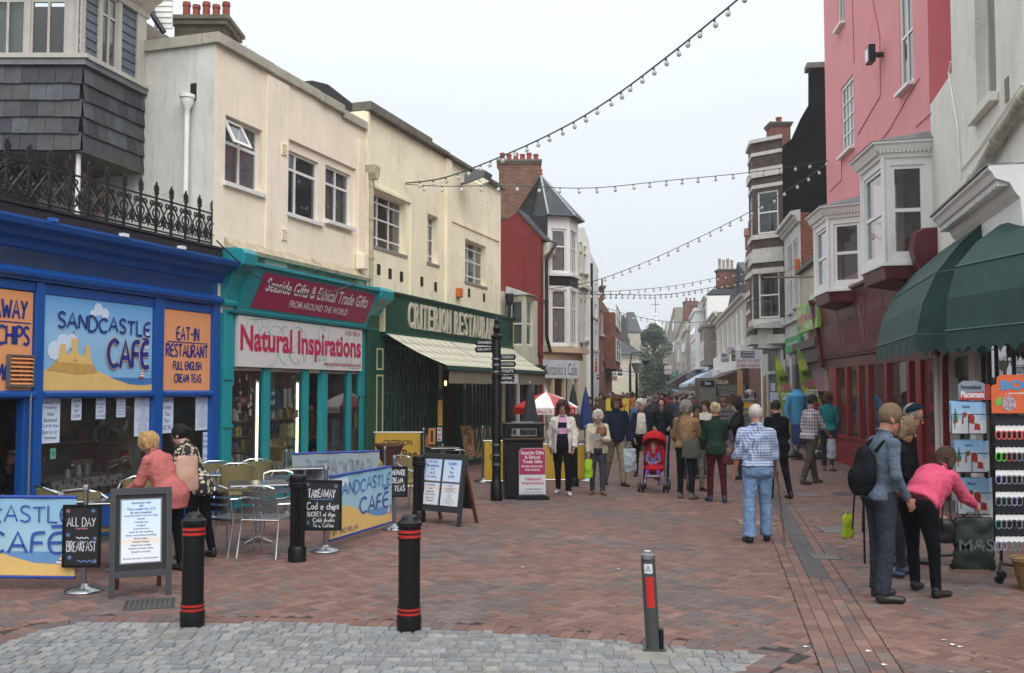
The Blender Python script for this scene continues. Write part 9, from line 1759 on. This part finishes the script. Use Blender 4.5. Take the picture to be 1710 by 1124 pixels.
x,y,h=foot(1562,996,650);T,H,S,P,wl=person('woman in a bright pink hoodie bending over to the placemats',x-.12,y+.05,128,1.6,cloth('pink_hoodie','#c2506c'),cloth('black_jeans','#101114'),('bob','brown'),'fair',lean=58,nod=12,armL=(22,5,30,5),armR=(40,8,25,5),legL=(14,4,5),legR=(2,2,8),female=1,bulk=1.28,topr=.008,shoe='#0e0e10')
bag('dark green carrier bag lettered in pale thin letters beside the racks',(AT(1613,862,9.9).x,9.75,AT(1613,862,9.9).z+.06),.42,.46,.12,mat('dark_green_plastic','#10201a',.35,var=.3,vs=9),hnd=.07,tap=.95,txt='M&S',tm=mat('sage_letter','#43534a',.6),crumple=.008)
p=AT(1580,838,9.75);bag('small black shoulder bag hanging under the pink hoodie',(p.x,p.y,p.z+.12),.18,.2,.1,mat('black_leather','#0c0c0e',.3,var=.2),hnd=.3)
x,y,h=foot(1266,905,675);plaid=mat('cloth_blue_check','#a9b3c4',.9,kind='plaid',col2='#40598c',sc=.034,var=.05,bump=.6,bs=10,bd=.045,bdet=1.2,spec=.1)
T,H,S,P,wl=person('elderly man in a blue checked shirt and pale jeans walking away with a stick',x,y,176,h,plaid,denim,('crop','white'),'ruddy',lean=3,nod=14,turn=0,armL=(2,13,15,0),armR=(14,12,22,-4),legL=(-4,4,3),legR=(10,8,3),bulk=1.2,sleeve='roll',hem=-.02,topr=.012,loose=.012,flare=.022)
t=thing('walking_stick','brown wooden walking stick in the right hand of the checked shirt man','walking stick',WF,0,0,0,local=True);hd_=H['R'];g=G(1311,911);b=MB();b.tube([g,(hd_.x+.01,hd_.y,hd_.z+.02)],.012,8);b.tube([(hd_.x+.01,hd_.y-.05,hd_.z+.02),(hd_.x+.0,hd_.y+.08,hd_.z+.035)],.015,8);b.build('shaft',mat('polished_brown_wood','#5f3218',.4,kind='bloom',col2='#3d1f10'),t,smooth=True);b=MB();b.tube([g,g+Vector((-.002,0,.04))],.016,8);b.build('ferrule',GM,t)
x,y,h=foot(940,826,668);person('woman with wavy brown hair in a white jacket and a pink and navy striped top',x,y,-6,h,cloth('white_jacket','#c4bdb2'),blk,('curly','brown'),'ruddy',nod=2,armL=(10,16,14),armR=(-12,18,12),legL=(14,6,2),legR=(-12,6,1),female=1,bulk=1.22,hem=.16,open_=.1,inner=cloth('rugby','#c48fb0',kind='bands',bands=[(0,'#161b30'),(1.1,'#c48fb0'),(1.2,'#161b30'),(1.3,'#c48fb0'),(1.4,'#1a2038')]),topr=.014,shoe='#b9b0b8',glasses=True)
x,y,h=foot(998,826,683);T,H,S,P,wl=person('elderly white haired woman in a cream jacket looking down at a leaflet',x,y,0,h,cloth('cream_jacket','#b9b19d'),cloth('grey_slacks','#3d3f47'),('perm','white'),'fair',lean=7,nod=30,armL=(28,6,62,42),armR=(4,8,12,4),legL=(6,4,1),legR=(-4,4,1),female=1,bulk=1.22,hem=.1,open_=.075,inner=cloth('cream_jumper','#b5ad99'),topr=.01,shoe='#6d4428')
bag('lime green carrier bag held by the woman in the cream jacket',H['R'],.16,.3,.12,cloth('lime_carrier','#8fb82a',rough=.5),hnd=.06,crumple=.01)
h_=H['L'];o=MB();o.hexa([(h_.x-.16,h_.y-.06,h_.z+.0),(h_.x+.02,h_.y-.06,h_.z+.0),(h_.x+.02,h_.y-.055,h_.z),(h_.x-.16,h_.y-.055,h_.z)],[(h_.x-.14,h_.y-.14,h_.z+.12),(h_.x+.04,h_.y-.14,h_.z+.12),(h_.x+.04,h_.y-.135,h_.z+.12),(h_.x-.14,h_.y-.135,h_.z+.12)]);tag(o.build('leaflet',LB),'pale blue leaflet in the hand of the elderly woman in cream','leaflet')
bag('tan leather handbag tucked under the arm of the woman in cream',(h_.x+.06,h_.y-.05,h_.z+.3),.2,.15,.12,mat('tan_leather','#7a4526',.4,var=.2),hnd=.06)
x,y,h=foot(1028,811,659);T,H,S,P,wl=person('tall man with long dark hair and glasses, navy jacket and khaki trousers',x,y,14,h,navy,khaki,('bob','auburn'),'tan',nod=4,turn=-30,armL=(4,16,14),armR=(20,14,20),legL=(14,4,1),legR=(-14,14,1),hem=.08,glasses=True,topr=.012,loose=.006)
bag('white carrier bag between the navy jacketed man and the white haired woman',H['L'],.3,.42,.18,cloth('white_plastic','#a9b0b8',rough=.4),hnd=.08,crumple=.012)
x,y,h=foot(1071,796,667);person('white haired woman in a navy cardigan over a white top and black trousers',x,y,-4,h,navy,blk,('perm','white'),'fair',turn=35,nod=6,female=1,bulk=1.3,open_=.12,inner=white,hem=.14,legL=(5,3,2),legR=(-6,4,2))
x,y,h=foot(1112,806,662);y+=.55;T,H,S,P,wl=person('man with glasses and a black jacket pushing the red buggy',x,y,-8,h,blk,cloth('dark_jeans','#1c2233'),('short','dark'),'fair',lean=6,nod=26,armL=(38,4,40,10),armR=(38,4,40,10),legL=(14,8,1),legR=(-16,6,1),glasses=True,open_=.05,inner=cloth('dark_blue_shirt','#1a2536'))
g=G(1097,822);bx,by=g.x,g.y+.3;RF=cloth('buggy_red','#a81c24');t=thing('buggy','red pushchair with a raised hood facing us','pushchair',WF,bx,by,0,radians(-12),local=True)
for s in(-1,1):
 b=MB();b.tube([(s*.22,-.3,.12),(s*.21,-.05,.4),(s*.22,.25,.85),(s*.23,.42,1.0)],.014,8);b.tube([(s*.22,.3,.12),(s*.21,.0,.45)],.014,8);b.build('frame_tube',GM,t,smooth=True)
 for yy in(-.32,.3):
  for o2 in(-.035,.035):b=MB();b.lathe([(.03,-.016),(.085,-.018),(.09,0),(.085,.018),(.03,.016)],(s*.23+o2,yy,.092),16,'x');w_=b.build('wheel',BPL,t,smooth=True);b=MB();b.lathe([(0,-.019),(.04,-.019),(.04,.019),(0,.019)],(s*.23+o2,yy,.092),10,'x');b.build('hub',GM,w_)
F=Fld(V3((-.3,-.4,.3)),V3((.3,.45,1.25)),.014);F.ell((0,.12,.62),V3((.21,.1,.36)),.03);F.ell((0,-.05,.42),V3((.2,.26,.08)),.03);F.folds(.003,20,1);F.mesh('seat',RF,t);F=Fld(V3((-.32,-.4,.7)),V3((.32,.5,1.3)),.013);F.ell((0,.1,.9),V3((.23,.3,.22)),.01);F.ell((0,.06,.84),V3((.21,.31,.21)),.01,neg=True);F.cut(V3((0,0,.88)),V3((0,-.5,-.86)));F.mesh('hood',RF,t);b=MB();b.ball((0,-.42,.3),(.16,.08,.03));b.build('footrest',GM,t);b=MB();b.tube([(-.23,.42,1.0),(.23,.42,1.0)],.016,8);b.build('push_bar',BPL,t)
T,H,S,P,wl=person('toddler in purple leggings and a blue patterned coat sitting in the buggy',bx-.03,by-.06,-12,.95,mat('cloth_toddler_coat','#3a5f9c',.9,kind='floral',sc=30,col2='#b03a3a'),cloth('purple_leggings','#7a3a8f'),('crop','blond'),'pale',lean=-18,nod=8,hd=1.32,armL=(30,8,50,20),armR=(30,8,50,20),legL=(72,42,14),legR=(72,42,14),res=.0085,bulk=1.2,shoe='#1f3f4a',name='toddler');T.location.z=.14
x,y,h=foot(1146,833,670);T,H,S,P,wl=person('grey haired man in a tan jacket with a canvas shoulder bag, back to us',x,y,150,h,cloth('tan_jacket','#86694a'),cloth('dark_trousers','#17181c'),('perm','grey'),'ruddy',turn=-40,nod=8,lean=5,legL=(3,2,3),legR=(-4,2,4),topr=.012,hem=.04,shoe='#5d5a4a',armL=(8,10,25),armR=(20,8,40,10))
bag('grey canvas messenger bag on the hip of the man in tan',(P.x+.06,P.y-.24,P.z+.2),.36,.28,.12,cloth('canvas_grey','#4f5048'),hnd=.1,crumple=.004);b=MB();b.tube([(P.x-.08,P.y-.24,P.z+.05),(S.x-.2,S.y-.12,S.z-.1),(S.x-.12,S.y-.04,S.z+.08)],.016,6);tag(b.build('bag_strap',cloth('canvas_grey','#4f5048')),'canvas strap across the back of the man in tan','strap')
x,y,h=foot(1197,838,673);T,H,S,P,wl=person('woman in a dark green jumper and burgundy trousers with fair hair pinned up',x,y,178,h,cloth('bottle_green_knit','#1f3329'),cloth('burgundy','#42161f'),('bun','bleached'),'fair',nod=4,turn=-10,female=1,bulk=1.12,hem=.1,armL=(10,12,30),armR=(24,8,60,20),shoe='#27304a')
bag('dark red leather handbag on the shoulder of the woman in green',(S.x+.2,S.y-.12,S.z-.12),.26,.24,.12,mat('oxblood_leather','#4f1219',.35,var=.2),hnd=.32)
x,y,h=foot(1172,830,677);person('woman with dark tied back hair and glasses in a black coat',x+.1,y+1.1,10,h,cloth('black_wool','#15151a'),cloth('stone_trousers','#6b645c'),('short','black'),'tan',glasses=True,female=1,open_=.05,inner=white)
x,y,h=foot(1157,800,669);person('woman with auburn hair in a pale top behind the man in tan',x,y,60,h,cloth('pale_pink_top','#b59a9a'),dgrey,('pony','auburn'),'pale',female=1,nod=5,res=.014);x,y,h=foot(1180,795,668);person('young woman with brown hair partly hidden behind the woman in black',x,y,-30,h,white,navy,('long','brown'),'pale',female=1,res=.014)
x,y,h=foot(1240,800,669);person('person with short black hair and a black jacket looking left at the group',x-.05,y,-75,h,cloth('black_nylon','#14161c',rough=.5),dgrey,('curly','black'),'pale',armL=(40,5,70,20),armR=(30,5,60,10),female=1)
x,y,h=foot(1300,832,668);person('man in a long black coat with cropped hair, right of the checked shirt man',x,y,200,h,blk,blk,('crop','dark'),'fair',turn=40,nod=6,hem=.2,topr=.012,bulk=1.08,legL=(8,4,2),legR=(-10,6,2))
x,y,h=foot(1354,808,657);T,H,S,P,wl=person('man in a brown and white checked shirt carrying a plastic bag',x,y,112,h,mat('cloth_brown_check','#b3adb0',.9,kind='plaid',col2='#4a3844',sc=.07,var=.05),cloth('grey_brown_trousers','#4a4642'),('short','dark'),'ruddy',nod=10,sleeve='roll',hem=.06,armL=(-6,8,16),armR=(26,6,18),legL=(16,4,1),legR=(-14,8,1),shoe='#4d473f',loose=.008)
bag('white carrier bag with a blue patch held by the checked shirt man by the flags',H['R'],.22,.36,.14,cloth('white_plastic','#a9b0b8',rough=.4),hnd=.02,rz=20,crumple=.01)
x,y,h=foot(1384,786,655);person('woman with dark bobbed hair in a teal top entering the dark shop',x,y,150,h,cloth('teal_top','#1f6a70'),cloth('slate_jeans','#2a3038'),('bob','auburn'),'fair',female=1,nod=6,shoe='#6d6a62',legL=(6,4,2),legR=(-10,8,2))
x,y,h=foot(250,962,738);y+=.25;person('woman in a salmon pink jacket with curly fair hair leaning towards the café window',x+.12,y,-112,1.52,cloth('salmon_jacket','#aa625f'),blk,('perm','blond'),'fair',lean=30,nod=22,turn=0,hem=.18,topr=.014,bulk=1.1,armL=(20,6,40),armR=(15,6,30),female=1,legL=(6,8,2),legR=(-2,4,2))
x,y,h=foot(285,940,725);person('woman in a black and cream floral blouse with dark hair in a bun',x+.2,y+.3,-105,1.55,mat('cloth_floral_blouse','#1b1b1f',.9,kind='floral',sc=22,col2='#b8ab93',var=.05),blk,('pony','black'),'pale',lean=24,nod=14,female=1,hem=.14,glasses=True,bulk=1.05,armL=(20,6,40),armR=(15,6,30))
p=AT(312,800,10.6);bag('pale pink leather shoulder bag of the woman in the floral blouse',(p.x,p.y,p.z+.38),.26,.34,.12,mat('pale_pink_leather','#b58f7d',.5,var=.1),hnd=.15,rz=30)
def seated(lab,px,d,top,hair,rz=150,pz=.46):w=L1.w(L1.U(px,-d),d);T,*_q=person(lab,w.x,w.y,rz,1.68,top,dgrey,hair,'ruddy',lean=12,nod=12,legL=(85,85,4),legR=(85,85,4),armL=(40,6,60,20),armR=(40,6,60,20),res=.016,bulk=1.1);return T
seated('person in a red coat seated inside the café with back to the glass',190,.95,cloth('red_coat','#8f1620'),('short','brown'),200);seated('dark figure seated inside the café just past the open door',14,.8,navy,('short','dark'),170);seated('dark haired diner seated facing the red coated person',232,1.6,blk,('short','dark'),20)
w=L1.w(L1.U(523,-.5),.5);person('man in a brown jacket standing in the gift shop doorway looking left',w.x,w.y,-70,1.74,cloth('brown_jacket','#5f4534'),navy,('short','dark'),'ruddy',nod=2,res=.014)
ctop=mat('crowd_top','#888888',.9,attr='obj',var=.15,vs=5);cbot=mat('crowd_trousers','#343842',.9,var=.3,vs=2);protos=[]
poses=[(0,(12,6,1),(-12,8,1),'short','dark',0),(180,(10,6,1),(-10,8,1),'short','brown',0),(0,(3,2,2),(-3,2,2),'perm','grey',1),(180,(3,2,2),(-6,6,2),'bob','brown',1),(90,(12,5,1),(-12,9,1),'short','sandy',0),(-90,(10,5,1),(-8,9,1),'long','dark',1)]
for i,(a,l1,l2,hs_,hc_,fm_)in enumerate(poses):T,*_q=person('x',0,0,0,1.7,ctop,cbot,(hs_,hc_),'fair',legL=l1,legR=l2,res=.028,female=fm_,det=False,bulk=1.12,group='people in the distant crowd');protos.append(T)
CC={'grey':'#85878a','light blue':'#93b4d0','black':'#1c1d21','navy':'#27324a','olive green':'#4a4d38','maroon':'#4a1a20','white':'#bdbdb8','orange':'#a8642a','red':'#8f2024','beige':'#8d8068','dusky pink':'#9a6a6c','dark green':'#24382c','purple':'#4a3a5c','denim blue':'#4a6488','brown':'#4f3a2c'}
cr=[(1072,40,0,'grey'),(1063,31,0,'denim blue'),(1085,33,2,'black'),(1106,32,0,'black'),(1093,36,4,'navy'),(1130,37,1,'navy'),(1141,34,3,'olive green'),(1120,42,1,'maroon'),(1158,40,0,'white'),(1148,46,3,'light blue'),(1164,44,2,'black'),(1151,36,2,'beige'),(1036,52,5,'light blue'),(1042,50,4,'black'),(1028,55,1,'navy'),(1050,54,2,'dusky pink'),(1056,48,3,'orange'),(1010,42,5,'beige'),(1003,39,0,'brown'),(995,34,4,'dark green'),(1018,44,2,'navy'),(1012,60,0,'red'),(1002,52,1,'grey'),(1205,33,4,'maroon'),(1213,36,2,'purple'),(1222,38,0,'black'),(1198,45,1,'dark green'),(1082,60,0,'white'),(1090,66,1,'maroon'),(1099,62,2,'light blue'),(1110,58,3,'navy'),(1117,70,0,'black'),(1126,64,4,'beige'),(1135,60,1,'grey'),(1141,72,0,'red'),(1076,72,5,'navy'),(1068,78,1,'black'),(1104,80,0,'grey'),(1113,84,2,'dusky pink'),(1122,86,1,'navy'),(1095,90,0,'white'),(1086,84,3,'olive green'),(1060,70,0,'beige'),(1047,66,1,'black'),(1040,74,2,'maroon'),(1108,96,1,'brown'),(1130,92,0,'purple'),(1100,100,1,'black'),(1156,52,1,'brown'),(1168,56,0,'grey'),(1254,33,1,'dark green'),(984,31,0,'maroon'),(990,47,3,'white'),(1023,48,0,'dark green'),(1116,48,3,'red'),(1098,46,0,'denim blue')]
R_c=random.Random(8);seen=set();zone=lambda px,Y:'by the far cream house' if px<1030 and Y>45 else 'among the left café tables' if px<1022 else 'near the yellow board' if px<1060 and Y<50 else 'left of the lamp posts' if px<1066 else 'in the middle of the street' if px<1112 and Y<60 else 'under the street tree' if px<1112 else 'below the pink canopy' if px<1150 else 'beside the telephone panel' if px<1200 else 'at the brown awning tables'
used=set()
for px,Y,k,c in cr:
 X=(px-855)/FOC*Y;src=protos[k];o=src if k not in used else copy_tree(src);used.add(k);o.location=(X,Y,0);sc=R_c.uniform(.94,1.05);o.scale=(sc,sc,sc);o.rotation_euler=(0,0,radians(poses[k][0]+R_c.uniform(-35,35)))
 for q in o.children:q.color=(*hx(CC[c]),1)
 lab=f'{("man", "man", "woman", "woman", "man", "woman")[k]} in a {c} top {("walking towards us", "walking away", "facing us", "with back turned", "turned right", "turned left")[k]} {zone(px, Y)}';
 if lab in seen:lab=lab.replace(' in a ',' farther off in a ')
 seen.add(lab);o['label']=lab
p=AT(1087,690,31);t=thing('mobility_scooter','dark red mobility scooter under the woman in black in the crowd','scooter',WF,p.x,31,0,local=True);b=MB();b.box(-.28,.28,-.3,.6,.15,.3);b.prism([(-.5,.15),(-.3,.15),(-.25,.8),(-.35,.8)],-.2,.2,'x');b.box(-.25,.25,.3,.75,.5,.6);b.build('body',RED,t,bevel=.04)
for sx_,sy in((-.3,-.4),(.3,-.4),(-.3,.5),(.3,.5)):b=MB();b.lathe([(0,-.05),(.13,-.05),(.13,.05),(0,.05)],(sx_,sy,.13),12,'x');b.build('wheel',BPL,t)
b=MB();b.tube([(-.3,-.35,.95),(0,-.3,.9),(.3,-.35,.95)],.02,6);b.tube([(0,-.32,.8),(0,-.3,.9)],.03,6);b.build('handlebar',IRONB,t)
hz_b=MB();hz_b.box(-60,60,-8,300,-1.2,26);hz_o=hz_b.build('haze',mat('haze_air','#ffffff',var=0),kind='stuff')
hm_=hz_o.data.materials[0];hn=hm_.node_tree;hn.nodes.clear();ho=hn.nodes.new('ShaderNodeOutputMaterial');hv=hn.nodes.new('ShaderNodeVolumePrincipled');hv.inputs['Density'].default_value=.0010;hv.inputs['Color'].default_value=(.92,.95,1,1);hv.inputs['Anisotropy'].default_value=.2
hn.links.new(hv.outputs[0],ho.inputs['Volume'])
